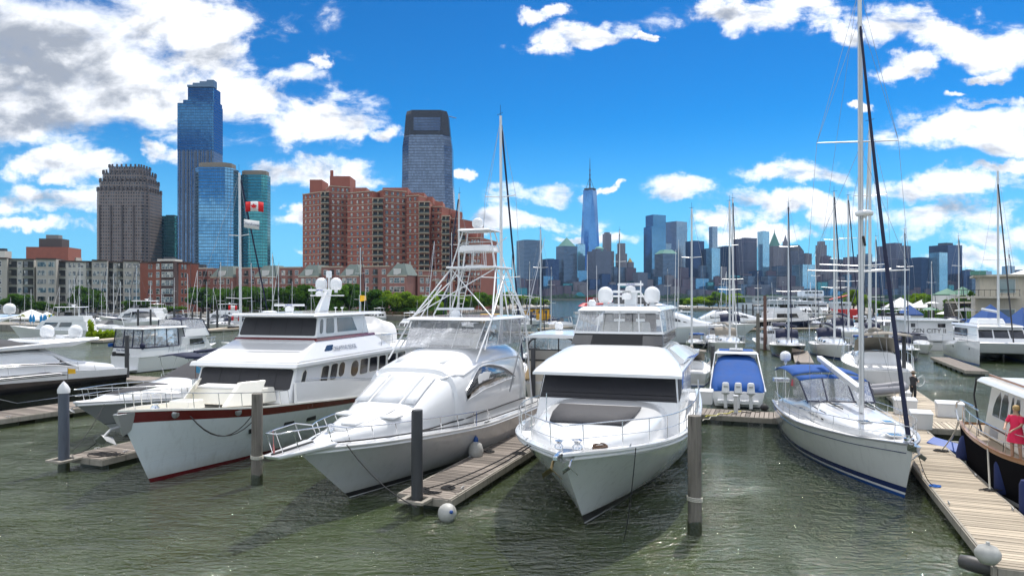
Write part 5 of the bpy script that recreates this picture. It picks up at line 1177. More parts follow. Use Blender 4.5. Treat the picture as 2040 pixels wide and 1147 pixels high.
# G2: small boat with grey canvas and frame beyond the grey cruiser
x, y = at(440, 700); rG, HG = mb('cuddy_boat', 'small boat with folded pale canvas and tubular frame behind the grey cruiser', Vector((x, y)) , 95, 7.5, 2.6, W_GEL, [(0, .9), (1, 1.2)])
skin(rG, 'pale_canvas', CANV_W, [[Vector((x_, y_, z)) for y_ in (-1.1, 0, 1.1)] for x_, z in ((.5, 1.8), (2.5, 2.5), (4.6, 2.2), (5.6, 1.3))], .02)
for sd in (1, -1): MB().tube([(.8, sd * 1.1, 1), (1.2, sd * 1.1, 2.3), (4.5, sd * 1.1, 2.4), (5, sd * 1.1, 1)], .03, 5).build('canopy_frame', STEEL, rG, smooth=60)

# H: tan boat with black framed enclosure between the two centre yachts
st = Vector(at(1098, 800)); L = 12
rH, HH = mb('convertible_boat', 'cream sedan boat with arched black framed clear enclosure behind the centre dock', st + dirto(197) * L, 197, L, 4.0, W_GEL2, [(0, 1.3), (1, 2)])
f = frust(rH, 'aft_house', M('cream_plank_siding', (.55, .5, .42), .5, var=.15, bump=.4, bs=8, stretch=(1, 1, 6)), 1.2, 2.75, .3, 6, 1.75, 1.8, .3, 6, 1.75, 1.8, bevel=.03)
panel(rH, 'dark_doorway', f['aft'], ((.45, .02), (.75, .95)), GLASS, .02, .02)
bot = [Vector((.25, -1.7, 2.75)), Vector((.25, 1.7, 2.75))]
arch = [Vector((.3, 1.7 * cos(pi * i / 12), 3.45 + .95 * sin(pi * i / 12) ** .6)) for i in range(13)]
for a, b in ((bot[0], arch[-1]), (bot[1], arch[0])): MB().tube([a, b], .05, 6).build('enclosure_frame', RUB, rH)
MB().tube(arch, .06, 6).build('enclosure_frame', RUB, rH, smooth=60); MB().tube([bot[0], bot[1]], .06, 6).build('enclosure_frame', RUB, rH); MB().tube([arch[-1], arch[0]], .05, 6).build('enclosure_frame', RUB, rH)
for k in (3, 7): MB().tube([(.28, arch[k].y, 2.75), arch[k]], .045, 6).build('enclosure_frame', RUB, rH)
MB().plate([bot[0], bot[1]] + arch, (.006, 0, 0)).build('clear_panel', VINYL, rH)
MB().plate([bot[0] + Vector((-.03, 0, .05)), bot[1] + Vector((-.03, 0, .05)), arch[0] + Vector((-.03, 0, -.05)), arch[-1] + Vector((-.03, 0, -.05))], (.006, 0, 0)).build('mesh_panel', M('grey_mesh_panel', (.25, .24, .22), .6), rH)
loftx(rH, 'bridge_roof', W_GEL, [(.1, 1.85, 4.25, 4.5), (2, 1.9, 4.3, 4.65), (5.5, 1.8, 4.3, 4.62), (6.5, 1.6, 4.2, 4.4)], n=3); dome(rH, (3.2, .2, 4.7), .3, .55)
for sd in (1, -1): MB().tube([(6, sd * 1.7, 2.7), (6, sd * 1.7, 4.3)], .05, 5).build('roof_post', W_GEL, rH); clearp(rH, Vector((.3, sd * 1.7, 2.8)), Vector((6, sd * 1.75, 2.8)), Vector((6, sd * 1.75, 4.3)), Vector((.3, sd * 1.7, 4.2)), 'clear_panel')
MB().hexa([Vector(p) for p in ((-.9, 1.2, 1.6), (1.2, 2.1, 1.2), (1.4, 2.3, 1.2), (-.7, 1.4, 1.6), (-.9, 1.2, 2.3), (1.2, 2.1, 1.5), (1.4, 2.3, 1.5), (-.7, 1.4, 2.3))]).build('tan_side_board', M('tan_canvas', (.55, .38, .18), .7), rH)

# I: express boat with bright blue cover and three outboards
st = Vector(at(1470, 812)); L = 10.5
rI, HI = mb('outboard_cruiser', 'white cruiser with bright blue cockpit cover and three white outboard engines', st + dirto(197) * L, 197, L, 3.55, W_GEL, [(0, 1.0), (.5, 1.25), (1, 1.6)])
loftx(rI, 'cockpit_cover', CANV_B, [(.15, 1.5, .8, 1.15), (.6, 1.62, .8, 1.55), (1.8, 1.66, .85, 1.8), (3.0, 1.6, .9, 2.3), (4.3, 1.5, 1, 2.8), (4.9, 1.42, 1, 2.95)], n=4.5, N=20, smooth=50)
MB().tube([(5.02, -1.25, 2.7), (5.0, 0, 2.98), (5.02, 1.25, 2.7)], .03, 5).build('cover_piping', CANV_N, rI)
for sd in (1, -1):
    MB().hexa([Vector((a, sd * b, c)) for a, b, c in ((.6, 1.76, 1.0), (6.5, 1.76, 1.3), (6.5, 1.62, 1.3), (.6, 1.62, 1.0), (1.6, 1.72, 1.2), (5.6, 1.45, 3.1), (5.6, 1.35, 3.1), (1.6, 1.64, 1.2))]).build('side_wing', W_GEL, rI, bevel=.05)
frust(rI, 'hardtop', W_GEL, 3.05, 3.22, 4.2, 7.4, 1.5, 1.35, 4.4, 7.2, 1.35, 1.2, bevel=.07); MB().box((5.9, 0, 3.24), (1.6, 2.3, .03)).build('blue_roof_panel', CANV_B, rI)
MB().box((5.2, 0, 3.35), (.5, .9, .12)).box((5.2, 0, 3.5), (.3, .12, .3)).build('radar_mount', W_GEL, rI, bevel=.03); MB().tube([(5.2, 0, 3.5), (5.2, 0, 4.1)], .03, 5).build('light_mast', W_GEL, rI)
frust(rI, 'cabin', W_GEL, 1.2, 3.05, 5.1, 8.4, 1.35, 1.2, 5.2, 7.0, 1.3, 1.1, bevel=.08)
MB().box((-.2, 0, .42), (.8, 2.5, .25)).build('engine_bracket', W_GEL, rI, bevel=.05)
ob = None
for y in (-.75, 0, .75):
    m = MB().hexa([Vector(p) for p in ((-1.0, y - .24, .95), (-.3, y - .24, .95), (-.3, y + .24, .95), (-1.0, y + .24, .95), (-.92, y - .2, 1.72), (-.28, y - .2, 1.6), (-.28, y + .2, 1.6), (-.92, y + .2, 1.72))])
    c = m.build('outboard_engine', W_GEL, rI, bevel=.1, seg=3); MB().box((-.55, y, .5), (.4, .22, .9)).build('engine_leg', W_GEL, c, bevel=.04); MB().box((-.65, y, 1.05), (.74, .5, .05)).build('engine_band', RINGM, c)
    MB().box((-1.0, y, 1.45), (.02, .24, .1)).build('engine_badge', RINGM, c)

# J: big white yacht in profile beyond, bow to the right
bow = Vector((X_(1512, 102), 102)); rJ, HJ = mb('flybridge_yacht', 'large white flybridge yacht in profile, bow to the right, behind the cabin boats', bow, -72, 25, 6.2, M('pale_yacht_hull', (.62, .67, .72), .14, coat=.6), [(0, 2.2), (.5, 2.5), (1, 3.1)], rake=3.5)
secJ = [(19, 1.2, 2.6, 3.0), (16.5, 2.1, 2.5, 3.5), (14, 2.5, 2.4, 4.4), (11.5, 2.6, 2.4, 5.2), (9, 2.6, 2.4, 5.6), (3, 2.7, 2.3, 5.5), (1, 2.7, 2.2, 4.0)]
loftx(rJ, 'superstructure', W_GEL, secJ, n=4, N=20)
for sd in (1, -1):
    skin(rJ, 'side_window', GLASS, [[secpt(secJ, x, .42, sd, 4, .02) for x in (14.8, 13, 10, 7, 3.5)], [secpt(secJ, x, v, sd, 4, .02) for x, v in ((14.6, .46), (13, .62), (10, .68), (7, .68), (3.5, .66))]], .02)
    MB().box((18.5, sd * 2.5, 2.1), (1.0, .3, .3)).build('hull_port', GLASS, rJ, rot=None)
loftx(rJ, 'flybridge', W_GEL, [(13, 1.6, 5.2, 5.5), (10.5, 2.2, 5.2, 6.1), (3, 2.3, 5.2, 6.2), (1.5, 2.2, 5.2, 5.6)], n=4); f = frust(rJ, 'wheelhouse_glass', GLASS, 6.1, 7.0, 3.5, 10.4, 2.0, 1.8, 4, 9.2, 1.9, 1.7, bevel=.1); frust(rJ, 'hardtop', W_GEL, 7.0, 7.3, 2.0, 9.8, 2.3, 2.0, 2.4, 9.2, 2.1, 1.7, bevel=.1)

# K: dark hulled sport cruiser, N: bow-on yachts at the ferry dock
bow = Vector((X_(1574, 146), 146)); rK, HK = mb('sport_cruiser', 'long dark hulled sport cruiser with white deck beyond the far sailboats', bow, -84, 21, 5.2, BLACK_HULL, [(0, 1.6), (.5, 2.1), (1, 2.6)], bands=[('bottom_paint', W_GEL, -.3, .35), ('hull', BLACK_HULL, .35, 'q.78'), ('sheer_cap', W_GEL, 'q.78', 'q1')], rake=3)
secK = [(15.5, .8, 2.2, 2.5), (12.5, 1.9, 2, 3.2), (9.5, 2.1, 2, 4.1), (5, 2.1, 1.8, 4.2), (2, 2.1, 1.7, 2.6)]; loftx(rK, 'superstructure', W_GEL, secK, n=3.5)
for sd in (1, -1): skin(rK, 'side_window', GLASS, [[secpt(secK, x, .4, sd, 3.5, .02) for x in (12, 9, 4)], [secpt(secK, x, .7, sd, 3.5, .02) for x in (11.6, 9, 4)]], .02)

# ---- reusable kinds
def proto_fly(name, label, hull=W_GEL, tint=GLASS, group=None):
    r, H = mb(name, label, (0, 0), 0, 14, 4.6, hull, [(0, 1.3), (.5, 1.6), (1, 2.3)], group=group)
    f = frust(r, 'cabin', W_GEL, 1.4, 3.1, 1.5, 10, 2.0, 1.6, 1.8, 8.6, 1.9, 1.5, bevel=.1); wins(r, f, {'front': [(.06, .35, .46, .85), (.54, .35, .94, .85)], 'port': [(.12, .4, .4, .85), (.45, .4, .7, .85)], 'stbd': [(.3, .4, .55, .85), (.6, .4, .88, .85)]}, tint)
    frust(r, 'flybridge', W_GEL, 3.1, 3.9, 2, 8.2, 1.9, 1.5, 2.2, 7.2, 1.8, 1.3, bevel=.08)
    f = frust(r, 'bridge_windscreen', GLASS, 3.9, 4.5, 5.2, 7.0, 1.5, 1.2, 5.2, 6.4, 1.4, 1.1, bevel=.02)
    frust(r, 'hardtop', W_GEL, 5.3, 5.42, 2.6, 6.9, 1.6, 1.4, 2.8, 6.6, 1.5, 1.3, bevel=.05)
    for x in (3, 6.2):
        for sd in (1, -1): MB().tube([(x, sd * 1.45, 3.8), (x, sd * 1.35, 5.35)], .05, 5).build('hardtop_post', W_GEL, r)
    MB().box((4.4, 0, 5.7), (.15, 1.5, .12)).box((4.4, 0, 5.5), (.3, .3, .3)).build('radar_scanner', W_GEL, r); MB().tube([(3.4, .9, 5.4), (3.2, .9, 8.6)], .025, 4).build('whip_antenna', W_GEL, r)
    H.rail(r, .4, h=.7, n=7, inset=.12, mid=False); return r
def proto_express(name, label, hull=W_GEL, canvas=CANV_N, group=None):
    r, H = mb(name, label, (0, 0), 0, 10, 3.4, hull, [(0, .95), (.5, 1.15), (1, 1.5)], group=group)
    loftx(r, 'coachroof', W_GEL, [(8.8, .4, 1.35, 1.55), (7, 1.1, 1.2, 1.85), (5.6, 1.3, 1.1, 2.0), (4.8, 1.35, 1.1, 2.1), (2, 1.35, 1, 1.6)], n=3.5, N=14)
    f = frust(r, 'windscreen', GLASS, 1.95, 2.6, 4.2, 5.9, 1.3, 1.1, 4.2, 5.0, 1.2, 1.0, bevel=.02)
    MB().tube([(2.0, -1.4, 1.3), (2.4, -1.3, 2.9), (2.4, 1.3, 2.9), (2.0, 1.4, 1.3)], .07, 6).build('radar_arch', W_GEL, r, smooth=60)
    skin(r, 'canvas_top', canvas, [[Vector((x, y, z - .08 * y * y)) for y in (-1.25, 0, 1.25)] for x, z in ((.6, 2.5), (2.4, 2.95), (4.6, 2.85))], .03)
    H.rail(r, .5, h=.5, n=5, inset=.1, mid=False); return r
def proto_sail(name, label, hull=W_GEL, canvas=CANV_N, mast=ALU_W, group=None, stripe=NAVYP, jib=CANV_N):
    r, H = mb(name, label, (0, 0), 0, 11, 3.5, hull, [(0, 1.05), (.5, 1.1), (1, 1.4)], rake=.9, cat='sailboat', group=group, tw=.68, pw=1.8, ps=2.0, bands=[('bottom_paint', BLUEP, -.3, .06), ('boot_stripe', stripe, .06, .2), ('hull', hull, .2, 'q.94'), ('sheer_cap', W_GEL, 'q.94', 'q1')])
    sc = [(9.2, .3, 1.3, 1.4), (8, .8, 1.2, 1.6), (6.5, 1.05, 1.15, 1.72), (4.2, 1.1, 1.1, 1.8), (3.6, 1.05, 1.05, 1.75), (3.4, 1, 1, 1.3)]; loftx(r, 'coachroof', W_GEL, sc, n=3.5, N=14)
    for sd in (1, -1):
        for x in (7.2, 6.3, 5.4): skin(r, 'cabin_window', GLASS, [[secpt(sc, x, .35, sd, 3.5, .01), secpt(sc, x - .55, .35, sd, 3.5, .01)], [secpt(sc, x, .72, sd, 3.5, .01), secpt(sc, x - .55, .72, sd, 3.5, .01)]], .01)
    m = MB().tube([(6.6, 0, 1.6), (6.45, 0, 15.5)], .105, 8, r2=.075).build('mast', mast, r, smooth=60)
    for z, w in ((6.5, 1.15), (11, .9)): MB().tube([(6.4, -w, z + .06), (6.55, 0, z), (6.4, w, z + .06)], .03, 5).build('spreader', mast, m)
    MB().tube([(6.4, 0, 15.5), (6.4, 0, 16.1)], .012, 4).tube([(6.2, -.2, 15.6), (6.6, .25, 15.6)], .015, 4).build('wind_vane', RUB, m)
    MB().tube([(6.5, 0, 2.6), (2.2, 0, 2.85)], .07, 6).build('boom', mast, r); MB().tube([(6.4, 0, 2.82), (4.5, 0, 3.0), (2.3, 0, 3.0)], .16, 8, r2=.1).build('sail_cover', canvas, r, smooth=60)
    MB().tube([(10.6, 0, 1.6), (6.6, 0, 15)], .055, 6).build('furled_jib', jib, r, smooth=60)
    for sd in (1, -1):
        MB().tube([(6.4, sd * 1.6, 1.2), (6.4, sd * 1.15, 6.55), (6.4, sd * .9, 11.05), (6.45, 0, 15.3)], .012, 3).build('shroud', WIRE, r)
    MB().tube([(.1, 0, 1.1), (6.45, 0, 15.4)], .01, 3).build('backstay', WIRE, r)
    skin(r, 'sprayhood', canvas, [[Vector((x, y, z - .1 * y * y)) for y in (-1.1, -.5, 0, .5, 1.1)] for x, z in ((4.5, 1.8), (4.0, 2.5), (3.1, 2.6))], .03)
    skin(r, 'bimini', canvas, [[Vector((x, y, z - .1 * y * y)) for y in (-1.2, 0, 1.2)] for x, z in ((.5, 2.9), (1.3, 3.0), (2.2, 2.95))], .03)
    for sd in (1, -1): MB().tube([(.6, sd * 1.15, 2.85), (1.2, sd * 1.3, 1.1)], .02, 4).build('bimini_pole', STEEL, r)
    H.rail(r, .08, h=.6, n=7, inset=.08, mid=False, r=.016); return r
BDS = {}
def put(kind, make, u, v, h, sc, label, Y=None, end='bow'):
    """stand a copy of a kind of boat with its bow waterline at pixel (u, v)"""
    Y = Y or 1360 * CAMH / (v - 592); p = Vector((X_(u, Y), Y))
    d = dirto(h)
    if kind not in BDS:
        BDS[kind] = make(label)
        r = BDS[kind]; r.location = (0, 0, 0)
    L = {'fly': 14, 'exp': 10, 'sail': 11}[kind.split('_')[0]] * sc
    if end == 'mast': b = p - d * (6.5 * sc)
    elif end == 'stern': b = p
    else: b = p - d * L
    if 'used' not in BDS.setdefault(kind + '!', {}):
        BDS[kind + '!']['used'] = 1; r = BDS[kind]; r.location = (b.x, b.y, 0); r.rotation_euler = (0, 0, atan2(d.y, d.x)); r.scale = (sc, sc, sc); r['label'] = label; return r
    return copy_tree(BDS[kind], (b.x, b.y, 0), atan2(d.y, d.x), label, sc)
GS, GM = 'sailboats lying in the marina', 'motor boats lying in the marina'
mk = {
 'sail_w': lambda l: proto_sail('moored_sailboat', l, W_GEL, CANV_N, ALU_W, GS, NAVYP),
 'sail_b': lambda l: proto_sail('moored_sailboat', l, BLACK_HULL, CANV_N, ALU, GS, RED, CANV_N),
 'sail_t': lambda l: proto_sail('moored_sailboat', l, LGREY_HULL, M('grey_tan_canvas', (.26, .235, .20), .8), ALU_W, GS, W_GEL, CANV_W),
 'fly_w': lambda l: proto_fly('moored_cruiser', l, W_GEL, GLASS, GM), 'fly_n': lambda l: proto_fly('moored_cruiser', l, NAVY_HULL, GLASS, GM),
 'exp_w': lambda l: proto_express('moored_express', l, W_GEL, CANV_N, GM), 'exp_b': lambda l: proto_express('moored_express', l, NAVY_HULL, CANV_B, GM)}
def P_(k, u, v, h, sc, lab, Y=None, end='bow'): return put(k, mk[k], u, v, h, sc, lab, Y, end)
def hs(vtop, Y): return (CAMH + (592 - vtop) / 1360 * Y) / 15.6
# right middle group
P_('sail_t', 1470, 712, 8, 1.22, 'grey white sailboat with tan sprayhood, bow towards the blue covered boat')
P_('sail_b', 1578, 717, 18, 1.18, 'black hulled sailboat with navy sail cover beside the small finger dock')
P_('sail_w', 1684, 719, 14, 1.25, 'white sailboat with navy stripe behind the tall mast of the blue striped yacht')
P_('sail_b', 1812, 721, 24, .95, 'small black sloop left of the catamaran')
P_('exp_w', 1408, 694, 30, .9, 'white cabin boat with rounded windscreen left of the tan sprayhood sailboat')
P_('exp_b', 1375, 699, 25, .72, 'small open boat with navy canvas beside the white motor yacht flybridge')
P_('fly_w', 1622, 640, 2, 1.1, 'white motor yacht bow on in front of the ferry stern'); P_('fly_w', 1664, 637, -3, 1.0, 'white motor yacht moored in front of the red hulled tug')
P_('fly_n', 1648, 654, -100, 1.2, 'navy hulled cruiser with white upperworks right of the fairway'); P_('fly_w', 1760, 672, 30, .9, 'white cruiser seen between the big mast and the houseboat')
P_('exp_w', 1720, 664, 60, .9, 'open white boat with railings near the brown promenade'); P_('fly_w', 1560, 650, 120, .6, 'little white cabin boat tied at the outer dock')
P_('fly_w', 1500, 690, 175, .55, 'small white pilot boat by the fairway piling')
# masts placed by where each one stands
for (k, u, vt, Y, h, lab) in (
    ('sail_w', 478, 342, 52, 200, 'tall masted sailboat with Canadian flag behind the red striped yacht'),
    ('sail_w', 998, 228, 49, 198, 'very tall masted white sailboat right behind the sportfishing tower'),
    ('sail_w', 914, 384, 66, 20, 'sailboat whose mast rises left of the sportfishing tower'), ('sail_b', 1077, 455, 74, 190, 'sailboat mast rising above the arched enclosure boat'),
    ('sail_t', 1378, 414, 60, 195, 'dark masted sailboat right of the motor yacht domes'), ('sail_w', 1460, 394, 118, 10, 'sailboat with tall pale mast behind the tan sprayhood boat'),
    ('sail_w', 1234, 458, 118, 15, 'sailboat behind the big motor yacht mast'), ('sail_w', 1098, 531, 150, 10, 'short masted sailboat by the yellow barge'),
    ('sail_w', 1690, 388, 104, 12, 'sailboat with a tall thin mast right behind the blue striped yacht'), ('sail_t', 1667, 455, 140, 15, 'distant sailboat left of the big mast'),
    ('sail_t', 1733, 240, 60, 200, 'sailboat moored behind the inflatable dinghy'), ('sail_w', 1437, 530, 160, 60, 'sailboat by the breakwater trees, mast short and leaning'),
    ('sail_t', 1447, 540, 165, 60, 'second sailboat by the breakwater trees'), ('sail_w', 1021, 500, 150, 10, 'distant sailboat seen through the pipe tower'),
    ('sail_w', 718, 492, 120, 190, 'sailboat with thin mast above the domes of the red striped yacht'), ('sail_w', 1560, 560, 230, 20, 'far sailboat in front of the ferry'),
    ('sail_w', 159, 531, 176, 40, 'white sailboat with tall mast near the tents'), ('sail_t', 138, 555, 182, 200, 'sailboat behind the white tents'), ('sail_w', 177, 563, 186, 10, 'short masted sailboat left of the white sportfisher'),
    ('sail_w', 186, 575, 190, 10, 'smallest sailboat left of the white sportfisher'), ('sail_t', 202, 562, 188, 200, 'sailboat behind the white sportfisher flybridge'), ('sail_w', 213, 531, 170, 10, 'tall sailboat in front of the beige apartment block'),
    ('sail_w', 226, 545, 178, 190, 'sailboat with paired masts look near the beige block'), ('sail_b', 272, 528, 170, 15, 'dark hulled sailboat in front of the red brick corner building'), ('sail_w', 347, 553, 180, 10, 'sailboat in front of the red brick facade'),
    ('sail_w', 374, 545, 172, 195, 'sailboat at the right corner of the red brick facade'), ('sail_t', 393, 538, 176, 10, 'sailboat at the start of the tree row'), ('sail_w', 439, 521, 150, 20, 'sailboat with white mast left of the Canadian flag mast'),
    ('sail_b', 501, 523, 150, 200, 'dark sailboat right of the Canadian flag mast'), ('sail_w', 543, 505, 130, 190, 'sailboat with slim mast before the tree row'), ('sail_t', 555, 525, 140, 10, 'sailboat with equipment pole before the tree row'),
    ('sail_w', 49, 585, 170, 30, 'short masted sailboat at far left'), ('sail_t', 97, 590, 150, 10, 'little sailboat behind the tent canopies'),
    ('sail_w', 21, 592, 165, 30, 'leftmost small sailboat behind the black hulled yacht'), ('sail_w', 1910, 470, 120, 20, 'sailboat mast left of the restaurant building')):
    P_(k, u, 0, h, hs(vt, Y), lab, Y, 'mast')
# left background motor boats
P_('fly_w', 196, 652, 88, 1.15, 'white sportfisher with canvas tower behind the green plants'); P_('fly_w', 372, 650, 75, 1.0, 'white trawler with covered flybridge near the brick building')
P_('exp_w', 330, 655, -60, 1.3, 'white express boat with dark hull stripe left of the low dock'); P_('exp_b', 415, 652, 100, 1.1, 'navy boat at the low dock'); P_('exp_w', 160, 668, 20, 1.0, 'white boat near the blue banners')
P_('fly_w', 545, 634, 10, 1.0, 'white motor yacht in front of the trees left of the domes'); P_('exp_w', 300, 640, 60, 1.1, 'white runabout between far docks'); P_('fly_w', 262, 636, 30, .9, 'small flybridge boat below the beige block')
P_('exp_w', 455, 640, 70, 1.1, 'white cruiser right of the trawler'); P_('exp_w', 845, 662, 40, 1.2, 'white boat seen through the clear enclosure'); P_('exp_b', 905, 668, 20, 1.2, 'boat with blue canvas behind the sportfishing boat')
P_('fly_w', 1010, 660, 20, .8, 'white cruiser behind the tower ladder'); P_('exp_w', 1075, 655, 80, .9, 'low white boat by the yellow barge'); P_('fly_w', 790, 668, 15, .75, 'small boat with tubular arch behind the covered tender')
P_('exp_w', 1150, 648, 100, 1.0, 'white boat under the fuel pier'); P_('fly_w', 20, 676, 80, 1.0, 'white boat behind the black hulled yacht'); P_('exp_w', 500, 652, 30, .9, 'small runabout beside the Canadian flag mast')

# E2: second sport yacht behind the black one
bow2 = Vector((X_(-90, 46), 50)); rE2, H2 = mb('sport_yacht', 'second sport yacht with charcoal canvas bimini and one dome behind the black hulled yacht', Vector((X_(58, 66), 66)) + dirto(26) * 24, 26, 24, 5.4, W_GEL, [(0, 2), (1, 2.7)])
loftx(rE2, 'superstructure', W_GEL, [(16, 2, 2.3, 3.2), (12.5, 2.2, 2.25, 4.4), (7, 2.2, 2.15, 4.5), (4, 2.3, 2.05, 3.4), (.8, 2.3, 2.0, 2.5)], n=3.4)
MB().hexa([Vector(p) for p in ((8, -2.2, 4.2), (4, -2.1, 4.6), (4, 2.1, 4.6), (8, 2.2, 4.2), (7, -2.1, 4.6), (1.6, -2.1, 5.4), (1.6, 2.1, 5.4), (7, 2.1, 4.6))]).build('radar_arch', W_GEL, rE2, bevel=.1); dome(rE2, (2.4, 1.3, 5.5), .5, .95)
loftx(rE2, 'canvas_bimini', CANV_K, [(12, 2, 5.6, 5.8), (9, 2.1, 5.7, 6.2), (5.5, 2.1, 5.7, 6.2), (4.5, 2, 5.5, 5.8)], n=2.5)
for x in (5.5, 10.5):
    for sd in (1, -1): MB().tube([(x, sd * 2, 4.2), (x, sd * 2, 5.7)], .05, 5).build('bimini_pole', STEEL, rE2)

# catamaran
bx, by = at(1952, 728); L = 14.5; h = 22; d = dirto(h); pv = Vector((-d.y, d.x))
c = Vector((bx, by)) + pv * 3.1
rM = boat('catamaran', 'white sailing catamaran with dark wraparound cabin windows at the right', (c.x, c.y), h, L, 'catamaran')
for sd in (1, -1):
    hh = Hull(L, 1.75, [(0, 1.6), (.5, 2.1), (1, 2.5)], rake=.1, wl=.8, pw=1.9, ps=2.6, tw=.8)
    g = empty('hull_float', (0, sd * 3.1, 0)); g.parent = rM
    hh.build(g, [('bottom_paint', BLUEP, -.3, .1), ('hull', W_HULL, .1, 'q.96'), ('sheer_cap', W_GEL, 'q.96', 'q1')]); hh.deck(g, W_DECK, drop=.03, inset=.03)
    for s2 in (1, -1): MB().hexa([hh.P(t, z, s2) + Vector((0, s2 * o_, 0)) for t, z, o_ in ((.45, 1.35, .02), (.85, 1.45, .02), (.85, 1.45, -.03), (.45, 1.35, -.03), (.45, 1.6, .02), (.85, 1.68, .02), (.85, 1.68, -.03), (.45, 1.6, -.03))]).build('hull_window', GLASS, g)
frust(rM, 'bridge_deck', W_GEL, .95, 2.15, .5, 9.8, 2.5, 2.5, .3, 10.6, 2.6, 2.4, bevel=.15); f = frust(rM, 'saloon', W_GEL, 2.1, 3.75, 1.5, 10, 3.0, 2.3, 1.8, 8.6, 2.9, 2.1, bevel=.15)
wins(rM, f, {'front': [(.03, .3, .32, .82), (.35, .3, .65, .82), (.68, .3, .97, .82)], 'port': [(.05, .3, .6, .82)], 'stbd': [(.4, .3, .95, .82)]}, GLASS); frust(rM, 'coach_roof', W_GEL, 3.75, 3.95, .8, 9.2, 3.1, 2.2, 1, 8.9, 3, 2, bevel=.08)
frust(rM, 'flybridge_pod', W_GEL, 3.95, 4.6, 2.5, 5.5, 1.6, 1.4, 2.7, 5.1, 1.4, 1.2, bevel=.15)
zt = Z_(368, 84); MB().tube([(8.2, 0, 3.9), (8.0, 0, zt)], .13, 8, r2=.1).build('mast', ALU_W, rM, smooth=60); zc = Z_(525, 84); MB().tube([(8, -1.35, zc), (8, 1.35, zc)], .04, 5).build('spreader', ALU_W, rM)
MB().tube([(13.6, 0, 2.4), (8.1, 0, zt - 1.5)], .07, 6).build('furled_jib', CANV_K, rM, smooth=60); MB().tube([(8, 0, 5.4), (1.5, 0, 5.6)], .14, 6).build('boom', ALU_W, rM); MB().tube([(12.8, -3, 2.2), (12.8, 3, 2.2)], .09, 6).build('cross_beam', ALU, rM)
for sd in (1, -1):
    MB().tube([(7, sd * 3.2, 2.2), (8, sd * 1.35, zc), (8, 0, zt)], .012, 3).build('shroud', WIRE, rM); MB().tube([(3, sd * 3.7, 2.9), (11, sd * 3.6, 3.05), (13.8, sd * 3.2, 3.1)], .02, 5).build('handrail', STEEL, rM)
    for x in (4, 6, 8, 10, 12): MB().tube([(x, sd * 3.65, 2.1), (x, sd * 3.65, 3.0)], .016, 4).build('stanchion', STEEL, rM)

# houseboat with name on its end wall
x, y = X_(1799, 92), 92; rz = -radians(15)
rZ = empty('houseboat', (x, y, 0), rz, 'white two storey houseboat with name lettering on its wall, left of the catamaran', 'houseboat')
MB().box((3, 4, .5), (7.2, 9, 1.2)).build('pontoon_hull', W_GEL, rZ, bevel=.1)
MB().hexa([Vector(p) for p in ((.2, 0, 1.1), (6, 0, 1.1), (6, 8, 1.1), (.2, 8, 1.1), (.5, 0, 3.8), (5.9, 0, 3.8), (5.9, 8, 3.8), (.5, 8, 3.8))]).build('house', W_GEL, rZ, bevel=.05); MB().box((3.3, 4, 3.92), (6.6, 9.2, .2)).build('flat_roof', W_GEL, rZ, bevel=.08)
MB().box((4.6, -.03, 3.25), (.9, .06, .5)).build('cabin_window', GLASS, rZ); MB().box((1.2, -.03, 3.25), (.5, .06, .5)).build('cabin_window', GLASS, rZ); MB().box((3, -.4, 1.3), (6.4, .8, .15)).build('stern_step', W_GEL, rZ)
lettering('ZEN CITY II', .8, M('black_letter', (.02, .02, .025), .5), rZ, (3.1, -.03, 2.5), (1, 0, 0))
for i in range(5): MB().tube([(i * 1.5, -.8, 1.2), (i * 1.5, -.8, 2.1)], .03, 4).build('stanchion', STEEL, rZ)
MB().tube([(0, -.8, 2.1), (6.2, -.8, 2.1)], .03, 4).build('handrail', STEEL, rZ)

# inflatable dinghy on its stern davits
x, y = at(1758, 790, 1.1); t = empty('inflatable_dinghy', (x, y, 1.1), radians(18), 'grey inflatable dinghy hanging behind the blue striped sailboat', 'dinghy')
DG = M('grey_inflatable', (.22, .22, .24), .6, var=.1)
pts = [(-1.5, -.62, .45), (.7, -.62, .48), (1.3, -.4, .58), (1.55, 0, .66), (1.3, .4, .58), (.7, .62, .48), (-1.5, .62, .45)]
MB().tube(pts, .22, 10).build('inflatable_tube', DG, t, smooth=70); loftx(t, 'rigid_bottom', W_GEL, [(-1.4, .55, .35, -.02), (.6, .5, .38, .02), (1.3, .15, .5, .4)], n=2.2); MB().tube([(-.2, -.65, .7), (-.2, 0, -.05), (-.2, .65, .7)], .04, 4).build('lashing', RUB, t)
# dock boxes
def dbox(u0, u1, v1, zh, lab, z=.51):
    x, y = at((u0 + u1) / 2, v1, z); w = (u1 - u0) * y / 1360 * .92; b = empty('dock_box', (x, y + .35, z), DRZ, lab, 'dock box', 'white dock boxes')
    o = MB().hexa([Vector(p) for p in ((-w/2 + .04, -.32, 0), (w/2 - .04, -.32, 0), (w/2 - .04, .32, 0), (-w/2 + .04, .32, 0), (-w/2, -.36, zh), (w/2, -.36, zh), (w/2, .36, zh), (-w/2, .36, zh))]).build('body', PLASTIC, b, bevel=.03)
    MB().hexa([Vector(p) for p in ((-w/2 - .04, -.4, zh), (w/2 + .04, -.4, zh), (w/2 + .04, .4, zh), (-w/2 - .04, .4, zh), (-w/2, -.34, zh + .08), (w/2, -.34, zh + .08), (w/2, .34, zh + .16), (-w/2, .34, zh + .16))]).build('lid', PLASTIC, b, bevel=.03)
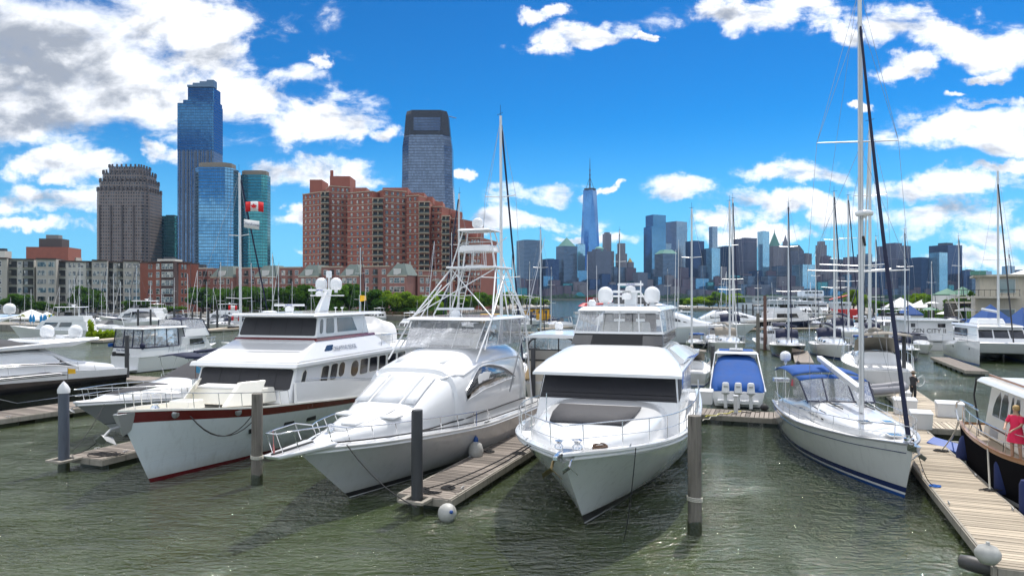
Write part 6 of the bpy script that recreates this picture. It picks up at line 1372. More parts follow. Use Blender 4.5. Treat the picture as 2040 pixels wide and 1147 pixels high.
dbox(1822, 1864, 856, .75, 'white dock box nearest the pale dock, right of the sailboat bow'); dbox(1788, 1832, 826, .75, 'white dock box behind the sailboat rail, left of the pair'); dbox(1874, 1926, 832, .7, 'white dock box left of the trawler stern'); dbox(1799, 1820, 798, .45, 'low small dock box at the feet of the standing man')
dbox(1396, 1424, 806, .75, 'white dock box between the motor yacht and the blue covered boat')
x, y = at(1466, 822, .51); o = empty('power_pedestal', (x, y, .5), DRZ, 'white dock power pedestal in front of the outboard engines', 'pedestal'); MB().box((0, 0, .45), (.22, .22, .9)).build('post', PLASTIC, o, bevel=.03); MB().box((0, 0, .95), (.28, .28, .1)).build('cap', PLASTIC, o, bevel=.03)
o = MB().lathe([(.02, -.22), (.2, -.12), (.24, 0), (.2, .12), (.02, .22)], n=14).build('mooring_ball', RUB, smooth=60); x, y = at(1523, 812, .7); o.location = (x, y, .72); tag(o, 'black ball fender on the cross dock right of the outboards', 'fender')
for (u0, v0, u1, v1, mm, lab) in ((1400, 838, 1440, 822, M_ROPEW, 'pale hose lying on the cross dock'), (1405, 830, 1475, 818, M('yellow_hose', (.55, .5, .05), .6), 'yellow hose on the cross dock'), (1478, 822, 1530, 818, M_ROPE, 'dark line snaking on the cross dock near the outboards')):
    a, b = at(u0, v0, .53), at(u1, v1, .53); n = 14
    tag(MB().tube([Vector((lerp(a[0], b[0], i / n), lerp(a[1], b[1], i / n) + .18 * sin(i * 1.3), .54)) for i in range(n + 1)], .025, 5).build('hose', mm, smooth=60), lab, 'hose')

# ================================================================ people
def skin_body(name, pts, edges, rad, mat, parent, lvl=1):
    me = bpy.data.meshes.new(name); me.from_pydata([tuple(p) for p in pts], edges, []); o = bpy.data.objects.new(name, me); COL.objects.link(o); o.parent = parent; me.materials.append(mat)
    bpy.context.view_layer.objects.active = o
    m = o.modifiers.new('skin', 'SKIN'); 
    if not me.skin_vertices: bm = bmesh.new(); bm.from_mesh(me); bm.verts.layers.skin.verify(); bm.to_mesh(me); bm.free()
    for i, r in enumerate(rad):
        v = me.skin_vertices[0].data[i]; v.radius = (r, r) if not isinstance(r, tuple) else r
    me.skin_vertices[0].data[0].use_root = True
    m.use_smooth_shade = True; s2 = o.modifiers.new('sub', 'SUBSURF'); s2.levels = lvl; s2.render_levels = lvl
    dg = bpy.context.evaluated_depsgraph_get(); me2 = bpy.data.meshes.new_from_object(o.evaluated_get(dg)); o.modifiers.clear(); o.data = me2; return o
def person(loc, rz, label, arms, skinm, top, bottom, hair, hat=False, dress=False, hold=None):
    p = empty('person', loc, rz, label, 'person')
    lw, lf = (0.0, 0.0)
    V = [(0, 0, .95), (0, .01, 1.12), (0, .0, 1.32), (0, .0, 1.46), (0, .02, 1.54), (0, .03, 1.66), (0, .02, 1.74),      # pelvis..head 0-6
         (.1, 0, .9), (.12, .02, .5), (.13, -.02, .09), (.14, .10, .04), (-.1, 0, .9), (-.12, .02, .5), (-.13, -.02, .09), (-.14, .10, .04)]
    E = [(0, 1), (1, 2), (2, 3), (3, 4), (4, 5), (5, 6), (0, 7), (7, 8), (8, 9), (9, 10), (0, 11), (11, 12), (12, 13), (13, 14)]
    Rr = [(.15, .11), (.13, .10), (.17, .11), (.07, .07), (.055, .06), (.082, .095), (.07, .08), .09, .062, .042, .04, .09, .062, .042, .04]
    for sd, (el, wr) in ((1, arms[0]), (-1, arms[1])):
        k = len(V); V += [(sd * .19, 0, 1.42), el, wr, tuple(Vector(wr) + (Vector(wr) - Vector(el)).normalized() * .08)]
        E += [(3, k), (k, k + 1), (k + 1, k + 2), (k + 2, k + 3)]; Rr += [.058, .043, .03, .034]
        h0 = Vector(V[k + 3]); dd = (Vector(wr) - Vector(el)).normalized(); sx = dd.cross(Vector((0, 0, 1))); sx = sx.normalized() if sx.length > .1 else Vector((1, 0, 0))
        for f in range(5):
            kk = len(V); off = sx * (f - 1.5) * .018 if f < 4 else sx * -.045
            L_ = (.075, .085, .08, .065, .05)[f]; V += [tuple(h0 + off + dd * .02), tuple(h0 + off * 1.1 + dd * (.02 + L_ * .6) - Vector((0, 0, .01))), tuple(h0 + off * 1.1 + dd * (.02 + L_ * .8) - Vector((0, 0, .03)))]
            E += [(k + 3, kk), (kk, kk + 1), (kk + 1, kk + 2)]; Rr += [.011, .009, .008]
    skin_body('body', V, E, Rr, skinm, p, 1)
    # face
    MB().tube([(0, .12, 1.68), (0, .145, 1.65)], .012, 5, r2=.018).build('nose', skinm, p, smooth=60)
    for s_ in (1, -1): MB().lathe([(.001, -.01), (.012, 0), (.001, .01)], n=8).build('eye', RUB, p, loc=(s_ * .032, .115, 1.69)); MB().lathe([(.001, -.03), (.018, 0), (.001, .03)], n=8).build('ear', skinm, p, loc=(s_ * .085, .03, 1.67), smooth=60)
    MB().box((0, .118, 1.615), (.045, .012, .01)).build('mouth', M('lip', (.4, .15, .12), .6), p)
    MB().lathe([(.095, -.05), (.108, .0), (.1, .06), (.07, .1), (.01, .12)], n=16).build('hair', hair, p, smooth=70, loc=(0, .005, 1.69))
    if hat: MB().lathe([(.2, 0), (.19, .02), (.11, .025), (.1, .1), (.02, .115)], n=18).build('hat', M('tan_sunhat', (.22, .17, .12), .8), p, smooth=50, loc=(0, .02, 1.74))
    if dress:
        rows = []
        for z, w, dp, fl in ((1.5, .1, .08, 0), (1.44, .2, .115, 0), (1.3, .2, .13, 0), (1.1, .17, .13, 0), (.95, .2, .16, .01), (.75, .24, .19, .02), (.6, .26, .21, .03)):
            rows.append([((w + fl * sin(5 * a)) * cos(a), (dp + fl * cos(6 * a)) * sin(a), z) for a in [2 * pi * i / 20 for i in range(20)]])
        MB().loft(rows, wrap=True).build('dress', top, p, smooth=70)
    else:
        rows = []
        for z, w, dp in ((1.5, .09, .08), (1.44, .205, .115), (1.28, .2, .13), (1.05, .175, .125), (.9, .18, .13)): rows.append([(w * cos(a), dp * sin(a), z) for a in [2 * pi * i / 18 for i in range(18)]])
        MB().loft(rows, wrap=True).build('shirt', top, p, smooth=70)
        for s_ in (1, -1): MB().tube([(s_ * .095, 0, .95), (s_ * .12, .02, .5), (s_ * .13, -.01, .1)], .105, 10, r2=.07).build('trouser_leg', bottom, p, smooth=60)
        for s_ in (1, -1): MB().box((s_ * .135, .06, .04), (.1, .27, .09)).build('shoe', RUB, p, bevel=.03)
    for i, (el, wr) in enumerate(arms):
        s_ = (1, -1)[i]; MB().tube([(s_ * .17, 0, 1.43), LV((s_ * .19, 0, 1.42), el, .75)], .078, 8, r2=.058).build('sleeve', top, p, smooth=60)
    return p
x, y = at(1819, 797, .52)
pm = person((x, y, .53), -pi / 2 + .4, 'man in dark clothes and sun hat holding a hoop net on the dock', [((.24, .12, 1.15), (.12, .34, 1.2)), ((-.24, .12, 1.15), (-.1, .34, 1.22))], SKIN, M('charcoal_shirt', (.03, .03, .035), .8), M('black_trousers', (.012, .012, .015), .8), M('dark_hair', (.03, .02, .015), .7), hat=True)
pm.scale = (1, 1, 1.0)
MB().box((.02, .15, 1.05), (.14, .08, .22)).build('orange_pouch', M('red_orange_cloth', (.5, .06, .02), .7), pm, bevel=.03)
o = empty('hoop_net', loc_on(pm, (0, .75, 1.12 + 0)), pm.rotation_euler[2], 'pale wire hoop net in the hands of the standing man', 'hoop net'); 
for k in range(4): MB().tube([(.05 * k - .1, .38 * cos(a) * (1 - .08 * k), .3 * sin(a) + .04 * k) for a in [i * 2 * pi / 18 for i in range(18)]], .010, 4, closed=True).build('hoop', ALU_W, o)
x, y = at(2024, 903, 1.75)
pw = person(loc_on(rT, (7.3, -1.98, 1.72)), radians(110), 'woman in bright coral dress standing on the trawler side deck', [((.24, .14, 1.18), (.12, .36, 1.1)), ((-.24, .12, 1.18), (-.14, .34, 1.05))], SKIN, M('coral_dress', (.75, .02, .09), .75, var=.1, vs=6), None, M('blonde_hair', (.45, .30, .12), .6, var=.2), dress=True)

# flags on the mast behind the red striped yacht
FR, FWm = M('flag_red', (.62, .01, .015), .7), M('flag_white', (.75, .75, .75), .7)
def wave(x0, x1, z0, z1, ph=0, n=8, yo=0.0): return [[Vector((lerp(x0, x1, i / n), yo + .12 * sin(ph + 5 * lerp(x0, x1, i / n)), z + .05 * sin(3 * lerp(x0, x1, i / n) + ph))) for i in range(n + 1)] for z in (z0, z1)]
Yf = 50; fo = empty('canadian_flag', (X_(489, Yf), Yf, Z_(412, Yf)), 0, 'red and white maple leaf flag on the tall mast at left', 'flag')
for (a, b, m_) in ((0, .33, FR), (.33, .98, FWm), (.98, 1.31, FR)): skin(fo, 'flag_field', m_, wave(a, b, -.36, .36), .01)
leaf = [(0, -.24), (.03, -.08), (.2, -.12), (.16, -.03), (.27, .08), (.2, .1), (.2, .16), (.1, .11), (.1, .2), (.05, .17), (0, .28)]
leaf = leaf + [(-a, b) for a, b in reversed(leaf[1:-1])]
MB().plate([Vector((.655 + a * .85, .12 * sin(5 * .655) - .14, b * .85)) for a, b in leaf], (0, .02, 0)).build('maple_leaf', FR, fo)
po = empty('white_pennant', (X_(486, Yf), Yf, Z_(445, Yf)), 0, 'white swallow shaped pennant with cursive lettering below the flag', 'pennant')
skin(po, 'pennant_cloth', FWm, [[Vector((a, .08 * sin(4 * a), z1 - .15 * a)) for a in (0, .3, .6, .9, 1.15)] for z1 in (-.3, .32)], .01); lettering('Chardonnay', .26, NAVYP, po, (.6, -.1, -.08), (1, 0, -.14))
Yf = 150
for (u, v, lab) in ((455, 613, 'small Canadian flag on the far left docks'), (461, 634, 'lowest small Canadian flag at the far left docks')):
    f_ = empty('canadian_flag', (X_(u, Yf), Yf, Z_(v, Yf)), 0, lab, 'flag')
    for (a, b, m_) in ((0, .5, FR), (.5, 1.4, FWm), (1.4, 1.9, FR)): skin(f_, 'flag_field', m_, wave(a, b, -.5, .5), .02)
    MB().plate([(.7, -.1, 0), (.95, -.1, -.3), (1.2, -.1, 0), (.95, -.1, .3)], (0, .02, 0)).build('maple_leaf', FR, f_)
# yellow barge, fuel pier
YEL = M('yellow_paint', (.62, .33, .01), .5, var=.2, vs=.6)
Yb = 205; b = empty('yellow_barge', (X_(1036, Yb), Yb, 0), 0, 'yellow work barge with deckhouse right of the promenade trees', 'barge')
MB().box((4.6, 3, .9), (9.2, 6, 1.5)).build('hull', YEL, b, bevel=.1); MB().box((5.2, 3, 2.5), (7.6, 4.4, 1.9)).build('deckhouse', YEL, b); MB().box((5.2, 3, 3.6), (8, 4.8, .3)).build('roof', BLACKP, b)
for i in range(4): MB().box((2.4 + i * 1.8, .77, 2.6), (.8, .06, .9)).build('window', GLASS, b)
b2 = empty('yellow_barge', (X_(960, 215), 215, 0), 0, 'low yellow barge seen through the tower legs', 'barge'); MB().box((3, 2, .9), (7, 4, 1.6)).build('hull', YEL, b2, bevel=.1)
Yb = 285; b = empty('fuel_pier', (X_(1150, Yb), Yb, 0), 0, 'floating fuel pier with red roof and white FUEL sign', 'fuel pier'); RR = M('red_roof', (.55, .03, .03), .5)
MB().box((9, 4, .5), (20, 8, .8)).build('pontoon', W_GEL, b); MB().hexa([Vector(p) for p in ((1, 0, 3.2), (18, 0, 3.2), (18, 8, 3.2), (1, 8, 3.2), (3, 2, 4.6), (16, 2, 4.6), (16, 6, 4.6), (3, 6, 4.6))]).build('canopy_roof', RR, b)
for x in (2, 7, 12, 17): MB().tube([(x, .5, .9), (x, .5, 3.2)], .12, 6).build('canopy_post', W_GEL, b)
MB().box((9.5, 1.9, 6.0), (11.5, .2, 2.0)).build('sign_board', M('dark_red_sign', (.28, .015, .02), .5), b); lettering('FUEL', 2.3, FWm, b, (9.2, 1.75, 5.9), (1, 0, 0))
# ferry
Yb = 232; fb = empty('white_ferry', (X_(1462, Yb), Yb, 0), 0, 'long white double deck ferry moored in front of the skyline', 'ferry')
H = Hull(34, 9, [(0, 2.6), (1, 3.2)], rake=2, tw=.9); FER = M('ferry_paint', (.55, .60, .66), .4, var=.08)
H.build(fb, [('bottom_paint', BLACKP, -.4, .9), ('hull', FER, .9, 'q1')]); H.deck(fb, FER, drop=.05, inset=.05)
MB().box((16, 0, 4.0), (28, 7.6, 2.2)).build('main_deck_house', FER, fb, bevel=.3); MB().box((17, 0, 6.2), (24, 7.2, 2.0)).build('upper_deck_house', FER, fb, bevel=.3); MB().box((26, 0, 8.2), (7, 5, 2.0)).build('bridge', FER, fb, bevel=.3); MB().box((16, 0, 7.25), (31, 8.4, .25)).build('sun_deck', FER, fb)
for k, z in ((0, 4.3), (1, 6.3)):
    for i in range(9): MB().box((6 + i * 2.5 + k, -3.75 + k * .15, z), (2.1, .2, .8)).build('saloon_window', GLASS, fb)
for i in range(5): MB().box((23.6 + i * 1.2, -2.5, 8.6), (.9, .15, .6)).build('bridge_window', GLASS, fb)
for i in range(3): MB().lathe([(.35, -.1), (.35, .1)], n=12).build('porthole', GLASS, fb, loc=(5 + i * 1.6, -4.3, 2.2), rot=(pi / 2, 0, 0))
MB().tube([(26, 0, 9), (26, 0, 12)], .15, 6).build('mast', FER, fb)
Yb = 225; tg = empty('tug_boat', (X_(1652, Yb), Yb, 0), 0, 'red and white tug with open truss boom right of the ferry', 'tug boat')
MB().box((5, 0, 1.6), (10, 4, 3)).build('red_house', RR, tg, bevel=.2); MB().box((3.5, 0, 4.2), (6, 3.6, 2.4)).build('wheelhouse', FER, tg, bevel=.2); MB().tube([(0, 0, 6.2), (6, 0, 7.6)], .25, 5).build('boom', RR, tg)
for i in range(4): MB().box((1.4 + i * 1.3, -1.85, 4.6), (.8, .1, .7)).build('window', GLASS, tg)

# more boats packed in the right basin
for (k_, u, v, h_, sc, lab) in (('exp_w', 1852, 706, 15, .8, 'small white open boat in front of the houseboat'), ('exp_b', 1732, 712, 20, .8, 'navy topped runabout left of the small black sloop'), ('fly_w', 1716, 678, 25, .7, 'white cabin cruiser behind the sailboat cluster'),
    ('exp_w', 1640, 684, 200, .9, 'white cruiser behind the black hulled sailboat'), ('exp_w', 1535, 668, 190, .9, 'white runabout left of the rust brown piling'), ('fly_w', 1780, 660, 40, .8, 'white trawler beyond the houseboat roof'), ('exp_w', 1910, 676, 70, 1.1, 'white boat moored before the brown railing'),
    ('exp_b', 1880, 668, 60, 1.0, 'blue hulled boat under the brown railing'), ('fly_w', 1440, 668, -60, .8, 'white cruiser in front of the big profile yacht'), ('exp_w', 1990, 716, 25, 1.2, 'white cruiser beyond the catamaran'), ('exp_w', 1705, 655, 80, 1.2, 'white express boat before the red tug')):
    P_(k_, u, v, h_, sc, lab)
for (u, vt, Y, lab) in ((1856, 520, 130, 'sailboat with thin mast behind the houseboat'), (1745, 470, 110, 'sailboat with mast just right of the furled dark sail'), (1625, 505, 150, 'sailboat left of the slim old skyscraper'), (1510, 540, 150, 'little sailboat by the breakwater dock'), (2010, 500, 120, 'sailboat near the blue tents'), (1330, 535, 160, 'sailboat right of the motor yacht domes, far off'), (1055, 520, 170, 'far sailboat behind the yellow barge')):
    P_('sail_w', u, 0, 15, hs(vt, Y), lab, Y, 'mast')
for (u, v, lab, m_) in ((1640, 735, 'white fender floating beside the white sailboat', BUOY), (1590, 735, 'black fender at the black hulled sailboat', RUB), (1420, 712, 'black fender beside the tan sprayhood sailboat', RUB)):
    x, y = at(u, v); o = MB().lathe([(.05, -.4), (.2, -.3), (.22, .2), (.08, .4)], n=10).build('fender', m_, smooth=60); o.location = (x, y, .4); tag(o, lab, 'fender')

for i, (k_, u, v, h_, sc) in enumerate((('exp_w', 108, 650, 30, .8), ('exp_b', 145, 648, 200, .8), ('fly_w', 236, 648, 20, .7), ('exp_w', 262, 652, 10, .7), ('exp_b', 288, 650, 350, .8), ('exp_w', 318, 646, 20, .8), ('exp_b', 345, 645, 190, .8), ('exp_w', 438, 650, 15, .7), ('exp_b', 470, 646, 5, .8), ('exp_w', 520, 640, 200, .9), ('exp_b', 575, 638, 10, .9), ('exp_w', 600, 640, 15, .8), ('fly_w', 735, 640, 15, .7), ('exp_w', 700, 642, 200, .8), ('exp_b', 870, 648, 20, .8))):
    P_(k_, u, v, h_, sc, ORD(i + 1) + ' from the left of the small boats packed along the far left docks')
for i, (u, vt, Y, k_) in enumerate(((62, 575, 150, 'sail_w'), (118, 570, 155, 'sail_t'), (148, 548, 160, 'sail_w'), (240, 560, 160, 'sail_t'), (258, 572, 165, 'sail_w'), (300, 558, 165, 'sail_w'), (322, 575, 165, 'sail_t'), (412, 560, 160, 'sail_w'), (425, 572, 165, 'sail_t'), (462, 560, 160, 'sail_w'), (520, 555, 150, 'sail_t'), (582, 560, 160, 'sail_w'), (620, 570, 160, 'sail_t'))):
    P_(k_, u, 0, 15 if i % 2 else 200, hs(vt, Y), ORD(i + 1) + ' from the left of the short masted sailboats in the far left rows', Y, 'mast')
# ================================================================ land
STONE = M('bulkhead_stone', (.20, .19, .17), .9, var=.3, vs=.3, bump=.6, bs=2, streak=.4)
PAVE = M('promenade_paving', (.26, .24, .21), .9, var=.15, vs=.2)
def land(name, pts, z, lab=None):
    n = len(pts); vs = [(x, y, z) for x, y in pts] + [(x, y, -1) for x, y in pts]
    o = MB().add(vs, [tuple(range(n))] + [(i, (i + 1) % n, n + (i + 1) % n, n + i) for i in range(n)]).build(name, STONE); tag(o, kind='structure')
    p = MB().add([(x, y, z + .004) for x, y in pts], [tuple(range(n))]).build('pavement', PAVE); tag(p, kind='structure'); return o
def UV(u, D_): return (X_(u, D_), D_)
land('shore_ground', [UV(-400, 232), UV(390, 236), UV(560, 214), UV(840, 204), UV(900, 222), UV(1000, 300), UV(1092, 400), UV(1094, 1300), UV(-400, 1300)], 1.5)
land('shore_ground', [UV(1870, 150), UV(1935, 112), UV(2500, 90), UV(2700, 600), UV(1560, 600), UV(1600, 330), UV(1770, 215)], 1.3)
land('breakwater_ground', [UV(1360, 365), UV(1500, 355), UV(1590, 370), UV(1590, 420), UV(1350, 420)], 1.2)
land('far_shore_ground', [(-400, 1960), (2600, 1960), (3600, 4500), (-900, 4500)], 2.5)
# promenade railing
RAILB = M('brown_painted_rail', (.13, .06, .04), .6, var=.2)
def fence(pts, z, h, label, step=2.0, mat=RAILB):
    r = empty('railing', (*pts[0], z), 0, label, 'railing'); P0 = Vector((*pts[0], 0)); b = MB(); n = 0
    for a, c in zip(pts, pts[1:]):
        A, C_ = Vector((*a, 0)) - P0, Vector((*c, 0)) - P0; L = (C_ - A).length; k = int(L / step)
        for i in range(k):
            p = LV(A, C_, i / k); MB_ = None; inst('post', POSTM, r, p, (0, 0, 0), (1, 1, h)); n += 1
        for zz in (h, h * .66, h * .33): MB().tube([A + Vector((0, 0, zz)), C_ + Vector((0, 0, zz))], .05, 4).build('rail', mat, r)
    return r
POSTM = MB().box((0, 0, .5), (.14, .14, 1.0)).mesh('post', RAILB)
fence([UV(420, 234), UV(560, 212.5), UV(840, 203), UV(898, 221), UV(1000, 299)], 1.5, 1.1, 'long dark railing along the tree lined promenade', 3.0)
fence([UV(1868, 151), UV(1880, 140), UV(1934, 113), UV(2100, 105)], 1.3, 1.1, 'brown railing of the waterside walk left of the catamaran mast', 1.6)

# ================================================================ window units and facades
def wglass():
    m = bpy.data.materials.new('window_glass_far'); m.use_nodes = True; t = NT(m.node_tree); b = t.n['Principled BSDF']
    r = t.new('ShaderNodeObjectInfo').outputs['Random']; P = t.new('ShaderNodeTexCoord').outputs['Object']
    wn = t.new('ShaderNodeTexWhiteNoise', noise_dimensions='4D'); t.put(wn.inputs['Vector'], t.vmath('FLOOR', t.vmath('MULTIPLY', P, (1.2, .01, 1.1)))); t.put(wn.inputs['W'], t.math('MULTIPLY', r, 50.0))
    k = t.sstep(wn.outputs['Value'], .45, .95)
    t.l.new(t.mix(k, (.03, .045, .06, 1), (.34, .33, .30, 1)), b.inputs['Base Color']); t.put(b.inputs['Metallic'], t.math('MULTIPLY', r, .35))
    b.inputs['Roughness'].default_value = .08; b.inputs['Coat Weight'].default_value = 1.0; return m
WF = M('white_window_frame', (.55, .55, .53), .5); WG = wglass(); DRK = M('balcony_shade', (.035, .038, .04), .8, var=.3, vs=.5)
WU = {}
def wunit(kind, w, h):
    k = (kind, round(w, 2), round(h, 2))
    if k in WU: return WU[k]
    b = MB()
    if kind == 'win':
        b.box((0, -.03, 0), (w + .22, .1, h + .22), mi=0)
        b.box((-w * .26, -.09, h * .26), (w * .46, .06, h * .44), mi=1); b.box((w * .26, -.09, h * .26), (w * .46, .06, h * .44), mi=1)
        b.box((-w * .26, -.09, -h * .26), (w * .46, .06, h * .44), mi=1); b.box((w * .26, -.09, -h * .26), (w * .46, .06, h * .44), mi=1)
        mats = [WF, WG]
    elif kind == 'slim':
        b.box((0, -.02, 0), (w + .12, .08, h + .12), mi=0).box((0, -.07, 0), (w, .06, h), mi=1); mats = [WF, WG]
    elif kind == 'plain':
        b.box((0, -.05, 0), (w, .12, h), mi=1).box((0, -.09, -h / 2 - .12), (w * .9, .14, .22), mi=0); mats = [M('pale_sill', (.38, .34, .28), .8), WG]
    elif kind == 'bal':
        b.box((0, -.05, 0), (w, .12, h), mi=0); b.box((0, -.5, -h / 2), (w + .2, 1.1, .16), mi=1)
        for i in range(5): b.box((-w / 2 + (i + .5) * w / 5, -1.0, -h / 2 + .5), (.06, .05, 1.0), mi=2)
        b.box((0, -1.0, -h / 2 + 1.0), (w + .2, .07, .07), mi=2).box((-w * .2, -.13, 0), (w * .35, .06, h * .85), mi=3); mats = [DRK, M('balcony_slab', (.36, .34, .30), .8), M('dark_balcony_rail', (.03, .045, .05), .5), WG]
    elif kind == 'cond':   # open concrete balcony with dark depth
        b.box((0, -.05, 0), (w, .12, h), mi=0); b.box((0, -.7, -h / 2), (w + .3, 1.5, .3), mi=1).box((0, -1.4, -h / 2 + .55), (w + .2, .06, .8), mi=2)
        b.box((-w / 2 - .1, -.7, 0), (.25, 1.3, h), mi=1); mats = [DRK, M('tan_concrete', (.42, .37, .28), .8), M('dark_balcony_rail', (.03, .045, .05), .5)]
    WU[k] = b.mesh('window', mats); return WU[k]
def face_items(root, A, B, z0, fh, nfl, items, budget, zc=.5, names=None):
    """items (share along A-B, width, height, kind) repeated on every floor; the face runs left to right as seen"""
    A, B = Vector((*A, 0)), Vector((*B, 0)); d = (B - A).normalized(); rz = atan2(d.y, d.x); extra = []
    for fl in range(nfl):
        for (s_, w, h, kind) in items:
            p = LV(A, B, s_); z = z0 + (fl + zc) * fh
            if budget[0] > 0: inst('balcony' if kind in ('bal', 'cond') else 'window', wunit(kind, w, h), root, (p.x - root.location.x, p.y - root.location.y, z), (0, 0, rz)); budget[0] -= 1
            else: extra.append((p.x - root.location.x, p.y - root.location.y, z, rz, kind, w, h))
    return extra
def join_extra(root, extra):
    by = {}
    for (x, y, z, rz, kind, w, h) in extra: by.setdefault((kind, w, h), []).append((x, y, z, rz))
    for (kind, w, h), L in by.items():
        me = wunit(kind, w, h); vs = [v.co.copy() for v in me.vertices]; fs = [tuple(p.vertices) for p in me.polygons]; mi = [p.material_index for p in me.polygons]; b = MB()
        for (x, y, z, rz) in L:
            c, s_ = cos(rz), sin(rz); k = len(b.v); b.v += [(x + v.x * c - v.y * s_, y + v.x * s_ + v.y * c, z + v.z) for v in vs]; b.f += [tuple(i + k for i in f) for f in fs]; b.m += mi
        b.build('far_windows', list(me.materials), root)['kind'] = 'stuff'
def block(root, pts, z0, z1, mat, name='wall'):
    x, y = root.location.x, root.location.y; return MB().prism([(a - x, b - y) for a, b in pts], z0, z1).build(name, mat, root)
def quadpts(A, B, depth):
    A, B = Vector(A), Vector(B); d = (B - A).normalized(); n = Vector((-d.y, d.x)) * depth; return [tuple(A), tuple(B), tuple(B + n), tuple(A + n)]
BEIGE = M('beige_stone_facade', (.42, .40, .36), .85, var=.12, vs=.2, streak=.15); BEIGE2 = M('pale_render_facade', (.52, .51, .47), .85, var=.1, vs=.2); BRK = M('red_brick_facade', (.24, .085, .06), .9, var=.2, vs=.5, bump=.2, bs=3); BRK2 = M('dark_brick_bay', (.07, .045, .045), .9, var=.15)
CORN = M('dark_brown_cornice', (.07, .045, .04), .7); PINKB = M('pinkish_brick', (.27, .135, .115), .9, var=.18, vs=.4); SLATE = M('green_grey_slate', (.13, .165, .15), .7, var=.15, vs=.6, bump=.3, bs=2)
TANB = M('tan_band', (.42, .35, .27), .85)
def rowbuild(name, label, segs, z1, nfl, base, cornice=True):
    """segs: (u0, D0, u1, D1, wall material, items, dz)"""
    r = empty(name, (*UV(segs[0][0], segs[0][1]), 1.5), 0, label, 'building'); bud = [298]; ex = []; fh = (z1 - base) / nfl
    for (u0, D0, u1, D1, mat, items, dz) in segs:
        A, B = UV(u0, D0), UV(u1, D1); block(r, quadpts(A, B, 16), -1.5, z1 - 1.5 + dz, mat)
        if cornice: q = quadpts(A, B, 16.5); A2, B2 = Vector(A), Vector(B); d = (B2 - A2).normalized(); n = Vector((d.y, -d.x)) * .5; block(r, [tuple(A2 + n), tuple(B2 + n), q[2], q[3]], z1 - 1.5 + dz - .05, z1 - 1.1 + dz, CORN, 'cornice')
        ex += face_items(r, A, B, base - 1.5, fh, nfl, items, bud)
    join_extra(r, ex); return r
W, S = 'win', 'slim'
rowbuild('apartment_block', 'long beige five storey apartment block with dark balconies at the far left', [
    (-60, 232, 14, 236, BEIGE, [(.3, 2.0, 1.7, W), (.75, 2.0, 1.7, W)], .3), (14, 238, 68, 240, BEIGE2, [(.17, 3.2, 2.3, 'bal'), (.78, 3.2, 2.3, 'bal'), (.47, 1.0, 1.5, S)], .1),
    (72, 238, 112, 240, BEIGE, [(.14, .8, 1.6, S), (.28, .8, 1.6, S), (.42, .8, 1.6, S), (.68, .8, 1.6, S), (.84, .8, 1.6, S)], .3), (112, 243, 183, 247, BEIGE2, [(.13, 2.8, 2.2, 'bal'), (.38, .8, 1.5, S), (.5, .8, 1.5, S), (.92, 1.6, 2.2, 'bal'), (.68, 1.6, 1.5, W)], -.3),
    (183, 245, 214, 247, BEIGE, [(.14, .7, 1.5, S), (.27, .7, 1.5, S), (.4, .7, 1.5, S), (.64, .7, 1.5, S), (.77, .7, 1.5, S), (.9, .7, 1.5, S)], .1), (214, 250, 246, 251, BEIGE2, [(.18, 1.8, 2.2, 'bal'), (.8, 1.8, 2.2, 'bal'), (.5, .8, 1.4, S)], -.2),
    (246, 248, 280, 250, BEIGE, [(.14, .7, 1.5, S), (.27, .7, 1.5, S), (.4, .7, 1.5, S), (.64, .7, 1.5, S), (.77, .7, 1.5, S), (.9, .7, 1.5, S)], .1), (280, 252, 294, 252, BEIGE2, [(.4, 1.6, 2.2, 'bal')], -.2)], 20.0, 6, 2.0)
rowbuild('brick_corner_building', 'six storey red brick corner building with dark central bay beside the beige block', [
    (293, 246, 321, 243, BRK, [(.15, .7, 1.5, S), (.32, .7, 1.5, S), (.78, 1.5, 1.9, W)], 0), (321, 241.5, 346, 241.5, BRK2, [(.18, 1.0, 1.7, W), (.5, 1.3, 1.7, W), (.82, 1.0, 1.7, W)], 0), (346, 243, 379, 250, BRK, [(.18, .8, 1.6, S), (.5, .8, 1.6, S), (.7, .8, 1.6, S)], 0)], 19.4, 6, 1.8)
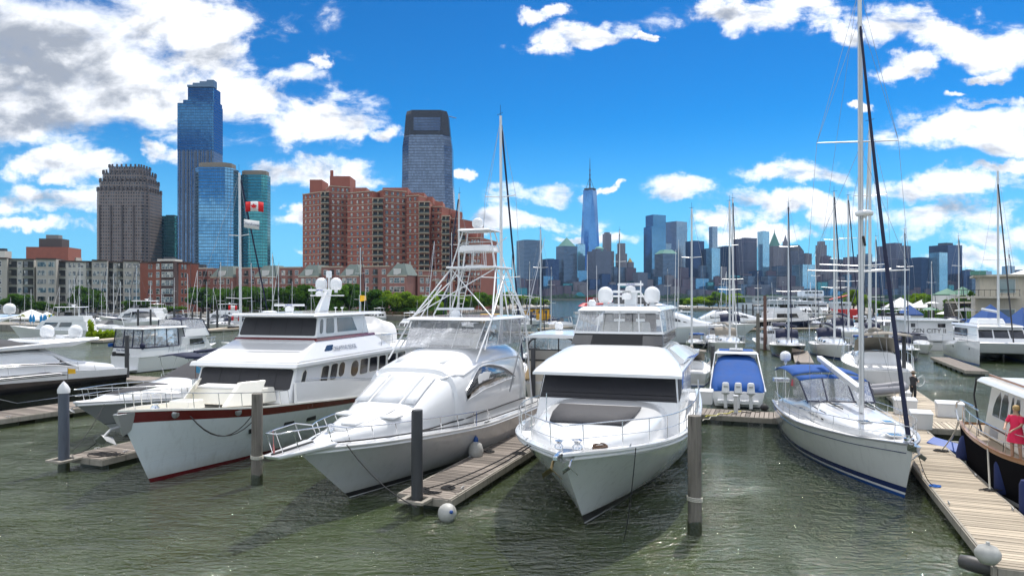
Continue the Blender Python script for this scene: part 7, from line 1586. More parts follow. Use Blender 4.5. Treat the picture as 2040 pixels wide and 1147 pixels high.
# townhouse terrace with mansard bays
def terrace():
    r = empty('brick_terrace', (*UV(396, 268), 1.5), 0, 'long pinkish brick terrace with green grey slate gables behind the trees', 'building'); bud = [299]; ex = []
    segs = [(392, 268, 812, 244, 'm'), (812, 246, 892, 256, 'n')]
    def sub(u0, D0, u1, D1, zt, items, out=0, mat=PINKB, nfl=5):
        nonlocal ex
        A, B = Vector(UV(u0, D0)), Vector(UV(u1, D1)); d = (B - A).normalized(); n = Vector((d.y, -d.x)) * out; A += n; B += n
        block(r, quadpts(A, B, 14 + out), -1.5, zt - 1.5, mat); block(r, quadpts(A + Vector((d.y, -d.x)) * .25, B + Vector((d.y, -d.x)) * .25, 1), zt - 1.9, zt - 1.45, TANB, 'cornice')
        ex += face_items(r, A, B, .5, 3.15, nfl, items, bud); return A, B
    us = [392, 425, 470, 512, 556, 600, 640, 682, 720, 776, 815]
    for i, (a, b_) in enumerate(zip(us, us[1:])):
        Da, Db = lerp(268, 244, (a - 392) / 423), lerp(268, 244, (b_ - 392) / 423)
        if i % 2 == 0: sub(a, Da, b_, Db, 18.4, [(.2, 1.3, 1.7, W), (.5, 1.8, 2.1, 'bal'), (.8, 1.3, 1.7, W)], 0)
        else:
            A, B = sub(a, Da, b_, Db, 14.8, [(.22, 1.2, 1.7, W), (.5, 2.2, 1.7, W), (.78, 1.2, 1.7, W)], 1.8, PINKB, 4)
            A3, B3 = A - Vector(r.location[:2]), B - Vector(r.location[:2]); d = (B3 - A3).normalized(); n = Vector((-d.y, d.x)); z0, z1 = 13.3, 17.6
            P = [A3 + n * .0 - d * .3, B3 + d * .3, B3 + d * .3 + n * 9, A3 - d * .3 + n * 9]; Q = [A3 + d * 2.2 + n * 3, B3 - d * 2.2 + n * 3, B3 - d * 2.2 + n * 8, A3 + d * 2.2 + n * 8]
            MB().hexa([Vector((*p, z0)) for p in P] + [Vector((*p, z1)) for p in Q]).build('slate_roof', SLATE, r)
            c0 = (A3 + B3) / 2; MB().box((c0.x, c0.y + 1.0, z0 + 1.3), (2.6, 1.6, 2.2)).build('dormer', WF, r)
    sub(830, 250, 858, 252, 15, [(.3, 1.2, 1.7, W), (.7, 1.2, 1.7, W)], 1.5, PINKB, 4); sub(812, 254, 895, 262, 17.2, [(.1, 1.2, 1.7, W), (.3, 1.3, 1.7, W), (.65, 1.2, 1.7, W), (.85, 1.2, 1.7, W)])
    sub(858, 255, 905, 262, 13.5, [(.25, 1.2, 1.7, W), (.7, 1.2, 1.7, W)], .5, BRK, 4)
    join_extra(r, ex)
terrace()
# big stepped brick condominium
def condo():
    r = empty('brick_condominium', (*UV(603, 320), 1.5), 0, 'huge red brick condominium stepping down to the right with tan floor bands', 'building'); bud = [290]; ex = []
    BR = M('condo_brick', (.28, .10, .075), .9, var=.2, vs=.15, streak=.1); fh = 2.93; vt = lambda v, D_: Z_(v, D_)
    segs = [(603, 330, 640, 322, 385, 'a'), (640, 320, 656, 320, 382, 'b'), (656, 322, 698, 326, 372, 'a'), (692, 318, 742, 312, 383, 'a'), (742, 310, 764, 310, 395, 'b'), (764, 312, 810, 318, 380, 'c'), (810, 316, 834, 314, 390, 'a'), (834, 311, 856, 311, 402, 'b'),
            (856, 316, 880, 314, 412, 'a'), (880, 310, 896, 310, 430, 'b'), (896, 314, 912, 312, 436, 'a'), (912, 306, 928, 306, 455, 'b'), (928, 308, 958, 306, 474, 'a')]
    for (u0, D0, u1, D1, v, k) in segs:
        A, B = UV(u0, D0), UV(u1, D1); zt = vt(v, (D0 + D1) / 2); n = int((zt - 3) / fh); block(r, quadpts(A, B, 24), -1.5, zt - 1.5, BR)
        A2, B2 = Vector(A), Vector(B); d = (B2 - A2).normalized(); nn = Vector((d.y, -d.x)) * .15; b = MB(); x0, y0 = r.location.x, r.location.y
        for i in range(n):
            z = zt - 1.5 - (i + 1) * fh; b.prism([(A2.x + nn.x - x0, A2.y + nn.y - y0), (B2.x + nn.x - x0, B2.y + nn.y - y0), (B2.x - x0, B2.y - y0 + .3), (A2.x - x0, A2.y - y0 + .3)], z - .14, z + .14)
        b.build('floor_bands', TANB, r)['kind'] = 'stuff'
        block(r, quadpts(A2 + nn * 2, B2 + nn * 2, 24.4), zt - 1.7, zt - 1.3, TANB, 'parapet_band')
        w = (B2 - A2).length
        its = {'a': [(.18, 1.1, 1.3, 'plain'), (.42, 1.1, 1.3, 'plain'), (.62, 1.1, 1.3, 'plain'), (.85, 1.1, 1.3, 'plain')] if w > 7 else [(.3, 1.0, 1.3, 'plain'), (.72, 1.0, 1.3, 'plain')], 'b': [(.28, w * .4, 2.1, 'cond'), (.76, w * .4, 2.1, 'cond')], 'c': [(.14, 1.3, 1.4, 'plain'), (.38, 1.3, 1.4, 'plain'), (.62, 1.3, 1.4, 'plain'), (.86, 1.3, 1.4, 'plain')]}[k]
        ex += face_items(r, A, B, zt - 1.5 - n * fh, fh, n, its, bud)
    for (u0, u1, v, D_) in ((657, 697, 351, 328), (617, 641, 358, 332), (703, 730, 374, 322), (762, 812, 374, 322), (815, 845, 384, 322), (850, 862, 392, 322), (866, 882, 402, 322), (884, 898, 416, 322), (900, 914, 424, 322), (914, 930, 440, 320), (932, 950, 460, 318)):
        block(r, quadpts(UV(u0, D_), UV(u1, D_), 12), 20, Z_(v, D_) - 1.5, BR, 'penthouse')
    MB().tube([(X_(661, 330) - r.location.x, 10, Z_(350, 330) - 2), (X_(661, 330) - r.location.x, 10, Z_(346, 330))], .8, 8).build('chimney', BR, r)
    join_extra(r, ex)
condo()
# ================================================================ towers
F1 = facade('blue_curtain_wall', (.05, .09, .13), (.10, .26, .42), 2.4, 3.8, .88, .8, .9, .07); F2 = facade('deep_blue_glass', (.03, .05, .09), (.035, .13, .26), 2.2, 3.6, .9, .85, .9, .06)
F14 = facade('grey_blue_ribbed_glass', (.11, .135, .18), (.06, .13, .24), 3.0, 3.6, .55, .85, .8, .1, vary=.25)
F3 = facade('granite_grid_facade', (.17, .135, .12), (.04, .045, .05), 3.1, 4.0, .55, .5, .5, .15, vary=.9); F4 = facade('teal_curtain_wall', (.03, .08, .09), (.05, .22, .24), 2.4, 3.8, .9, .8, .9, .08)
F5 = facade('silver_blue_glass', (.05, .06, .085), (.09, .13, .20), 2.0, 3.6, .9, .82, .85, .06, vary=.2); F6 = facade('stone_ribbed_facade', (.13, .14, .185), (.05, .07, .11), 3.2, 3.4, .5, .62, .6, .15, vary=.6)
F7 = facade('dark_navy_facade', (.014, .028, .07), (.02, .05, .13), 2.6, 3.6, .8, .75, .7, .15); F8 = facade('pale_glass_facade', (.22, .25, .28), (.26, .34, .42), 3.0, 4.0, .9, .8, .8, .1, vary=.15)
F9 = facade('grey_green_bands', (.11, .14, .19), (.05, .10, .17), 4.0, 3.9, 1.1, .5, .7, .12, vary=.3); F10 = facade('mauve_ribs', (.13, .115, .16), (.04, .05, .09), 3.0, 60, .5, .97, .4, .2); F11 = facade('brown_brick_far', (.12, .08, .10), (.04, .05, .09), 4.2, 3.3, .45, .5, .5, .2, vary=.6)
F12 = facade('tan_stone_far', (.20, .175, .19), (.06, .075, .10), 4.0, 3.6, .45, .55, .5, .2, vary=.5); F13 = facade('light_blue_glass', (.14, .25, .33), (.22, .42, .55), 2.6, 3.6, .9, .85, .85, .08, vary=.15)
COPPER = M('copper_green_roof', (.09, .24, .19), .6, var=.15, vs=.05); BEIGECAP = M('beige_crown', (.20, .17, .13), .7); DKR = M('dark_roof', (.03, .035, .045), .6)
def tower(u0, u1, vt, D_, mat, label, rot=18, name='office_tower', dr=.9, z0=1.5, group=None, extra=None, cat='tower'):
    w = (u1 - u0) / 1360 * D_; a = w / (cos(radians(rot)) + dr * abs(sin(radians(rot)))) if rot else w; b_ = a * dr
    r = empty(name, (X_((u0 + u1) / 2, D_), D_ + b_ / 2, z0), radians(rot), label, cat, group)
    z1 = Z_(vt, D_) - z0; MB().box((0, 0, z1 / 2), (a, b_, z1)).build('walls', mat, r)
    MB().box((0, 0, z1 + .8), (a * .5, b_ * .5, 1.8)).build('plant_room', DKR, r)
    if extra:
        for (k, *q) in extra:
            if k == 'pyr': s_, h, m_ = q; MB().hexa([Vector(p) for p in ((-a/2*s_, -b_/2*s_, z1), (a/2*s_, -b_/2*s_, z1), (a/2*s_, b_/2*s_, z1), (-a/2*s_, b_/2*s_, z1), (-.2, -.2, z1 + h), (.2, -.2, z1 + h), (.2, .2, z1 + h), (-.2, .2, z1 + h))]).build('pyramid_roof', m_, r)
            if k == 'trap': s_, h, m_ = q; MB().hexa([Vector(p) for p in ((-a/2, -b_/2, z1), (a/2, -b_/2, z1), (a/2, b_/2, z1), (-a/2, b_/2, z1), (-a/2*s_, -b_/2*s_, z1 + h), (a/2*s_, -b_/2*s_, z1 + h), (a/2*s_, b_/2*s_, z1 + h), (-a/2*s_, b_/2*s_, z1 + h))]).build('sloped_roof', m_, r)
            if k == 'dome': s_, h, m_ = q; MB().lathe([(a / 2 * s_ * cos(radians(t)), h * sin(radians(t))) for t in (0, 20, 40, 60, 80)], n=20).build('dome_roof', m_, r, smooth=60, loc=(0, 0, z1))
            if k == 'set': s_, h, m_ = q; MB().box((0, 0, z1 + h / 2), (a * s_, b_ * s_, h)).build('setback', m_, r); 
            if k == 'spire': h0, h = q; MB().tube([(0, 0, z1 + h0), (0, 0, z1 + h0 + h)], 1.6, 5, r2=.3).build('spire', DKR, r)
            if k == 'wing': x0, x1, hh, m_ = q; MB().box(((x0 + x1) / 2 * a, 0, hh * z1 / 2), ((x1 - x0) * a, b_ * 1.1, hh * z1)).build('wing', m_, r)
    return r
def stack(name, label, D_, mat, levels, capm=None, cut=.25, cat='tower', dk=.55):
    """tower from octagonal levels (u0, u1, v): outline by height"""
    uc = (levels[0][0] + levels[0][1]) / 2; w0 = (levels[0][1] - levels[0][0]) / 1360 * D_; dp = w0 * dk; r = empty(name, (X_(uc, D_), D_ + dp / 2, 1.5), 0, label, cat); rows = []
    for (u0, u1, v) in levels:
        x0, x1 = X_(u0, D_) - r.location.x, X_(u1, D_ + dp * .75) - r.location.x; y = dp / 2 * (x1 - x0) / (w0 * .85); xm = (x0 + x1) / 2; c = cut * y; z = Z_(v, D_) - 1.5
        rows.append([Vector(p) for p in ((x0, -y + c, z), (x0 + c, -y, z), (x1 - c, -y, z), (x1, -y + c, z), (x1, y - c, z), (x1 - c, y, z), (x0 + c, y, z), (x0, y - c, z))])
    MB().loft(rows, wrap=True, cap1=True).build('walls', mat, r); return r, rows
# Jersey side
r, rows = stack('granite_tower', 'brown grey granite tower with stepped crown left of the tall blue tower', 840, F3, [(185, 320, 590), (185, 320, 378), (189, 316, 377.9), (189, 316, 360), (194, 311, 359.9), (194, 311, 343), (204, 302, 342.9), (204, 302, 329)], cut=.3)
def crown(r, rows, lv, h, mat, n=14, w=1.6):
    R_ = rows[lv]; b = MB()
    for a, c in zip(R_, R_[1:] + R_[:1]):
        k = max(2, int((c - a).length / 5))
        for i in range(k): p = LV(a, c, (i + .5) / k); b.box((p.x, p.y, p.z + h / 2 - 1), (w, w, h))
    b.build('crown_fins', mat, r)['kind'] = 'stuff'
GRN = M('dark_granite', (.07, .058, .055), .7)
for lv, h in ((1, 5), (3, 5), (5, 5), (7, 4)): crown(r, rows, lv, h, GRN)
b = MB()
for i in range(5): b.box((-34 + i * 14, -22.6, 60), (1.4, .6, 118))
b.build('vertical_pilasters', GRN, r)
r, rows = stack('glass_skyscraper', 'tallest dark blue glass skyscraper with notched top on the left', 858, F2, [(352, 440, 300), (352, 440, 205), (362, 440, 204.9), (362, 440, 198), (370, 438, 197.9), (370, 438, 172)], cut=.08)
r2, _ = stack('glass_skyscraper_base', 'x', 858, F14, [(352.3, 439.7, 590), (352.3, 439.7, 300.2)], cut=.08)
for o in list(bpy.data.objects):
    if o.parent is r2: o.parent = r; o.name = 'lower_walls'; o.location = r2.location - r.location
bpy.data.objects.remove(r2)
LAT = M('rooftop_lattice', (.10, .16, .24), .4, .4); xs = [X_(u, 858) - r.location.x for u in (371, 382, 396, 410, 424)]
for i, (v0, v1) in enumerate(((172, 168), (172, 164), (172, 161), (172, 158))):
    MB().box(((xs[i] + xs[i + 1]) / 2, -8, (Z_(v1, 858) + Z_(v0, 858)) / 2 - 1.5), (xs[i + 1] - xs[i], 10, Z_(v1, 858) - Z_(v0, 858))).build('rooftop_screen', LAT, r)
b = MB()
for i in range(9): b.box((-24 + i * 5, -15.6, 95), (.8, .5, 190))
b.build('facade_ribs', M('pale_rib', (.10, .12, .16), .6), r)
r, rows = stack('blue_glass_tower', 'bright blue mirrored glass tower with beige crown in front of the tallest one', 800, F1, [(383, 475, 590), (383, 475, 333)], cut=.5)
stk = [[Vector((p.x * .86, p.y * .86, p.z)) for p in rows[1]], [Vector((p.x * .86, p.y * .86, p.z + 6)) for p in rows[1]]]; MB().loft(stk, wrap=True, cap1=True).build('crown', BEIGECAP, r)
r, rows = stack('green_glass_tower', 'dark green blue glass tower with beige crown behind the Canadian flag mast', 830, F4, [(474, 539, 590), (474, 539, 348)], cut=.5); stk = [[Vector((p.x * .88, p.y * .88, p.z)) for p in rows[1]], [Vector((p.x * .88, p.y * .88, p.z + 5.5)) for p in rows[1]]]; MB().loft(stk, wrap=True, cap1=True).build('crown', BEIGECAP, r)
tower(318, 352, 430, 880, F4, 'short teal glass block between the granite tower and the tallest tower', 0)
r, rows = stack('tapered_glass_tower', 'tapered silver blue glass tower with dark crown behind the brick condominium', 865, F5, [(796, 908, 590), (796, 908, 440), (799, 904, 350), (799.5, 903, 290), (802, 900, 270), (803, 899, 268)], cut=.45)
top = []
for (u0, u1, v) in ((802.5, 899.5, 268), (806, 895.5, 226), (808, 893, 218)):
    x0, x1 = X_(u0, 865) - r.location.x, X_(u1, 894) - r.location.x; y = 19.3 * (x1 - x0) / 59.5; c = .45 * y; z = Z_(v, 865) - 1.5
    top.append([Vector(p) for p in ((x0, -y + c, z), (x0 + c, -y, z), (x1 - c, -y, z), (x1, -y + c, z), (x1, y - c, z), (x1 - c, y, z), (x0 + c, y, z), (x0, y - c, z))])
MB().loft(top, wrap=True, cap1=True).build('dark_crown', M('dark_crown_glass', (.012, .016, .025), .25, .3), r)
for (xa, xb, va, vb, m_) in ((-18, 16, 262, 236, F5), (-16, 14, 360, 352, GRN), (-17, -15, 352, 270, DKR), (13.5, 15, 352, 262, DKR)):
    f_ = lambda v: -lerp(22.4, 18.0, (590 - v) / 372)
    MB().hexa([Vector(p) for p in ((xa, f_(va) - .6, Z_(va, 865)), (xb, f_(va) - .6, Z_(va, 865)), (xb, f_(va) + 2, Z_(va, 865)), (xa, f_(va) + 2, Z_(va, 865)), (xa, f_(vb) - .6, Z_(vb, 865)), (xb, f_(vb) - .6, Z_(vb, 865)), (xb, f_(vb) + 2, Z_(vb, 865)), (xa, f_(vb) + 2, Z_(vb, 865)))]).build('facade_panel', m_, r)
MB().tube([(24, 10, Z_(222, 865)), (34, 10, Z_(226, 865))], .5, 4).build('roof_crane', DKR, r)
tower(48, 132, 492, 420, BRK, 'dark red brick apartment tower behind the beige block', 8, 'brick_tower', .7, extra=[('set', .55, 5.5, GRN), ('set', .3, 8, M('grey_penthouse', (.2, .2, .2), .8))])
tower(-10, 10, 500, 420, BEIGE2, 'small grey building top at the far left edge', 0, 'rooftop_block'); tower(132, 152, 513, 430, BEIGE, 'low beige building right of the dark brick tower', 0, 'rooftop_block'); tower(378, 410, 533, 330, BEIGE2, 'pale building between the brick corner building and the terrace', 0, 'rooftop_block')
tower(313, 348, 516, 500, BEIGE2, 'pale low roof behind the brick corner building', 0, 'rooftop_block')
# far shore skyline
T = tower
T(1029, 1080, 478, 2050, F9, 'grey banded office tower at the left end of the far skyline', 25); T(1078, 1114, 516, 2050, F7, 'low dark office block right of the grey banded tower', 20); T(1109, 1151, 490, 2080, F9, 'grey tower with green pyramid roof', 28, extra=[('pyr', .85, 28, COPPER)])
T(1148, 1166, 486, 2200, F13, 'slim pale blue tower left of the tall tapering skyscraper', 10); T(1172, 1220, 500, 2060, F6, 'grey tower with shallow green dome', 25, extra=[('set', .6, 7, F6), ('dome', .58, 16, COPPER)])
r = empty('tapering_skyscraper', (X_(1178, 2250), 2290, 2.5), 0, 'tallest far skyscraper, tapering mirrored glass with antenna mast', 'skyscraper'); ww = X_(1196, 2250) - X_(1160, 2250); hb = Z_(560, 2250); ht = Z_(376, 2250) - 2.5; s_ = ww / 2
base = [Vector((x * s_, y * s_, z)) for z in (0, 25) for x, y in ((-1, -1), (1, -1), (1, 1), (-1, 1))]; t_ = .98 * s_ / sqrt(2) * 1.15
tops = [Vector(p) for p in ((0, -t_, ht), (t_, 0, ht), (0, t_, ht), (-t_, 0, ht))]
rotm = Matrix.Rotation(radians(14), 3, 'Z')
vs = [rotm @ v for v in base + tops]
FT = facade('mirror_tower_glass', (.05, .12, .24), (.06, .19, .42), 3.0, 4.0, .93, .9, .92, .04, vary=.08, jitter=.006)
MB().add(vs, [(0, 1, 5, 4), (1, 2, 6, 5), (2, 3, 7, 6), (3, 0, 4, 7), (4, 5, 8), (5, 6, 9), (6, 7, 10), (7, 4, 11), (5, 9, 8), (6, 10, 9), (7, 11, 10), (4, 8, 11), (8, 9, 10, 11)]).build('walls', FT, r)
MB().lathe([(20, 0), (20, 6), (12, 7)], n=20).build('ring_parapet', DKR, r, loc=(0, 0, ht)); MB().tube([(0, 0, ht), (0, 0, ht + 60), (0, 0, ht + 108)], 2.6, 6, r2=.6).build('antenna_mast', DKR, r)
for zz in (20, 36, 52, 68): MB().lathe([(3.6, -1), (3.6, 1)], n=8).build('antenna_ring', DKR, r, loc=(0, 0, ht + zz))
for k in (1, -1): MB().tube([(k * 14, 0, ht + 5), (0, 0, ht + 45)], .7, 4).build('antenna_stay', DKR, r)
T(1197, 1224, 500, 2150, F12, 'stepped pale stone tower right of the tapering skyscraper', 15, extra=[('set', .62, 55, F12), ('set', .4, 60, F12)]); T(1228, 1250, 505, 2100, F12, 'stone tower with blunt top left of the gold capped one', 20, extra=[('set', .7, 32, F12)]); T(1249, 1263, 522, 2120, F12, 'small stone tower with gold cap', 15, extra=[('pyr', .7, 14, M('gold_cap', (.5, .33, .1), .4, .5))])
T(1263, 1291, 543, 2020, F6, 'low lilac grey block in the gap of the skyline', 20); T(1290, 1328, 428, 2150, F1, 'tall blue glass tower right of the gap in the skyline', 22, extra=[('wing', -.62, -.35, .86, F1)]); T(1330, 1372, 441, 2250, F8, 'pale silver glass tower with square flat top', 35)
T(1321, 1338, 485, 2200, F8, 'lower pale glass block before the silver tower', 10); T(1309, 1352, 505, 2050, F9, 'greenish grey tower with sloped copper top', 20, extra=[('trap', .55, 12, COPPER)]); T(1356, 1374, 500, 2300, F12, 'old tower with copper green spire roof', 10, extra=[('pyr', .9, 36, COPPER)])
T(1370, 1405, 480, 2150, F7, 'dark navy office tower behind the dark mast', 25); T(1403, 1414, 496, 2150, F7, 'dark slab right of the navy tower', 0); T(1411, 1436, 494, 2080, F13, 'pale teal tower with white slim top', 20, extra=[('set', .62, 66, F8)])
T(1434, 1466, 491, 2180, F7, 'dark block with flat top right of the pale teal tower', 22); T(1468, 1511, 474, 2150, F10, 'wide dark ribbed tower behind the thin masts', 24); T(1513, 1534, 461, 2100, F13, 'slim pale blue tower with slanted top', 22); T(1533, 1560, 490, 2150, F12, 'stone tower with copper green pyramid', 20, extra=[('pyr', .75, 46, COPPER), ('spire', 40, 16)])
T(1559, 1575, 488, 2200, F12, 'stone tower with pointed cupola', 15, extra=[('set', .6, 12, F12), ('pyr', .6, 34, F12)]); T(1572, 1604, 500, 2180, F6, 'mauve tower with chamfered roof', 22, extra=[('trap', .5, 20, DKR)]); T(1601, 1618, 505, 2200, F12, 'small brown stone tower', 10); T(1587, 1628, 527, 2020, F13, 'light blue banded office block near the water', 20)
T(1630, 1648, 488, 2150, F12, 'slim old stone skyscraper with rounded crown', 12, extra=[('set', .7, 12, F12)]); T(1641, 1657, 510, 2120, F11, 'brown stepped tower beside the slim stone skyscraper', 10); T(1656, 1690, 517, 2100, F9, 'blue grey block behind the big mast, left', 18); T(1688, 1716, 512, 2060, F11, 'brown block behind the big mast, right', 15)
T(1714, 1740, 506, 2050, F9, 'grey green tower just right of the big mast', 20); T(1738, 1764, 522, 2040, F7, 'dark block left of the wide mauve tower', 10); T(1762, 1822, 489, 2050, F10, 'wide mauve ribbed tower in the right part of the skyline', 28, extra=[('set', .5, 9, F10)]); T(1817, 1866, 513, 1990, F7, 'wide dark navy slab left of the pale cyan tower', 25); T(1861, 1891, 503, 1970, F13, 'pale cyan glass tower at the water', 22)
T(1868, 1924, 488, 2060, F7, 'broad dark blue tower with overhanging roof, right end of the skyline', 24, extra=[('set', .45, 8, DKR)]); T(1920, 1938, 540, 2000, F7, 'low dark block right of the broad blue tower', 0); T(1936, 1962, 548, 1990, F9, 'low grey block with dark windows', 0); T(1958, 1976, 540, 2300, F8, 'small pale tower behind the restaurant roof line', 0)
T(2006, 2022, 530, 2500, F8, 'lone pale round looking tower above the restaurant roof', 0); T(2026, 2048, 538, 2500, F9, 'distant block at the right edge above the roof', 0)
LMK = [(1030, 'the grey banded tower'), (1095, 'the low dark office block'), (1130, 'the green pyramid roof'), (1178, 'the tapering skyscraper'), (1212, 'the stepped pale stone tower'), (1245, 'the gold capped tower'), (1308, 'the tall blue glass tower'), (1350, 'the pale silver tower'), (1388, 'the navy tower behind the dark mast'),
    (1423, 'the pale teal tower'), (1450, 'the dark flat topped block'), (1490, 'the wide dark ribbed tower'), (1523, 'the slanted slim tower'), (1546, 'the copper pyramid tower'), (1588, 'the chamfered mauve tower'), (1608, 'the light blue banded block'), (1640, 'the slim old skyscraper'), (1672, 'the blue grey block by the big mast'), (1727, 'the grey green tower'), (1792, 'the wide mauve ribbed tower'), (1842, 'the wide navy slab'), (1876, 'the pale cyan tower'), (1905, 'the broad dark blue tower')]
def LOWL(u, row, w):
    n = min(LMK, key=lambda q: abs(q[0] - u)); return ('lowest waterfront', 'middle height', 'taller rear')[row] + (' narrow' if w < 20 else ' wide' if w > 27 else '') + ' city block ' + ('well ' if abs(u - n[0]) > 18 else '') + ('left of ' if u < n[0] - 4 else 'right of ' if u > n[0] + 4 else 'below ') + n[1]
rnd = random.Random(11); k = 0; GRPF = 'low city blocks on the far shore'
for row, (Dd, lo, hi) in enumerate(((1985, 566, 580), (2040, 545, 566), (2095, 528, 555))):
    u = 1030 + row * 5
    while u < 1925:
        w = rnd.uniform(14, 34)
        if not (1262 < u + w / 2 < 1288 and row == 2):
            T(u, u + w, rnd.uniform(lo, hi), Dd, rnd.choice([F11, F12, F6, F9, F11, F7, F1, F4, F12, F11]), LOWL(u + w / 2, row, w), rnd.uniform(5, 30), 'city_block', rnd.uniform(.6, 1.1), group=GRPF, cat='building')
        u += w * rnd.uniform(.7, 1.0)
r = empty('winter_garden', (X_(1155, 1975), 1980, 2.5), 0, 'dark arched glass pavilion on the far waterfront', 'pavilion'); MB().loft([[Vector((-22 + 44 * j / 10, y, 20 * sin(pi * j / 10))) for j in range(11)] for y in (-8, 16)], cap0=True, cap1=True).build('vaulted_glass', F4, r)

# ================================================================ right shore: restaurant, tents, deck
STUC = M('beige_stucco', (.50, .46, .38), .9, var=.12, vs=.4, streak=.2); Dr = 118; gx = lambda u: X_(u, Dr)
r = empty('restaurant_building', (gx(1943), Dr, 1.3), -radians(31), 'two storey beige restaurant building with large windows at the right edge', 'building'); LOC = lambda u, v: (gx(u) - gx(1943), Z_(v, Dr) - 1.3)
MB().box((13, 6, 3.0), (26, 12, 6.0)).build('ground_floor_wall', STUC, r, bevel=.0); MB().box((13.2, 6.4, 7.6), (25, 11, 3.3)).build('upper_wall', STUC, r); MB().box((13, 6, 9.4), (26.4, 12.4, .35)).build('parapet', STUC, r)
MB().hexa([Vector(p) for p in ((5, 1, 9.6), (26, 1, 9.6), (26, 11, 9.6), (5, 11, 9.6), (8, 4, 10.7), (26, 4, 10.7), (26, 8, 10.7), (8, 8, 10.7))]).build('white_roof', CANV_W, r)
for x, z, w, h in ((4.4, 7.6, 2.4, 2.2), (8.2, 7.6, 2.4, 2.2), (12, 7.6, 2.4, 2.2), (4.2, 2.3, 2.6, 2.6), (8.0, 2.3, 2.6, 2.6), (12, 2.3, 2.6, 2.6), (1.5, 2.2, 1.8, 2.4)):
    f_ = MB().box((x, .86 if z > 5 else -.04, z), (w + .25, .1, h + .25)).build('window_frame', WF, r); MB().box((x, .78 if z > 5 else -.12, z), (w, .08, h)).build('pane', M('pale_shop_glass', (.16, .20, .2), .1, .2, coat=1), f_)
MB().box((1.5, -1.4, 5.7), (9, 3.4, .3)).build('balcony_slab', STUC, r)
for i in range(12): MB().box((-2.9 + i * .8, -3.0, 6.4), (.06, .06, 1.1)).build('balcony_post', RUB, r)
MB().box((1.5, -3.0, 6.95), (9, .08, .08)).build('balcony_rail', RUB, r); MB().box((.4, .5, 9.9), (2.2, 2, .7)).build('roof_pergola', COPPER, r)
lettering('RESTAURANT' if False else 'LIBERTY', .5, BLACKP, r, (7.2, -.06, 4.6), (1, 0, 0)) if False else None
def tent(u0, u1, v0, vb, D_, mat, label, wallh=0.0, wallm=None, vw=None, cat='tent', name='tent', z=1.3):
    w = (u1 - u0) / 1360 * D_; t = empty(name, (X_((u0 + u1) / 2, D_), D_ + w / 2, z), random.uniform(-.2, .2), label, cat); zb, zt_ = Z_(vb, D_) - z, Z_(v0, D_) - z
    MB().add([(-w/2, -w/2, zb), (w/2, -w/2, zb), (w/2, w/2, zb), (-w/2, w/2, zb), (0, 0, zt_), (-w/2, -w/2, zb - .3), (w/2, -w/2, zb - .3), (w/2, w/2, zb - .3), (-w/2, w/2, zb - .3)], [(0, 1, 4), (1, 2, 4), (2, 3, 4), (3, 0, 4), (5, 6, 1, 0), (6, 7, 2, 1), (7, 8, 3, 2), (8, 5, 0, 3)]).build('canopy', mat, t)
    for x in (-1, 1):
        for y in (-1, 1): MB().tube([(x * w * .48, y * w * .48, 0), (x * w * .48, y * w * .48, zb)], .07, 5).build('post', WF, t)
    if wallm: MB().box((0, 0, zb / 2 - .1), (w * .96, w * .96, zb - .2)).build('side_wall', wallm, t)
    return t
TB = M('royal_blue_canvas', (.012, .07, .26), .7, var=.12); TENT_G = M('green_white_canvas', (.10, .22, .16), .7)
tent(1962, 2036, 606, 650, 104, TB, 'royal blue pyramid tent with white walls nearest the restaurant', wallm=CANV_W); tent(2030, 2090, 612, 652, 100, TB, 'blue pyramid tent cut by the right photo edge', wallm=CANV_W); tent(1804, 1842, 607, 626, 165, TB, 'smaller blue pyramid tent behind the houseboat', wallm=CANV_W)
tent(1784, 1832, 592, 612, 232, CANV_W, 'long white marquee roof left of the green trees'); tent(1830, 1872, 596, 612, 228, CANV_W, 'second white marquee roof beside the first'); tent(1880, 1916, 574, 586, 190, TENT_G, 'green and white pavilion roof behind the trees', wallm=CANV_W, z=1.3); tent(1912, 1946, 570, 586, 188, TENT_G, 'second green pavilion roof near the restaurant', wallm=CANV_W)
for (u, D_, v, m_, lab) in ((1852, 160, 612, TENT_G, 'pale green café parasol behind the houseboat'), (1857, 190, 600, CANV_W, 'small white café parasol'), (1882, 150, 620, CANV_W, 'white parasol by the stairs'), (1925, 118, 612, CANV_W, 'white parasol on the terrace'), (1900, 135, 632, CANV_W, 'low white parasol by the brown railing')):
    t = empty('parasol', (X_(u, D_), D_, 1.3), 0, lab, 'parasol', 'café parasols'); z = Z_(v, D_) - 1.3; MB().lathe([(1.8, z - .6), (.9, z - .2), (.02, z)], n=8).build('canopy', m_, t); MB().tube([(0, 0, 0), (0, 0, z - .1)], .05, 5).build('pole', ALU, t)
r = empty('outdoor_stairs', (X_(1893, 138), 138, 1.3), 0, 'timber stairs and raised dark terrace among the plants', 'stairs')
for i in range(12): MB().box((.15 * i, 0, .3 + .42 * (11 - i)), (.5, 2.2, .1)).build('tread', WALER, r)
for y in (-1.1, 1.1): MB().tube([(0, y, 5.8), (2.0, y, .9)], .09, 5).build('stringer', WF, r)
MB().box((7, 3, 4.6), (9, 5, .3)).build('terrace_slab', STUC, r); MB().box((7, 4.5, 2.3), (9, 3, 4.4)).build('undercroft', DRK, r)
for i in range(9): MB().box((2.8 + i, .6, 5.2), (.06, .06, 1)).build('terrace_post', RUB, r)
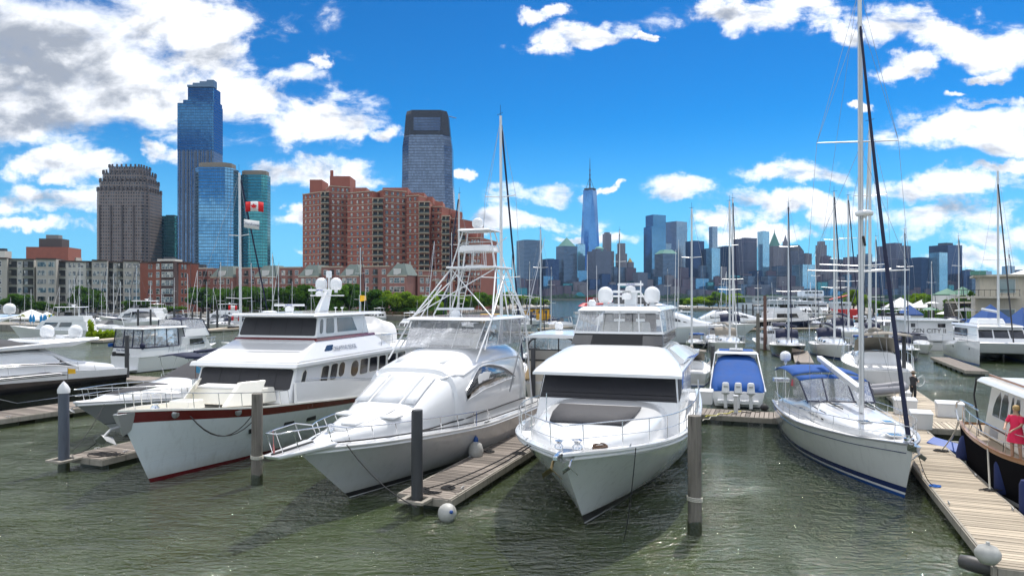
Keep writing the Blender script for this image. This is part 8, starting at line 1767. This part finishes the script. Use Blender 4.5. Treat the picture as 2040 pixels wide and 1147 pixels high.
for i, (u, D_, m_, lab) in enumerate(((1885, 140, FR, 'red parked cart near the brown railing'), (1948, 116, CANV_W, 'white cloth heap on the terrace'))):
    x = X_(u, D_); o = empty('cart', (x, D_, 1.3), .3, lab, 'cart'); MB().box((0, 0, .8), (2.2, 1.2, .9)).build('body', m_, o, bevel=.15); 
    for q in (-.7, .7): MB().lathe([(.3, -.08), (.3, .08)], n=10).build('wheel', RUB, o, loc=(q, -.6, .3), rot=(pi / 2, 0, 0))
# left tents, banners, pier
land('pier_ground', [UV(-200, 150), UV(145, 138), UV(150, 150), UV(-200, 172)], 1.3)
for (u0, u1, v0, vb, D_, lab) in ((18, 70, 616, 634, 158, 'white peaked party tent, leftmost of the three'), (58, 100, 621, 637, 152, 'white peaked party tent in the middle of the three'), (95, 133, 622, 637, 150, 'white peaked party tent, rightmost of the three')): tent(u0, u1, v0, vb, D_, CANV_W, lab)
BB = M('cyan_banner_cloth', (.01, .22, .50), .7, var=.15)
for i, u in enumerate((61, 67, 82, 88, 91, 102, 111, 119, 129)):
    D_ = 143; o = empty('cyan_banner', (X_(u, D_), D_, 1.3), 0, ORD(i + 1) + ' slim furled cyan parasol from the left, below the white tents', 'closed parasol', 'furled cyan parasols on the pier'); MB().lathe([(.04, 0), (.05, .5), (.28, .6), (.24, 1.5), (.08, 2.0), (.02, 2.1)], n=8).build('furled_cloth', BB, o, smooth=50)
# ================================================================ trees and plants
def leaf_mat(name, col, tr=.35):
    m = bpy.data.materials.new(name); m.use_nodes = True; t = NT(m.node_tree); t.n.clear()
    P = t.new('ShaderNodeTexCoord').outputs['Object']; oi = t.new('ShaderNodeObjectInfo').outputs['Random']
    k = t.math('MULTIPLY', t.math('MULTIPLY_ADD', t.noise(P, .9, 4, .7), 1.3, .35), t.math('MULTIPLY_ADD', oi, .3, .85))
    c = t.vmath('SCALE', col, None); t.put(t.n[-1].inputs['Scale'], k)
    d = t.new('ShaderNodeBsdfDiffuse'); t.l.new(c, d.inputs[0]); s = t.new('ShaderNodeBsdfTranslucent'); c2 = t.vmath('MULTIPLY', c, (1.3, 1.25, .5)); t.l.new(c2, s.inputs[0])
    mx = t.new('ShaderNodeMixShader'); mx.inputs[0].default_value = tr; t.l.new(d.outputs[0], mx.inputs[1]); t.l.new(s.outputs[0], mx.inputs[2]); o = t.new('ShaderNodeOutputMaterial'); t.l.new(mx.outputs[0], o.inputs[0]); return m
LF = {'dark': leaf_mat('dark_green_leaves', (.065, .14, .035)), 'mid': leaf_mat('mid_green_leaves', (.11, .21, .045)), 'bright': leaf_mat('bright_green_leaves', (.17, .27, .045), .45), 'lime': leaf_mat('lime_plant_leaves', (.22, .32, .03), .5)}
BARK = M('tree_bark', (.09, .07, .055), .95, var=.3, bump=.5, bs=6)
def crown_mesh(seed, n, lm, R=1.0, H=1.0, leaf=.06, low=.0):
    rnd = random.Random(seed); cl = []
    for i in range(16):
        a = rnd.uniform(0, 2 * pi); rr_ = R * sqrt(rnd.random()) * .72; z = H * rnd.uniform(-.62 + low, .62); k = (1 - (abs(z) / H) ** 2) ** .5
        cl.append((rr_ * cos(a) * k, rr_ * sin(a) * k, z, rnd.uniform(.25, .45) * R))
    vs, fs = [], []
    for i in range(n):
        c = rnd.choice(cl); v = Vector((rnd.gauss(0, 1), rnd.gauss(0, 1), rnd.gauss(0, 1))).normalized() * c[3] * (rnd.random() ** .35)
        p = Vector(c[:3]) + Vector((v.x, v.y, v.z * .8)); s = leaf * rnd.uniform(.6, 1.4)
        a = Vector((rnd.gauss(0, 1), rnd.gauss(0, 1), rnd.gauss(0, .6))).normalized(); b = a.orthogonal().normalized(); b = Matrix.Rotation(rnd.uniform(0, 6), 3, a) @ b; c2 = a.cross(b)
        k = len(vs); vs += [p - b * s, p + c2 * s * .6, p + b * s, p - c2 * s * .6]; fs.append((k, k + 1, k + 2, k + 3))
    b = MB(); b.add(vs, fs); me = bpy.data.meshes.new('crown'); me.from_pydata([tuple(v) for v in vs], [], fs); me.materials.append(lm); return me
CR = {k: [crown_mesh(s, 3800, LF[k], leaf=.085) for s in (1, 2, 3)] for k in ('dark', 'mid', 'bright')}
def trunk_mesh(seed):
    rnd = random.Random(seed); b = MB(); b.tube([(0, 0, 0), (.02, .01, .35), (0, 0, .6), (.02, 0, .95)], .045, 7, r2=.012)
    for i in range(6): a = rnd.uniform(0, 6.28); z = rnd.uniform(.3, .65); b.tube([(0, 0, z), (.13 * cos(a), .13 * sin(a), z + .13), (.26 * cos(a), .26 * sin(a), z + .3)], .02, 5, r2=.006)
    return b.mesh('trunk', BARK, 60)
TR = [trunk_mesh(s) for s in (1, 2, 3)]
def tree(u, D_, vt, wpx, kind, label, group, base=1.5, i=0, name='broadleaf_tree'):
    H = Z_(vt, D_) - base; w = wpx / 1360 * D_ * .6; t = empty(name, (X_(u, D_), D_, base), random.uniform(0, 6), label, 'tree', group)
    inst('trunk', TR[i % 3], t, (0, 0, 0), (0, 0, 0), (H, H, H * .8)); inst('crown', CR[kind][i % 3], t, (0, 0, H * .57), (0, 0, 0), (w, w, H * .47)); return t
rnd = random.Random(5); GT = 'trees lining the promenade'
u = 404; i = 0
while u < 870:
    vt = rnd.uniform(562, 574) if u < 700 else (rnd.uniform(570, 578) if u < 780 else rnd.uniform(578, 586)); kind = 'dark' if u < 610 else ('mid' if u < 700 and i % 3 else ('dark' if u < 760 else 'bright'))
    place = 'left of the red striped yacht domes' if u < 600 else ('behind the domes' if u < 700 else 'right of the domes')
    tree(u, lerp(233, 212, min(1, (u - 400) / 160)) + rnd.uniform(0, 5), vt, rnd.uniform(44, 64), kind, f'{ {"dark": "dark green", "mid": "mid green", "bright": "light green"}[kind]} promenade tree, ' + ['first', 'second', 'third', 'fourth', 'fifth', 'sixth', 'seventh', 'eighth', 'ninth', 'tenth', 'eleventh', 'twelfth', 'thirteenth', 'fourteenth', 'fifteenth', 'sixteenth', 'seventeenth', 'eighteenth', 'nineteenth', 'twentieth', 'last', 'last'][i] + f' from the left, {place}', GT, i=i); u += rnd.uniform(20, 27); i += 1
for j, (u, D_, vt, w, k) in enumerate(((880, 235, 578, 50, 'mid'), (905, 245, 582, 46, 'bright'), (935, 262, 586, 44, 'mid'), (962, 285, 580, 44, 'mid'), (985, 300, 584, 44, 'bright'), (1008, 320, 580, 48, 'mid'), (1030, 345, 586, 40, 'bright'), (1050, 365, 588, 36, 'mid'), (1070, 385, 592, 34, 'bright'), (1084, 395, 596, 24, 'bright'), (915, 240, 592, 40, 'dark'))):
    tree(u, D_, vt, w, k, ['first', 'second', 'third', 'fourth', 'fifth', 'sixth', 'seventh', 'eighth', 'ninth', 'tenth', 'low dark'][j] + ' promenade tree counting rightwards from behind the pipe tower', GT, i=j)
for j, (u, D_, vt, w, k, lab) in enumerate(((40, 226, 583, 56, 'dark', 'dark tree before the beige block, left'), (68, 228, 596, 40, 'dark', 'lower dark tree right of the left one'), (165, 236, 569, 56, 'dark', 'big dark tree before the middle of the beige block'), (190, 236, 590, 40, 'dark', 'lower tree beside the big dark one'), (272, 238, 594, 44, 'dark', 'dark tree where the beige block meets the brick building'), (120, 228, 604, 40, 'dark', 'low dark shrub tree before the beige block'), (318, 238, 606, 40, 'mid', 'low shrub before the brick corner building'), (355, 238, 608, 40, 'mid', 'low shrub at the right of the brick corner building'))):
    tree(u, D_, vt, w, k, lab, 'trees before the apartment blocks', i=j)
u = 1366; j = 0
while u < 1590:
    tree(u, rnd.uniform(372, 400), rnd.uniform(577, 590) if 1390 < u < 1480 else rnd.uniform(588, 594), rnd.uniform(34, 50), 'bright' if j % 3 else 'mid', ['first', 'second', 'third', 'fourth', 'fifth', 'sixth', 'seventh', 'eighth', 'ninth', 'tenth', 'eleventh', 'twelfth', 'thirteenth', 'fourteenth', 'last'][min(j, 14)] + ' breakwater tree from the left, behind the small white boats and ferry', 'trees on the breakwater', 1.2, j, 'breakwater_tree'); u += rnd.uniform(16, 24); j += 1
for j, (u, D_, vt, w, k) in enumerate(((1700, 300, 575, 40, 'bright'), (1722, 290, 582, 36, 'bright'), (1745, 262, 598, 40, 'mid'), (1765, 255, 600, 40, 'dark'), (1785, 240, 602, 34, 'dark'), (1812, 250, 586, 40, 'mid'), (1838, 240, 582, 44, 'bright'), (1860, 215, 580, 40, 'mid'), (1878, 205, 584, 36, 'dark'), (1895, 185, 592, 34, 'mid'), (1918, 180, 580, 26, 'dark'), (1940, 170, 578, 26, 'dark'), (1905, 150, 608, 40, 'dark'), (1930, 138, 604, 40, 'dark'))):
    tree(u, D_, vt, w, k, f'{k} green tree ' + ['right of the big mast', 'second right of the big mast', 'behind the tents, low', 'left of the white marquee', 'under the white marquee edge', 'behind the marquee peaks', 'tallest above the blue tent', 'right of the second marquee', 'left of the green pavilion', 'before the green pavilion', 'right of the green pavilion', 'against the restaurant wall', 'over the outdoor stairs', 'beside the terrace slab'][j], 'trees at the restaurant shore', 1.3, j, 'shore_tree')
def shrubs(name, u0, u1, D0, D1, n, hh, mat, label, z=1.3, sc=1.0):
    rn = random.Random(int(u0)); vs, fs = [], []
    for i in range(n):
        f = rn.random(); D_ = lerp(D0, D1, f) + rn.uniform(-1.2, 1.2); x = X_(lerp(u0, u1, f), D_); zz = z + rn.random() ** 1.5 * hh * (.5 + .5 * mnoise.noise(Vector((f * 14, 0, u0))) + .3); a = Vector((rn.gauss(0, 1), rn.gauss(0, 1), rn.gauss(0, .7))).normalized(); b = a.orthogonal().normalized(); c = a.cross(b); s = .22 * sc * rn.uniform(.5, 1.4)
        p = Vector((x, D_, zz)); k = len(vs); vs += [p - b * s, p + c * s * .6, p + b * s, p - c * s * .6]; fs.append((k, k + 1, k + 2, k + 3))
    me = bpy.data.meshes.new(name); me.from_pydata([tuple(v) for v in vs], [], fs); me.materials.append(mat); o = bpy.data.objects.new(name, me); COL.objects.link(o); return tag(o, label, 'shrubs' if False else None, kind='stuff')
shrubs('lime_plants', 172, 240, 108, 112, 2600, 1.3, LF['lime'], 'lime green plants on the floating dock', .5); shrubs('lime_plants', 176, 186, 108, 109, 700, 3.2, LF['lime'], 'taller lime plant', .5)
shrubs('promenade_hedge', 420, 890, 236, 209, 5000, 2.6, LF['dark'], 'dark hedge under the promenade trees', 1.5, 1.8); shrubs('shore_bushes', 1865, 1960, 165, 122, 5000, 3.0, LF['mid'], 'bushes round the stairs and terrace', 1.3, 1.2); shrubs('shore_bushes', 1740, 1870, 250, 170, 4000, 2.6, LF['dark'], 'bushes along the right shore', 1.3, 1.5)
shrubs('far_shore_trees', 1030, 1560, 1965, 1965, 5000, 15, LF['dark'], 'tree line on the far shore', 2.5, 9); shrubs('far_shore_trees', 1560, 1930, 1965, 1965, 3500, 13, LF['dark'], 'tree line on the far shore', 2.5, 9)
PFR = leaf_mat('yellow_green_fronds', (.25, .28, .04), .4)
for (u, D_, lab) in ((40, 146, 'yellow green potted palm, left of the tents'), (104, 144, 'yellow green potted palm between the tents'), (117, 143, 'yellow green potted palm at the right tent')):
    t = empty('potted_palm', (X_(u, D_), D_, 1.3), 0, lab, 'palm', 'potted palms'); MB().tube([(0, 0, 0), (.05, 0, 1.3), (0, 0, 2.0)], .12, 6, r2=.08).build('trunk', BARK, t)
    for k in range(14):
        a = k * 2.4; L = rnd.uniform(.9, 1.4); d = Vector((cos(a), sin(a), 0)); s = Vector((-sin(a), cos(a), 0)); P = [Vector((0, 0, 2)) + d * L * f + Vector((0, 0, .7 * f - 1.3 * f * f)) for f in (0, .35, .7, 1)]; b = MB(); b.loft([[p - s * w, p, p + s * w] for p, w in zip(P, (.03, .2, .16, .02))]); b.build('frond', PFR, t)
    

# ================================================================ haze
hz = bpy.data.materials.new('haze_air'); hz.use_nodes = True; t = NT(hz.node_tree); t.n.clear()
pv = t.new('ShaderNodeVolumePrincipled'); pv.inputs['Color'].default_value = (.38, .62, 1.0, 1); pv.inputs['Density'].default_value = .00004; pv.inputs['Anisotropy'].default_value = .2
ou = t.new('ShaderNodeOutputMaterial'); t.l.new(pv.outputs[0], ou.inputs['Volume'])
o = MB().box((0, 2165, 243), (8200, 4970, 490)).build('haze', hz); o['kind'] = 'stuff'
